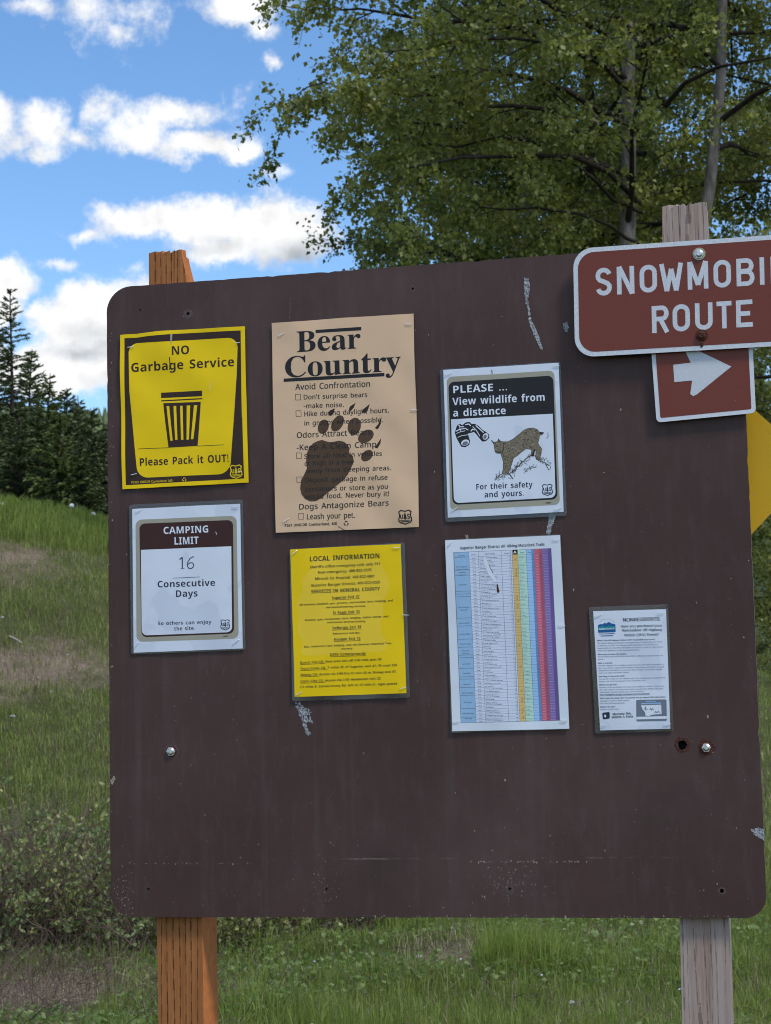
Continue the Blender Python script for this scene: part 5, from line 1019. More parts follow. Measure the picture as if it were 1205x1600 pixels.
# 4 Camping limit
r = poster('camping_limit_poster', (293, 1020), 'laminated white CAMPING LIMIT 16 Consecutive Days poster with brown heading', 'poster')
P = Print(r, 190, 780, 1205 / 210, -.0032, .02)
P.slab('laminate', 'film', rounded([(68, 50), (1088, 2), (1112, 1352), (86, 1392)], 20, 4), .0003, .0007)
P.slab('sheet', 'white_sheet', [(98, 88), (580, 62), (1064, 41), (1076, 700), (1088, 1338), (600, 1358), (110, 1376), (103, 700)], .0004)
P.poly('border_print', 'taupe', rounded([(128, 185), (1032, 148), (1052, 1250), (136, 1280)], 55), 1)
P.poly('border_print', 'brownink', rounded([(162, 220), (1000, 186), (1012, 1205), (180, 1238)], 50), 2)
P.poly('panel_print', 'white_sheet', rounded([(176, 455), (985, 422), (994, 1192), (183, 1222)], [0, 0, 48, 48]), 3)
P.text('lettering', 'whiteink', 'CAMPING', 374, 312, 788, 298, 62, 'B', 4); P.text('lettering', 'whiteink', 'LIMIT', 470, 408, 697, 401, 66, 'B', 4)
P.text('lettering', 'navy', 'Consecutive', 322, 792, 846, 776, 58, 'B', 4); P.text('lettering', 'navy', 'Days', 483, 878, 688, 872, 60, 'B', 4)
P.text('lettering', 'navy', 'So others can enjoy', 327, 1130, 808, 1116, 32, 'B', 4); P.text('lettering', 'navy', 'the site.', 474, 1178, 663, 1172, 34, 'B', 4)
P.line('lettering', 'navy', [(522, 542), (541, 524), (546, 522), (546, 624)], 10, 4); P.line('lettering', 'navy', [(524, 626), (566, 622)], 4, 4)
P.line('lettering', 'navy', [(652, 514), (618, 530), (596, 565), (592, 596), (602, 618), (622, 624), (642, 612), (650, 590), (640, 572), (618, 570), (598, 584)], 8.5, 4)
P.line('lettering', 'navy', [(462, 708), (706, 697)], 4, 4); P.line('lettering', 'softblack', [(916, 1229), (956, 1227)], 7, 4)
P.shield('navy', 932, 1127, 80, 92, -.03, 4)
P.line('scuff_mark', 'whiteink', [(846, 292), (856, 318)], 4, 4)
P.staple(134, 116, 180, 92); P.staple(994, 68, 1052, 72); P.staple(116, 1336, 152, 1284); P.staple(1002, 1298, 1058, 1256)
P.done(.0007, 9)

# 5 Local information
r = poster('local_information_sheet', (546, 1090), 'laminated bright yellow LOCAL INFORMATION sheet filled with small black text', 'notice')
P = Print(r, 440, 840, 5, -.0032, .03)
P.slab('laminate', 'film', rounded([(62, 90), (962, 38), (1006, 1250), (84, 1280)], 18, 4), .0003, .0007)
P.slab('sheet', 'yellow_paper', [(70, 93), (500, 70), (932, 50), (955, 650), (978, 1215), (540, 1230), (105, 1245), (88, 660)], .0004)
P.poly('dry_patch', 'yellow_pale', [(250, 170), (420, 165), (640, 160), (770, 180), (800, 260), (845, 340), (830, 430), (790, 520), (800, 600), (770, 680), (790, 760), (840, 830), (800, 890), (600, 900), (420, 905), (200, 925), (150, 900), (165, 820), (125, 740), (135, 620), (120, 500), (170, 400), (160, 330), (230, 250)], .5)
for t, x0, y0, x1, y1, c in [('LOCAL INFORMATION', 220, 187, 772, 160, 38), ("Sheriff's office emergency calls only 911", 225, 242, 775, 214, 21), ('Non-emergency, 406-822-3555', 287, 283, 706, 262, 21), ('Mineral Co Hospital, 406-822-4801', 264, 333, 731, 311, 21), ('Superior Ranger District, 406-822-4233', 235, 385, 771, 358, 21),
                       ('SERVICES IN MINERAL COUNTY', 235, 437, 772, 413, 28), ('Superior Exit 47', 394, 482, 612, 470, 22), ('All services, medical, gas, grocery, restaurants, bars, lodging, and', 142, 533, 872, 498, 15), ('mechanical/towing services.', 350, 553, 662, 541, 15), ('St Regis Exit 33', 402, 598, 614, 590, 22),
                       ('Grocery, gas, restaurants, bars, lodging, visitor center, and', 184, 652, 838, 622, 15), ('mechanical services/towing.', 355, 670, 664, 660, 15), ('DeBorgia Exit 18', 399, 718, 626, 707, 22), ('Restaurant and Bar.', 402, 758, 620, 750, 15), ('Haugan Exit 16', 412, 806, 620, 798, 22),
                       ('Gas, restaurant, bar, lodging, and the Savenac Historical Tree', 176, 860, 860, 832, 15), ('Nursery.', 470, 876, 562, 872, 15), ('USFS Campgrounds', 380, 925, 660, 916, 22), ('Quartz Flat CG: Rest area exit off I-90 mile post 58.', 146, 986, 790, 958, 18), ('Trout Creek CG: 7 miles SE of Superior exit 47, FS road 250', 148, 1033, 906, 1004, 18),
                       ('Sloway CG: Access via I-90 Dry Cr exit 43 or Sloway exit 57.', 150, 1082, 903, 1055, 18), ('Cabin City CG: Access via I-90 Henderson exit 22.', 150, 1132, 784, 1108, 18), ('2.5 miles E, Camels Hump Rd, left on 12 mile Cr, signs posted.', 146, 1176, 914, 1148, 18)]:
    P.text('lettering', 'softblack' if c < 25 else 'black', t, x0, y0, x1, y1, c, 'B', 3)
for a, b_, c, d in [(394, 488, 612, 476), (402, 604, 614, 596), (399, 724, 626, 713), (412, 812, 620, 804), (380, 931, 660, 922), (146, 992, 345, 983), (148, 1039, 360, 1031), (150, 1088, 298, 1082), (150, 1138, 343, 1131)]:
    P.line('underline', 'softblack', [(a, b_), (c, d)], 3, 3)
P.staple(86, 136, 124, 100); P.staple(870, 78, 926, 80); P.staple(944, 604, 998, 606); P.staple(112, 1234, 158, 1206); P.staple(928, 1182, 978, 1168)
P.done(.0013, 11)

# 6 Trail table
r = poster('trail_table_sheet', (797, 1140), 'long white trail table sheet with coloured columns from yellow to purple', 'notice')
P = Print(r, 680, 830, 1067 / 220, -.0032, .03)
P.slab('laminate', 'film', rounded([(80, 62), (952, 22), (1020, 1500), (120, 1530)], 14, 4), .0003, .0007)
P.slab('sheet', 'white_plain', [(77, 70), (500, 50), (948, 30), (984, 760), (1018, 1497), (560, 1508), (132, 1516), (105, 780)], .0004)
P.text('lettering', 'navy', 'Superior Ranger District All Hiking/Motorized Trails', 192, 139, 832, 110, 21, 'B', 3)
TLc, TRc, BRc, BLc = (143, 162), (880, 130), (945, 1433), (198, 1452)
def tq(u, v):
    ub = u + v * (1 - v) * 0
    top = (TLc[0] + (TRc[0] - TLc[0]) * u, TLc[1] + (TRc[1] - TLc[1]) * u); bot = (BLc[0] + (BRc[0] - BLc[0]) * ub, BLc[1] + (BRc[1] - BLc[1]) * ub)
    return (top[0] + (bot[0] - top[0]) * v, top[1] + (bot[1] - top[1]) * v)
def cell(mat, u0, v0, u1, v1, layer): P.poly('table_print', mat, [tq(u0, v0), tq(u1, v0), tq(u1, v1), tq(u0, v1)], layer)
for mat, u0, u1 in [('t_blue', 0, .154), ('t_white', .154, .597), ('t_tan', .597, .655), ('t_green', .655, .742), ('t_sky', .742, .795), ('t_mid', .795, .822), ('t_red', .822, .87), ('t_crimson', .87, .908), ('t_purple', .908, .965), ('t_violet', .965, 1)]:
    cell(mat, u0, 0, u1, 1, 1)
rows = 62; vh = .030
for k in range(rows + 1):
    v = vh + (1 - vh) * k / rows
    P.line('grid_lines', 'greyink', [tq(.154, v), tq(.822, v)], 1.6, 2); P.line('grid_lines', 't_violet', [tq(.822, v), tq(1, v)], 1.6, 2)
for u in (.154, .25, .485, .58, .597, .655, .742, .822, .908): P.line('grid_lines', 'greyink', [tq(u, 0), tq(u, 1)], 2.2, 2)
P.line('grid_lines', 'greyink', [tq(0, 0), tq(1, 0), tq(1, 1), tq(0, 1)], 3, 2, True)
gb = [(y - 162) / 1290 for y in (200, 297, 337, 457, 478, 498, 660, 720, 820, 880, 940, 960, 1040, 1105, 1122, 1185, 1245, 1345, 1410)]
for v in gb: P.line('grid_lines', 'greyink', [tq(0, v), tq(.154, v)], 3, 2)
for t, a, b_ in [('Location', 0, .03), ('SE of Superior', .075, .095), ('(Trout Creek)', .09, .11), ('Thompson', .107, .128), ('Clarence Ck', .122, .143), ('Cedar Creek', .18, .2), ('S/W of Superior', .31, .332), ('(Dry Creek)', .326, .348), ('North of Superior', .4, .425), ('E/W St. Regis', .465, .49), ('N/E St. Regis', .53, .548), ('Torino Fork', .57, .588), ('Gulch', .586, .604), ('Lolo Creek', .65, .665), ('Twomile', .705, .72), ('Dena Cr', .765, .785), ('North of Haugan', .815, .835), ('Mid Haugan', .87, .89), ('North DeBorgia', .935, .955), ('Mill Peak', .972, .985)]:
    q = tq(.02 if len(t) > 12 else .04, b_); q2 = tq(.135 if len(t) > 12 else .115, b_); P.text('lettering', 'greyink', t, q[0], q[1] - 8, q2[0], q2[1] - 8, 9, 'B', 3)
for t, u0, u1 in [('Trail #', .175, .23), ('Trail Name', .32, .42), ('Length', .515, .57), ('Pack', .68, .72), ('Open', .755, .80), ('Road', .835, .89), ('Other', .925, .97)]:
    q, q2 = tq(u0, .021), tq(u1, .021); P.text('lettering', 'greyink', t, q[0], q[1], q2[0], q2[1], 10, 'B', 3)
q = tq(.626, .012); P.poly('camp_symbol', 'black', [(q[0] - 18, q[1] - 16), (q[0] + 18, q[1] - 18), (q[0] + 20, q[1] + 18), (q[0] - 16, q[1] + 19)], 3); P.poly('camp_symbol', 'whiteink', [(q[0], q[1] - 11), (q[0] + 14, q[1] + 10), (q[0] + 5, q[1] + 10), (q[0], q[1] + 2), (q[0] - 5, q[1] + 10), (q[0] - 13, q[1] + 11)], 4)
rr = random.Random(5)
for k in range(rows):
    v = vh + (1 - vh) * (k + .55) / rows
    def dash(u0, u1, mat='greyink', w_=5):
        u = u0
        while u < u1:
            e = min(u1, u + rr.uniform(.006, .018)); P.line('row_print', mat, [tq(u, v + rr.uniform(-.0012, .0012)), tq(e, v + rr.uniform(-.0012, .0012))], rr.uniform(w_ * .5, w_), 3); u = e + rr.uniform(.002, .006)
    dash(.185, .22); dash(.262, .262 + rr.uniform(.07, .19)); dash(.56, .577, w_=4)
    if rr.random() < .28: q = tq(.626, v); P.line('row_print', 'olive', [(q[0] - 5, q[1]), (q[0], q[1] + 5), (q[0] + 8, q[1] - 7)], 3, 3)
    if rr.random() < .85: dash(.665, .665 + rr.uniform(.02, .06), 'greyink', 4)
    dash(.80, .82, 't_violet', 3); dash(.835, .86, 't_white', 2); dash(.88, .9, 'brownink', 3); dash(.915, .955, 't_white', 2)
P.poly('tape_streak', 'whiteink', [(368, 195), (385, 195), (420, 290), (470, 372), (455, 388), (405, 330), (372, 250)], 4)
P.line('scuff_mark', 'rust', [(408, 252), (440, 320)], 3, 5)
P.poly('scuff_mark', 'rust', [(468, 404), (476, 402), (482, 430), (490, 458), (482, 468), (470, 462), (468, 440)], 5)
P.staple(98, 118, 130, 76); P.staple(892, 64, 942, 66); P.staple(934, 716, 988, 716); P.staple(140, 1446, 188, 1440); P.staple(950, 1436, 1000, 1438)
P.done(.0012, 13)

# 7 OHV permit notice
r = poster('nonresident_permit_notice', (992, 1142), 'small laminated white NONRESIDENTS permit notice with a blue mountain logo', 'notice')
P = Print(r, 910, 930, 1113 / 160, -.0032, .05)
P.slab('laminate', 'film', rounded([(72, 128), (932, 98), (992, 1478), (142, 1504)], 16, 4), .0003, .0007)
P.slab('sheet', 'white_sheet', [(119, 174), (500, 164), (910, 152), (934, 800), (957, 1452), (560, 1460), (195, 1470), (155, 800)], .0004)
P.text('lettering', 'navy', 'NONRESIDENTS:', 438, 288, 850, 276, 39, 'R', 3, .08)
for t, x0, y0, x1, y1 in [('Have you purchased your', 417, 352, 868, 342), ('Nonresident Off-Highway', 428, 396, 868, 388), ('Vehicle (OHV) Permit?', 453, 448, 833, 440)]:
    P.text('lettering', 'navy', t, x0, y0, x1, y1, 28, 'R', 3, .05)
body = [(495, 'B', 'What is the Off-Highway Vehicle (OHV) Nonresident Use Permit?', 795), (523, 'R', "The permit allows nonresidents the opportunity to legally ride their OHV's", 872), (550, 'R', 'in Montana. In 2022, the Montana State Legislature restructured the', 820), (577, 'R', 'requirements for the OHV nonresident use permit in order to more closely', 876), (604, 'R', 'reflect the regulations in the surrounding states.', 625),
        (645, 'B', 'Who must purchase the permit?', 482), (670, 'R', "Nonresidents who wish to ride their OHV's in Montana must purchase this", 880), (697, 'R', 'permit.', 236), (740, 'B', 'Who is exempt?', 330), (767, 'R', 'An OHV registered in an adjacent state that does not require payment of a', 888), (794, 'R', "fee to use OHV's registered in Montana in that state, and will not be used", 888), (820, 'R', 'temporarily in Montana for not more than 30 days. At this time, exempt', 870), (846, 'R', 'states are Idaho and North Dakota.', 512),
        (884, 'B', 'How long is the permit valid?', 464), (912, 'R', 'The permit is valid for one calendar year. The calendar year is based on the', 902), (938, 'R', 'permit, and runs from January 1st to December 31st.', 688), (976, 'B', 'Where do I get one?', 380), (1003, 'R', 'Permits can be purchased from many local vendors or online. A list of ven-', 892), (1030, 'R', 'dors and a link to purchase them online through Fish, Wildlife and Parks', 880), (1056, 'R', 'Automated Licensing System (ALS) can be found at', 670), (1083, 'B', 'http://stateparks.mt.gov/recreation/ohv/Permits.html', 732),
        (1122, 'B', 'Where does the money go? Your permit fees go toward OHV safety/ethics', 905), (1150, 'R', 'education, noxious weed control', 508), (1177, 'R', 'and OHV trail improvements.', 466), (1216, 'B', 'What is the cost?', 362), (1243, 'R', 'Permits cost $27 each.', 404)]
for y, st, t, xe in body:
    x0 = 163 + (y - 495) * .046
    P.text('lettering', 'navy' if st == 'B' else 'greyink', t, x0, y + 6, xe, y + 6 - (xe - x0) * .022, 15 if st == 'B' else 14, st, 3)
P.line('underline', 'greyink', [(190, 1094), (732, 1081)], 3, 3)
P.poly('mountain_logo', 'mountain', [(172, 325), (200, 312), (215, 318), (245, 300), (258, 308), (290, 290), (320, 308), (345, 312), (360, 318), (363, 400), (174, 408)], 3)
P.poly('mountain_logo', 'teal', [(173, 345), (220, 335), (262, 345), (300, 330), (361, 338), (363, 372), (174, 380)], 4)
P.text('mountain_logo', 'whiteink', 'MONTANA', 185, 378, 352, 370, 18, 'B', 5); P.line('mountain_logo', 'greyink', arc(268, 320, 88, 62, 200, 340, 10), 2, 3)
P.line('mountain_logo', 'mountain', [(182, 422), (352, 416)], 7, 3); P.line('mountain_logo', 'mountain', [(200, 443), (335, 439)], 9, 3)
P.poly('permit_print', 'greyink', rounded([(585, 1138), (915, 1132), (920, 1366), (590, 1372)], 16), 3)
P.poly('permit_print', 'whiteink', [(638, 1198), (858, 1190), (862, 1290), (745, 1300), (735, 1312), (690, 1314), (680, 1270), (655, 1240)], 4)
P.poly('permit_print', 'whiteink', [(590, 1322), (918, 1314), (918, 1342), (590, 1350)], 4)
P.line('permit_print', 't_blue', [(640, 1180), (855, 1172)], 12, 4); P.line('permit_print', 't_blue', [(690, 1155), (800, 1152)], 8, 4)
for q in [[(672, 1240), (690, 1208), (690, 1250), (712, 1236)], [(732, 1250), (745, 1230), (755, 1250), (760, 1232), (778, 1250)], [(785, 1282), (800, 1262), (812, 1280), (828, 1262), (846, 1278)]]: P.line('permit_print', 'navy', q, 6, 5)
P.poly('bear_logo', 'navy', rounded([(216, 1278), (298, 1268), (300, 1340), (226, 1352)], 14), 3); P.poly('bear_logo', 'whiteink', [(236, 1320), (246, 1292), (262, 1312), (258, 1330)], 4)
P.text('lettering', 'black', 'Montana Fish,', 330, 1304, 540, 1296, 24, 'B', 3); P.text('lettering', 'black', 'Wildlife & Parks', 322, 1338, 556, 1328, 24, 'B', 3)
P.staple(144, 236, 210, 206); P.staple(818, 196, 886, 192); P.staple(186, 1426, 258, 1414); P.staple(886, 1410, 966, 1398)
P.done(.0006, 15)

# ------------------------------------------------------------------ road signs bolted over the board
k8 = 1205 / 345
x_, z_ = on_board(1100, 560, -.02)
rs = empty('route_sign', (x_, -.02, z_), 'reddish brown SNOWMOBILE ROUTE sign with white border bolted at the top right', 'sign')
P = Print(rs, 860, 290, k8, -.022, .02)
A = Print(rs, 860, 290, k8, -.0215, .02)
tl = np.array(P.m(124, 345)); bl = np.array(P.m(135, 938)); tdir = np.array(P.m(1205, 270)) - tl; tdir /= np.linalg.norm(tdir)
Wd = 2 * (np.array(P.m(822, 600)) - (tl + bl) / 2).dot(tdir); tr_ = tl + tdir * Wd; br_ = bl + tdir * Wd * .998
cor = [tuple(tl), tuple(tr_), tuple(br_), tuple(bl)]
def inset(c, d):
    c = [np.array(p) for p in c]; out = []
    for i in range(4):
        a = (c[i - 1] - c[i]); b_ = (c[(i + 1) % 4] - c[i]); out.append(tuple(c[i] + a / np.linalg.norm(a) * d + b_ / np.linalg.norm(b_) * d))
    return out
plate_f = Flat(); plate_f.slab(rounded(cor, .036, 10), -.022, -.020); plate = plate_f.build('plate', MT['sign_white'], rs)
ff = Flat(); ff.poly(rounded(inset(cor, .0085), .030, 10), -.0223); ff.build('brown_face', MT['sign_brown'], rs)
def road_letter(ch, x0, x1, base, top, w):
    """one highway-style letter as strokes in the unit box"""
    H = 1.0; hw = .5
    G = {'N': [[(.11, 0), (.11, 1)], [(.89, 0), (.89, 1)], [(.12, 1), (.88, 0)]], 'W': [[(.05, 1), (.28, 0)], [(.28, 0), (.5, .8)], [(.5, .8), (.72, 0)], [(.72, 0), (.95, 1)]],
         'M': [[(.09, 0), (.09, 1)], [(.91, 0), (.91, 1)], [(.1, 1), (.5, .15)], [(.5, .15), (.9, 1)]], 'I': [[(.5, 0), (.5, 1)]], 'T': [[(.5, 0), (.5, 1)], [(0, .92), (1, .92)]],
         'E': [[(.12, 0), (.12, 1)], [(.12, .92), (1, .92)], [(.12, .5), (.85, .5)], [(.12, .08), (1, .08)]], 'L': [[(.12, 0), (.12, 1)], [(.12, .08), (1, .08)]],
         'O': [[(.13 + 0 * t, 0) for t in ()]], }
    rnd_ = lambda cx_, cy2, rx, ry, a0, a1, n=9: arc(cx_, cy2, rx, ry, a0, a1, n)
    O = rnd_(.5, .70, .37, .22, 0, 180) + rnd_(.5, .30, .37, .22, 180, 360)
    G['O'] = [O + [O[0]]]
    G['U'] = [[(.13, 1)] + rnd_(.5, .30, .37, .22, 180, 360) + [(.87, 1)]]
    G['S'] = [rnd_(.5, .72, .37, .20, 12, 180, 8) + [(.15, .64), (.24, .56)] + [(.5, .50), (.74, .43)] + [(.86, .34)] + rnd_(.5, .28, .37, .20, 0, -168, 8)]
    G['R'] = [[(.12, 0), (.12, 1)], [(.12, .92)] + [(.55, .92)] + rnd_(.6, .715, .27, .205, 80, -80, 7) + [(.12, .51)], [(.5, .5), (.9, 0)]]
    G['B'] = [[(.12, 0), (.12, 1)], [(.12, .92), (.55, .92)] + rnd_(.58, .73, .27, .19, 80, -80, 6) + [(.12, .54)], [(.12, .52), (.55, .52)] + rnd_(.6, .295, .29, .215, 80, -80, 7) + [(.12, .08)]]
    F_ = P.part('letter', 'sign_white', True)
    bw = (x1 - x0)
    for si, st in enumerate(G[ch]):
        pts = []
        for (u, v) in st:
            X = x0 + bw * u; b0 = base(X); t0 = top(X); pts.append((X - .02 * (v - .5) * (b0 - t0), b0 + (t0 - b0) * v))
        lay = .0005 + .00006 * si
        for j, q in enumerate(stroke(pts, w)):
            F_.poly([P.m(*p) for p in q], P.y - lay - .00001 * (j % 2))
b1 = lambda x: 600 - (x - 290) * .0675; t1 = lambda x: 449 - (x - 290) * .0665
for ch, x0, x1 in [('S', 249, 334), ('N', 366, 456), ('O', 488, 582), ('W', 602, 719), ('M', 752, 859), ('O', 891, 986), ('B', 1017, 1112), ('I', 1140, 1171), ('L', 1206, 1282), ('E', 1306, 1388)]:
    road_letter(ch, x0, x1, b1, t1, 25)
b2 = lambda x: 803 - (x - 600) * .068; t2 = lambda x: 656 - (x - 600) * .068
for ch, x0, x1 in [('R', 556, 646), ('O', 668, 762), ('U', 790, 886), ('T', 908, 990), ('E', 1016, 1104)]:
    road_letter(ch, x0, x1, b2, t2, 25)
P.poly('rust_run', 'rust', [(812, 862), (838, 860), (834, 880), (822, 886)], 7)
P.done()
bolt(1092.5, 397, .0088, -.0225, 'metal', 'brass', rs, 1.35); bolt(1096.5, 524, .0095, -.0225, 'rust', 'rust', rs, 1.15)

x_, z_ = on_board(1100, 655, -.01)
ar = empty('arrow_sign', (x_, -.01, z_), 'small brown square sign with a white right-pointing arrow, tucked under the route sign', 'sign')
P = Print(ar, 860, 290, k8, -.0125, .02)
# upper edge runs on behind the route sign
cor = [P.m(530, 620), P.m(1090, 585), P.m(1122, 1240), P.m(580, 1293)]
f = Flat(); f.slab(rounded(cor, .0085, 6), -.0125, -.0105); f.build('plate', MT['sign_white'], ar)
f = Flat(); f.poly(rounded(inset(cor, .0075), .003, 4), -.0128); f.build('brown_face', MT['sign_brown'], ar)
P.poly('arrow', 'sign_white', [(671, 978), (766, 967), (738, 906), (748, 890), (806, 900), (988, 988), (800, 1140), (780, 1149), (764, 1138), (774, 1064), (677, 1073)], 9)
P.done()

x_, z_ = on_board(1100, 735, .11)
dm = empty('diamond_marker', (x_, .11, z_), 'plain yellow diamond marker partly hidden behind the right edge of the board', 'sign')
cen = np.array(on_board(1096, 735, .11)); pr = on_board(1277, 735, .11)[0] - cen[0]
f = Flat(); f.slab(rounded([(cen[0] - pr, cen[1]), (cen[0], cen[1] - pr), (cen[0] + pr, cen[1]), (cen[0], cen[1] + pr)], .012, 5), .1075, .1095)
f.build('plate', MT['sign_yellow'], dm)

# ------------------------------------------------------------------ trees
PERK = 1.9
class Tubes:
    def __init__(s): s.V = []; s.F = []; s.n = 0
    def add(s, pts, r0, r1, k=5):
        P = np.array(pts, float); n = len(P); d = np.gradient(P, axis=0); d /= np.linalg.norm(d, axis=1)[:, None] + 1e-9
        ref = np.where(np.abs(d[:, 2:3]) > .9, np.array([[1., 0, 0]]), np.array([[0, 0, 1.]]))
        a = np.cross(d, ref); a /= np.linalg.norm(a, axis=1)[:, None] + 1e-9; b = np.cross(d, a)
        t = np.arange(k) * 2 * math.pi / k; r = np.linspace(r0, r1, n)[:, None, None]
        ring = P[:, None, :] + r * (a[:, None, :] * np.cos(t)[None, :, None] + b[:, None, :] * np.sin(t)[None, :, None])
        s.V.append(ring.reshape(-1, 3)); i = np.arange(n - 1)[:, None] * k; j = np.arange(k)[None, :]; j2 = (j + 1) % k
        s.F.append((np.stack([i + j, i + j2, i + k + j2, i + k + j], -1) + s.n).reshape(-1, 4)); s.n += n * k
    def build(s, name, mat, parent): return np_mesh(name, np.concatenate(s.V), np.concatenate(s.F), mat, parent, True)
class Leaves:
    """many small folded leaves: base, two sides, tip"""
    def __init__(s, seed): s.P = []; s.D = []; s.S = []; s.r = np.random.RandomState(seed)
    def along(s, pts, n, size, spread, droop=.5):
        P = np.array(pts, float); t = s.r.uniform(0, len(P) - 1.001, n); i = t.astype(int); f = (t - i)[:, None]
        p = P[i] * (1 - f) + P[i + 1] * f + s.r.normal(0, spread, (n, 3)); d = s.r.normal(0, 1, (n, 3)); d[:, 2] -= droop
        s.P.append(p); s.D.append(d); s.S.append(size * s.r.uniform(.6, 1.25, n))
    def count(s): return sum(len(p) for p in s.P)
    def build(s, name, mat, parent, wid=.8, kind=None):
        P = np.concatenate(s.P); D = np.concatenate(s.D); S = np.concatenate(s.S)[:, None]; D /= np.linalg.norm(D, axis=1)[:, None]
        R = s.r.normal(0, 1, P.shape); B = np.cross(D, R); B /= np.linalg.norm(B, axis=1)[:, None]; C = np.cross(D, B)
        a = P; t = P + D * S; l = P + D * S * .42 + B * S * wid * .5 + C * S * .10; q = P + D * S * .42 - B * S * wid * .5 + C * S * .10
        V = np.stack([a, l, t, q], 1).reshape(-1, 3); i = np.arange(len(P))[:, None] * 4
        F = np.concatenate([i + np.array([[0, 2, 1]]), i + np.array([[0, 3, 2]])], 0)
        o = np_mesh(name, V, F, mat, parent)
        if kind: o['kind'] = kind
        return o
def wiggle(p0, d, length, n, r, gravity=0.0, jit=.16):
    d = d / np.linalg.norm(d); pts = [np.array(p0, float)]; st = length / n
    for k in range(n):
        d = d + r.normal(0, jit, 3); d[2] += gravity; d = d / np.linalg.norm(d); pts.append(pts[-1] + d * st)
    return pts
def interp(pts, t):
    t = t * (len(pts) - 1); i = min(int(t), len(pts) - 2); f = t - i
    return pts[i] * (1 - f) + pts[i + 1] * f, (pts[i + 1] - pts[i])
def broadleaf(name, label, base, height, c0, radius, nprim, seed, leafm, barkm, leaf=.075, per=26, trunk_r=.16, lean=(0, 0), sec=9, tw=7, limbs=(), extra_trunks=0, group='broadleaf trees behind the board', shape=1.0, bare_limbs=(), cutoff=None):
    r = np.random.RandomState(seed); root = empty(name, base, label, 'tree', group)
    T = Tubes(); Bt = Tubes(); Lf = Leaves(seed + 1); b = np.array(base, float)
    n = 12; tr = [b + np.array([lean[0] * (k / n) ** 1.3 * height + .10 * math.sin(k * .9 + seed), lean[1] * (k / n) * height + .08 * math.cos(k * 1.1 + seed), height * k / n]) for k in range(n + 1)]
    tr[0][2] -= .3; T.add(tr, trunk_r, trunk_r * .12, 9)
    trunks = [tr]
    for e in range(extra_trunks):
        p, d = interp(tr, .12 + .2 * e); a = r.uniform(0, 6.28); q = wiggle(p, np.array([math.cos(a) * .28, math.sin(a) * .28, 1.0]), height * (.8 - .15 * e), 9, r, .05, .05); T.add(q, trunk_r * .7, trunk_r * .1, 8); trunks.append(q)
    def boughs(prim, r0, L):
        Bt.add(prim, r0, r0 * .18, 5)
        for j in range(sec):
            t = .22 + .78 * (j + r.uniform(0, .9)) / sec; p, d = interp(prim, min(t, .99)); d = d / (np.linalg.norm(d) + 1e-9)
            side = np.cross(d, [0, 0, 1.0]) * (1 if j % 2 else -1); sd = d * .75 + side * r.uniform(.4, 1.1) + np.array([0, 0, r.normal(.05, .35)])
            l2 = L * r.uniform(.22, .42) * (1.15 - .55 * t) + .25; s2 = wiggle(p, sd, l2, 4, r, -.05, .16); Bt.add(s2, r0 * .3, r0 * .08, 3)
            for k in range(tw):
                t2 = (k + r.uniform(.2, 1)) / tw; p2, d2 = interp(s2, min(t2, .99)); d2 = d2 / (np.linalg.norm(d2) + 1e-9)
                d3 = d2 + r.normal(0, .7, 3); d3[2] -= .15; l3 = r.uniform(.25, .55); s3 = wiggle(p2, d3, l3, 2, r, -.12, .2)
                if k % 2 == 0: Bt.add(s3, .005, .003, 3)
                Lf.along(s3, int(PERK * per * r.uniform(.5, 1.4)), leaf, .07)
    for i in range(nprim):
        tt = (i + r.uniform(0, 1)) / nprim; hh = c0 + (1 - c0) * tt; tk = trunks[i % len(trunks)]
        p, _ = interp(tk, min(.985, hh if tk is tr else max(.1, hh * .95))); az_ = i * 2.399 + r.uniform(-.3, .3)
        prof = (math.sin(math.pi * min(1, (tt * .82 + .22))) ** .7) * shape + (1 - shape) * (1 - tt * .6)
        Lp = radius * prof * r.uniform(.75, 1.1) + .3
        d = np.array([math.cos(az_), math.sin(az_), .15 + .55 * tt + r.uniform(-.1, .25)]); boughs(wiggle(p, d, Lp, 6, r, -.035, .12), max(.012, trunk_r * .30 * (1 - .6 * tt)), Lp)
    for (pts, rr_) in limbs:
        P_ = [np.array(at(*q)) for q in pts]; L_ = sum(np.linalg.norm(P_[i + 1] - P_[i]) for i in range(len(P_) - 1))
        dense = [interp(P_, k / 10)[0] + r.normal(0, .05, 3) for k in range(11)]; boughs(dense, rr_, L_ * .8)
    for (pts, rr_) in bare_limbs:
        P_ = [np.array(at(*q)) for q in pts]; Bt.add(P_, rr_, rr_ * .4, 6)
    T.build('trunk', barkm, root); Bt.build('branches', BARK_D, root); Lf.build('crown', leafm, root)
    return root, Lf.count()

LEAF_A = mat_leaf('cottonwood_leaf', (.050, .066, .016), (.155, .180, .045), (.37, .38, .13), .45, .9)
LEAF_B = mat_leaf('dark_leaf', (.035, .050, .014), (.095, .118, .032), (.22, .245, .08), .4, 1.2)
LEAF_C = mat_leaf('bright_leaf', (.08, .12, .022), (.18, .24, .055), (.32, .36, .11), .4, 1.3)
LEAF_D = mat_leaf('yellow_green_leaf', (.09, .11, .018), (.22, .23, .05), (.40, .38, .12), .4, .8)
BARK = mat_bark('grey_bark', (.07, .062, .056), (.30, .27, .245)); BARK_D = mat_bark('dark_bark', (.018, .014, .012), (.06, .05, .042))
def base_at(px, D): p = ground_point(px, D); return (p.x, p.y, p.z)
tot = 0
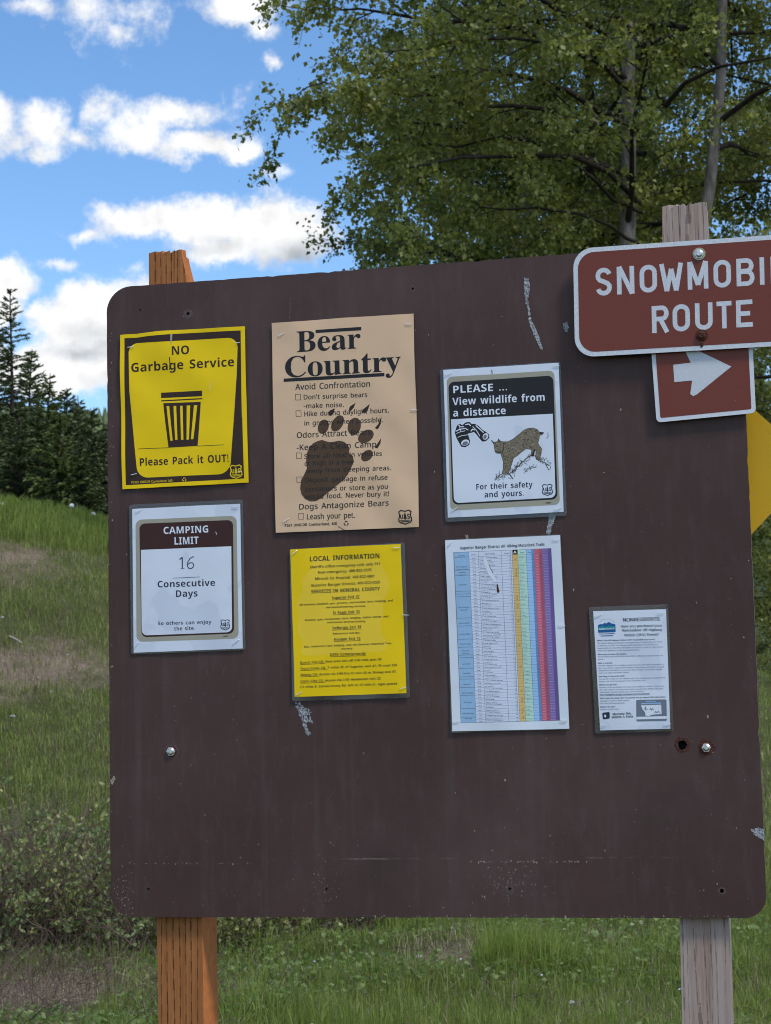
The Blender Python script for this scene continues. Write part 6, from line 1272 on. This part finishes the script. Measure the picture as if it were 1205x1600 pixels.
# the near cottonwood whose boughs reach left across the sky
DA = 27.0
limbs = [
    ([(1000, 130, 27), (800, 40, 26.5), (620, 20, 26), (480, 8, 25.6)], .05), ([(990, 90, 27), (820, -20, 26), (640, -60, 25.6), (470, -40, 25.5)], .05),
    ([(1000, 190, 27), (820, 120, 26.5), (640, 110, 26.2), (470, 165, 26)], .05), ([(1000, 200, 27), (830, 170, 26), (660, 150, 25.5), (500, 130, 25.2)], .045),
    ([(1003, 280, 27), (850, 235, 26.4), (680, 215, 26), (555, 262, 25.8)], .03), ([(1003, 330, 27), (880, 250, 26.4), (700, 240, 26), (610, 315, 25.6)], .03),
    ([(1005, 240, 27), (860, 190, 28), (720, 190, 28.5), (560, 230, 29)], .045), ([(1005, 380, 27), (900, 330, 26), (760, 320, 25.6), (690, 375, 25.4)], .03),
    ([(1005, 60, 27), (900, -60, 26), (760, -120, 25.6), (560, -140, 25.4)], .05), ([(1000, 150, 27), (900, 60, 25.4), (780, 60, 24.8), (600, 80, 24.6)], .045),
]
bare_l = [([(1000, 318, 26.9), (950, 268, 26.2), (900, 246, 25.8), (840, 243, 25.4), (720, 246, 25.2), (640, 262, 25.1)], .045),
          ([(1040, 165, 26.9), (1070, 130, 26.3), (1120, 105, 25.9), (1205, 90, 25.6)], .04), ([(1040, 165, 26.9), (1010, 110, 26.8), (1045, 30, 26.7)], .045),
          ([(960, 215, 26.5), (905, 178, 26.0), (860, 140, 25.8)], .03), ([(700, 90, 26), (730, 40, 25.9), (690, 10, 25.9)], .025)]
_, c = broadleaf('cottonwood_tree', 'tall cottonwood with pale trunk whose leafy boughs reach far left over the sky', base_at(1012, DA), 17.5, .30, 4.6, 30, 21, LEAF_A, BARK, .082, 20, .17, (-.004, 0), 8, 7, limbs, 1, bare_limbs=bare_l); tot += c
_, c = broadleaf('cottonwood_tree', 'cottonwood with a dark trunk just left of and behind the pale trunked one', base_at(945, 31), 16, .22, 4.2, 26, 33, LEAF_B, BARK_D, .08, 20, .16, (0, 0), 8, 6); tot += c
_, c = broadleaf('cottonwood_tree', 'leaning slender cottonwood at the left side of the grove, thin grey trunk', base_at(845, 31.5), 13.5, .25, 2.7, 24, 47, LEAF_A, BARK, .078, 18, .09, (-.01, 0), 8, 6); tot += c
_, c = broadleaf('cottonwood_tree', 'yellow green cottonwood filling the right edge of the photo behind the route sign', base_at(1300, 29), 15.5, .22, 4.6, 36, 58, LEAF_D, BARK, .08, 22, .12, (.004, 0), 8, 7); tot += c
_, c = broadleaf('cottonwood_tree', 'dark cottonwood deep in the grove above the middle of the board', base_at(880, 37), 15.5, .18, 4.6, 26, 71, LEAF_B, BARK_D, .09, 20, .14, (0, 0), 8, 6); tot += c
_, c = broadleaf('young_tree', 'low bright green leafy tree just above the board top, left of the grove', base_at(725, 33), 9.4, .25, 1.7, 22, 83, LEAF_C, BARK, .075, 18, .07, (0, 0), 8, 6, group='low trees below the grove'); tot += c
_, c = broadleaf('young_tree', 'second low bright tree above the board top, between its neighbours', base_at(860, 32), 9.2, .25, 2.0, 20, 84, LEAF_C, BARK, .075, 16, .07, (0, 0), 8, 6, group='low trees below the grove'); tot += c
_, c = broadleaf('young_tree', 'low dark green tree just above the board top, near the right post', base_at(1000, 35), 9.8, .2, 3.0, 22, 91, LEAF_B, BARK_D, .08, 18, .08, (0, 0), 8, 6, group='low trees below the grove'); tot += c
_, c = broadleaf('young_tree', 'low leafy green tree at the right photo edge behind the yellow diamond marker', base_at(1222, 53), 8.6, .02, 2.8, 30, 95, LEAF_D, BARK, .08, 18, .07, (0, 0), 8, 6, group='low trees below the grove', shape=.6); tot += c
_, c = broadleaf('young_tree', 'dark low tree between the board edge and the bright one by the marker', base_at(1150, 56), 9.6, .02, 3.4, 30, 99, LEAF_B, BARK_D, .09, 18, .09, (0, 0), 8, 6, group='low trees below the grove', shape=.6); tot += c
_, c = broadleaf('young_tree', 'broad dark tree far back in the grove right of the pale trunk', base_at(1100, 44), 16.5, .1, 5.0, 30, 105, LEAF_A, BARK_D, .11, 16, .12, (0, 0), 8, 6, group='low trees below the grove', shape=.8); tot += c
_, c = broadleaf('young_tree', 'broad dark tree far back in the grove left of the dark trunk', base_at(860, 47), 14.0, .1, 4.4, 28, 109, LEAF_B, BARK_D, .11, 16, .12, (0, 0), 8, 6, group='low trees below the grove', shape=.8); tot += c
print('leaves', tot)

# conifers on the left
def mat_needle(name, a, b_, c_): return mat_leaf(name, a, b_, c_, .12, 1.5, .7)
NEED = mat_needle('conifer_needles', (.03, .048, .02), (.085, .115, .045), (.17, .215, .08)); NEED2 = mat_needle('conifer_needles_fresh', (.045, .068, .02), (.115, .15, .04), (.22, .27, .085))
def conifer(label, base, height, width, seed, mat, sparse=1.0, low=.02, droop=-.12):
    r = np.random.RandomState(seed); root = empty('conifer_tree', base, label, 'tree', 'conifers beyond the grassy slope')
    T = Tubes(); b = np.array(base, float); tr = [b + np.array([.05 * math.sin(k + seed), .05 * math.cos(k * 1.3), height * k / 10 - (.3 if k == 0 else 0)]) for k in range(11)]
    T.add(tr, .02 * height * .75, .012, 7)
    P = []; D = []; S = []
    z = low * height
    while z < height * .985:
        t = z / height; w = width * (1 - t) ** .85 * (1 if t > .12 else .75 + 2 * t); nb = int((6 + 8 * (1 - t)) * (1 if sparse > .85 else .75))
        for k in range(nb):
            a = r.uniform(0, 6.28); l = w * r.uniform(.55, 1.12) + .10; d = np.array([math.cos(a), math.sin(a), .10 + .5 * t * t + r.uniform(-.1, .1)])
            q = wiggle(tr[0] * 0 + np.array([b[0], b[1], b[2] + z + r.uniform(-.1, .1)]), d, l, 4, r, droop * (1 - t), .06); T.add(q, .018 + .01 * (1 - t), .005, 3)
            n = int(88 * l * sparse) + 12; tt = r.uniform(0.08, 1, n) ** .8 * (len(q) - 1.001); i = tt.astype(int); f = (tt - i)[:, None]; Q = np.array(q)
            p = Q[i] * (1 - f) + Q[i + 1] * f; ax = Q[i + 1] - Q[i]; ax /= np.linalg.norm(ax, axis=1)[:, None]
            sd = np.cross(ax, [0, 0, 1.0]) * r.choice([-1, 1], n)[:, None]; dd = ax * .8 + sd * r.uniform(.1, 1, n)[:, None] + r.normal(0, .22, (n, 3)); dd[:, 2] -= .25
            P.append(p); D.append(dd); S.append(r.uniform(.11, .26, n) * (.55 + .6 * (1 - t)))
        z += (.17 + .16 * (1 - t)) * (1.15 if sparse < .8 else 1)
    L_ = Leaves(seed); L_.P = P; L_.D = D; L_.S = S; T.build('trunk', BARK_D, root); L_.build('crown', mat, root, .26)
    return root
for px, D, top, w, sd, m, spn, lab in [
    (18, 56, 452, 1.75, 1, NEED, .62, 'tallest open branched conifer at the left photo edge'), (-2, 60, 500, 1.7, 2, NEED, .8, 'dark conifer half cut off by the left photo edge'),
    (50, 60, 545, 1.45, 3, NEED, .9, 'second tallest conifer, just right of the tallest one'), (77, 58, 583, 1.25, 4, NEED2, .9, 'greener conifer third from the left edge'),
    (104, 60, 606, 1.35, 5, NEED, 1.1, 'dense dark conifer in the middle of the left group'), (124, 64, 618, 1.0, 6, NEED, 1.1, 'narrow conifer right of the dense dark one'),
    (146, 58, 637, 1.3, 7, NEED, 1.2, 'dark conifer nearest the left edge of the board'), (165, 60, 660, 1.3, 8, NEED, 1.1, 'short conifer beginning behind the board edge'),
    (60, 52, 640, 1.35, 9, NEED, 1.2, 'lower bushy conifer in front of the tall ones'), (95, 50, 655, 1.2, 10, NEED2, 1.2, 'short fresh green conifer in front of the group'), (30, 51, 650, 1.4, 15, NEED, 1.2, 'short dark conifer standing in front of the tallest one'),
    (-40, 56, 560, 1.8, 11, NEED, .9, 'conifer outside the left edge beyond the slope'), (195, 62, 640, 1.4, 12, NEED, 1.0, 'conifer hidden behind the left part of the board'), (230, 58, 670, 1.4, 13, NEED, 1.0, 'shorter conifer hidden behind the board'), (128, 50, 690, 1.1, 14, NEED, 1.2, 'lowest dark conifer near the slope crest by the board')]:
    b = base_at(px, D); tp = at(px, top, D); conifer(lab, b, tp.z - b[2], w * (1.45 if spn > 1 else 1.2), sd, m, spn)

# far forest on the hill: one mass
r = np.random.RandomState(5); PV = []; PF = []; nn = 0
k7 = np.arange(7) * 2 * math.pi / 7
for _ in range(5200):
    s = r.uniform(-170, 40); t = r.uniform(.25, 1.0); D = 330 + 150 * t
    top = 69 + 10 * math.sin(s * .011 + 1) + 5 * math.sin(s * .04) - .08 * max(0, s + 20)
    p = world_ds(D, s); z = -2 + (top + 2) * math.sin(t * math.pi / 2) ** 1.2; h = r.uniform(5, 10); w = h * r.uniform(.16, .24); ph = r.uniform(0, 6)
    for lv, (z0, z1, ww) in enumerate([(.08, .55, 1.0), (.35, .8, .72), (.62, 1.0, .45)]):
        jag = 1 + .25 * r.uniform(-1, 1, 7)
        ring = np.stack([p.x + w * ww * jag * np.cos(k7 + ph), p.y + w * ww * jag * np.sin(k7 + ph), np.full(7, z + h * z0)], 1)
        PV.append(np.vstack([ring, [[p.x, p.y, z + h * z1]]])); j = np.arange(7); PF.append(np.stack([j, (j + 1) % 7, np.full(7, 7)], 1) + nn); nn += 8
far = np_mesh('distant_forest', np.concatenate(PV), np.concatenate(PF), mat_leaf('distant_forest_green', (.045, .075, .03), (.09, .13, .05), (.16, .20, .08), .1, .03, .8), None, False, 'stuff')

# ------------------------------------------------------------------ shrubs below and left of the board
def shrub(label, D, s, h, w, seed, nstem, leafm, leaf=.042, per=8, bare=.3, name='leafy_shrub', grp='shrubs at the foot of the slope'):
    r = np.random.RandomState(seed); p = world_ds(D, s); root = empty(name, (p.x, p.y, p.z), label, 'shrub', grp); T = Tubes(); Lf = Leaves(seed); b = np.array(p)
    for k in range(nstem):
        a = r.uniform(0, 6.28); o = np.array([math.cos(a), math.sin(a), 0]) * r.uniform(0, w * .55); d = np.array([math.cos(a) * r.uniform(.1, .9), math.sin(a) * r.uniform(.1, .9), 1.0])
        q = wiggle(b + o - np.array([0, 0, .05]), d, h * r.uniform(.3, 1.25), 5, r, -.06, .16); T.add(q, .006, .002, 3)
        for j in range(5):
            pp, dd = interp(q, r.uniform(.25, .98)); q2 = wiggle(pp, dd / np.linalg.norm(dd) + r.normal(0, .7, 3), h * r.uniform(.12, .35), 3, r, 0, .2); T.add(q2, .003, .0012, 3)
            if r.rand() > bare: Lf.along(q2, int(per * r.uniform(.5, 1.6)), leaf, .02, -.2)
    T.build('stems', TWIG, root)
    if Lf.P: Lf.build('foliage', leafm, root, .6)
TWIG = mat_bark('dry_twig', (.08, .052, .04), (.26, .19, .155))
SH1 = mat_leaf('shrub_leaf', (.08, .11, .032), (.19, .23, .07), (.44, .43, .17), .3, 4); SH2 = mat_leaf('shrub_leaf_dark', (.06, .09, .032), (.15, .20, .07), (.30, .36, .15), .3, 4)
for lab, D, s, h, w, sd, ns, m, br in [
    ('leafy shrub with yellowish leaves beside the lower left corner of the board', 12.9, -2.02, .95, .6, 1, 80, SH1, .3), ('shrub mixed with brown twigs at the left photo edge', 12.6, -2.62, .85, .6, 2, 120, SH2, .55),
    ('dense green shrub behind the lower left board corner', 12.6, -1.55, .85, .6, 3, 80, SH2, .4), ('low green shrub behind the left post', 12.5, -1.05, .55, .5, 4, 90, SH1, .3), ('low brown twiggy shrub below the middle of the board', 12.9, -.42, .55, .5, 5, 130, SH2, .88),
    ('twiggy dark shrub between two leafy ones', 13.3, -2.35, .95, .5, 6, 120, SH2, .6), ('small leafy shrub on the slope above the others, close to the board edge', 15.2, -2.55, .5, .3, 11, 50, SH1, .4), ('small twiggy shrub on the slope near the left photo edge', 15.8, -3.0, .55, .35, 12, 60, SH2, .7), ('small bare shrub on the slope between two leafy ones', 14.3, -2.7, .6, .35, 14, 60, SH1, .8),
    ('shrub outside the left edge of the view', 12.8, -3.2, .9, .6, 7, 90, SH1, .3), ('dry brown shrub right of the left post', 13.1, -.8, .5, .5, 8, 110, SH1, .75)]:
    shrub(lab, D, s, h, w, sd, ns, m, bare=br)

# ------------------------------------------------------------------ grass, weeds, litter
def blades(name, n, box, seed, mat, hgt, wid, keep, lean=.35, label=None, clump=0.0):
    r = np.random.RandomState(seed); D0, D1, s0, s1, persp = box
    D = D0 + (D1 - D0) * r.uniform(0, 1, n) ** .9; s = r.uniform(s0, s1, n) * (D if persp else 1)
    x = CX + F2.x * D + R2.x * s; y = CY + F2.y * D + R2.y * s
    if clump:
        cn = n // 26; ci = r.randint(0, cn, n); x = x[ci] + r.normal(0, clump, n); y = y[ci] + r.normal(0, clump, n)
    k = r.uniform(0, 1, n) < keep(x, y); x, y = x[k], y[k]; n = len(x); z = ground_h(x, y) - .01
    big = .7 + .6 * (.5 + .5 * wob(x, y, 2.4, 31)); h = hgt * r.uniform(.45, 1.25, n) * big; a = r.uniform(0, 6.28, n); w = wid * r.uniform(.6, 1.4, n)
    la = r.uniform(0, 6.28, n); ll = np.abs(r.normal(0, lean, n)) * h
    B = np.stack([x, y, z], 1); sd = np.stack([np.cos(a), np.sin(a), 0 * a], 1) * w[:, None] / 2; ln = np.stack([np.cos(la), np.sin(la), 0 * a], 1)
    m_ = B + ln * (ll * .35)[:, None] + np.stack([0 * a, 0 * a, h * .6], 1); t = B + ln * ll[:, None] + np.stack([0 * a, 0 * a, h * (1 - .25 * np.minimum(1, ll / h))], 1)
    V = np.stack([B - sd, B + sd, m_ + sd * .75, m_ - sd * .75, t], 1).reshape(-1, 3); i = np.arange(n)[:, None] * 5
    F = np.concatenate([i + np.array([[0, 1, 2]]), i + np.array([[0, 2, 3]]), i + np.array([[3, 2, 4]])], 0)
    return np_mesh(name, V, F, mat, None, False, 'stuff')
GR = mat_leaf('grass_blade', (.075, .095, .024), (.18, .23, .055), (.34, .39, .12), .4, 2.6, .6, .9)
GR2 = mat_leaf('grass_blade_bright', (.095, .135, .02), (.18, .25, .045), (.31, .37, .10), .45, 1.6, .6, .7)
DRY = mat_leaf('dry_grass_blade', (.16, .12, .08), (.30, .24, .17), (.50, .42, .31), .25, 2.0, .8)
lush = lambda x, y: np.clip(1.0 + .35 * wob(x, y, 2.7, 92) - 2.4 * np.clip(bare(x, y) - .18, 0, 1), .02, 1)
dry = lambda x, y: np.clip(.30 + .25 * wob(x, y, 3.1, 91) + 1.5 * np.clip(bare(x, y) - .18, 0, 1), 0, 1)
blades('grass', 150000, (8.3, 16, -.30, .27, True), 1, GR, .095, .0045, lush)
blades('grass', 110000, (15, 33, -.30, -.06, True), 2, GR, .10, .008, lush)
blades('grass', 45000, (15, 48, -.06, .30, True), 3, GR, .16, .013, lush)
blades('tall_grass', 30000, (26, 33.5, -.30, -.08, True), 4, GR2, .20, .012, lambda x, y: 0 * x + 1, .3)
blades('bank_grass_tufts', 30000, (14, 30, -.26, -.10, True), 12, GR, .13, .007, lambda x, y: np.clip(lush(x, y), .25, 1), .5, clump=.10)
blades('dry_grass', 120000, (8.3, 30, -.30, .27, True), 5, DRY, .10, .0045, dry, .9)
blades('grass_tufts', 26000, (8.6, 15, -.16, .26, True), 6, GR2, .17, .005, lambda x, y: lush(x, y) * .9, .4, clump=.07)
pt = world_ds(11.3, .72)
blades('grass_tufts', 5200, (10.9, 11.7, .45, 1.05, False), 8, GR2, .26, .005, lambda x, y: np.exp(-((x - pt.x) ** 2 + (y - pt.y) ** 2) / .05), .35)
# broad-leaved ground cover
Lf = Leaves(9); r = np.random.RandomState(9); D = r.uniform(8.6, 14.5, 30000); s = r.uniform(-.24, .27, 30000) * D
x = CX + F2.x * D + R2.x * s; y = CY + F2.y * D + R2.y * s; k = (r.uniform(0, 1, 30000) < lush(x, y)) & (wob(x, y, 1.7, 44) > -.25); x, y = x[k], y[k]
Lf.P = [np.stack([x, y, ground_h(x, y) + r.uniform(.01, .09, len(x))], 1)]; d = r.normal(0, 1, (len(x), 3)); d[:, 2] = np.abs(d[:, 2]) * .4; Lf.D = [d]; Lf.S = [r.uniform(.018, .045, len(x))]
Lf.build('clover', mat_leaf('clover_leaf', (.08, .12, .035), (.15, .22, .06), (.28, .36, .13), .38, 1.5), None, .8, 'stuff')
# dead twigs and stalks lying about
T = Tubes(); r = np.random.RandomState(17)
for _ in range(2600):
    D = r.uniform(9.0, 13.5); s = r.uniform(-.25, -.07) * D if r.rand() < .8 else r.uniform(-.07, .2) * D; p = world_ds(D, s)
    if r.rand() > .25 + 1.3 * bare(np.array([p.x]), np.array([p.y]))[0]: continue
    a = r.uniform(0, 6.28); q = wiggle(np.array([p.x, p.y, p.z + r.uniform(0, .08)]), np.array([math.cos(a), math.sin(a), r.uniform(0, 1.1)]), r.uniform(.08, .38), 3, r, -.05, .25); T.add(q, r.uniform(.0012, .0035), .001, 3)
o = T.build('dead_twigs', DRYT := plain('dead_twig_bark', (.15, .11, .09), .9, 0, .6, 3, .1), None); o['kind'] = 'stuff'
T = Tubes()
for _ in range(1500):
    D = r.uniform(10.5, 24); s = r.uniform(-.24, -.14) * D; p = world_ds(D, s)
    q = wiggle(np.array([p.x, p.y, p.z]), np.array([r.normal(0, .4), r.normal(0, .4), 1]), r.uniform(.15, .4), 3, r, 0, .15); T.add(q, .002, .0008, 3)
o = T.build('dead_stalks', TWIG, None); o['kind'] = 'stuff'

def rock(label, D, s, size, seed, col, cat='stone', up=.3):
    r = random.Random(seed); p = world_ds(D, s); bm = bmesh.new(); bmesh.ops.create_icosphere(bm, subdivisions=2, radius=size)
    for v in bm.verts: v.co *= r.uniform(.82, 1.12); v.co.z *= .6
    me = bpy.data.meshes.new('stone'); bm.to_mesh(me); bm.free(); me.materials.append(col); o = bpy.data.objects.new('stone', me); COL.objects.link(o); o.location = (p.x, p.y, p.z + size * up); tag(o, label, cat, 'pale stones on the grassy slope')
STN = plain('pale_stone', (.42, .41, .40), .85, 0, .25, 20)
def slope_D(px, py):
    """forward distance at which the view ray through a pixel meets the ground"""
    for k in range(400):
        D = 7 + k * .1; p = at(px, py, D)
        if p.z <= gz(p): return D, p
    return None, None
for px, py, sz, sd, lab in [(3, 967, .028, 1, 'small white stone at the left photo edge on the eroded bank'), (105, 1025, .02, 2, 'small grey stone in the grass left of the camping poster'), (80, 1082, .022, 3, 'pale stone lower down the bare bank'), (20, 1122, .03, 4, 'flat stone on the bare soil near the left edge'), (148, 905, .02, 5, 'tiny pale stone high on the green slope beside the board'), (60, 1060, .018, 6, 'tiny stone in the middle of the bare bank'), (893, 1570, .02, 7, 'grey stone in the grass left of the grey post'), (395, 1568, .02, 8, 'light stone on the grass right of the orange post'), (655, 1500, .025, 9, 'stone on the bare patch under the board')]:
    D, p = slope_D(px, py)
    if D: d_, s_ = ds(p.x, p.y); rock(lab, float(d_), float(s_), sz, sd, STN)
D, p = slope_D(28, 1003)
T = Tubes(); a = np.array(at(15, 994, D)); b = np.array(at(41, 1009, D - .15)); T.add([a, (a + b) / 2 + [0, 0, .01], b], .012, .008, 6); o = T.build('stick', plain('bleached_stick', (.5, .47, .44), .8), None); tag(o, 'bleached white stick lying on the bare bank at the left', 'stick')
# dandelion heads gone to seed near the crest
def dandelion(px, py, D, label):
    p = np.array(at(px, py, D)); g = gz(p); root = empty('dandelion', (p[0], p[1], g), label, 'flower', 'white seed heads on the slope crest'); T = Tubes()
    q = [np.array([p[0] - .08, p[1], g]), np.array([p[0] - .03, p[1], (g + p[2]) / 2]), p]; T.add(q, .006, .004, 5); T.build('stalk', DRY, root)
    bm = bmesh.new(); bmesh.ops.create_icosphere(bm, subdivisions=2, radius=.035); rr = random.Random(px)
    for v in bm.verts: v.co *= rr.uniform(.75, 1.15); v.co += Vector(p)
    me = bpy.data.meshes.new('seed_head'); bm.to_mesh(me); bm.free(); me.materials.append(MT['white_plain']); link('seed_head', me, root)
dandelion(112, 790, 28.0, 'white seed head on a stalk standing above the crest grass'); dandelion(2, 788, 28.5, 'white seed head cut by the left photo edge on the crest'); dandelion(146, 803, 30.5, 'small pale seed head between the tall one and the board')
T = Leaves(3); r = np.random.RandomState(3); D = r.uniform(8.8, 13, 10); s = r.uniform(-.05, .25, 10) * D
x = CX + F2.x * D + R2.x * s; y = CY + F2.y * D + R2.y * s
T.P = [np.repeat(np.stack([x, y, ground_h(x, y) + .10], 1), 6, 0)]; T.D = [r.normal(0, 1, (60, 3)) * [1, 1, .4]]; T.S = [np.full(60, .010)]; T.build('white_clover_flowers', MT['white_plain'], None, .9, 'stuff')
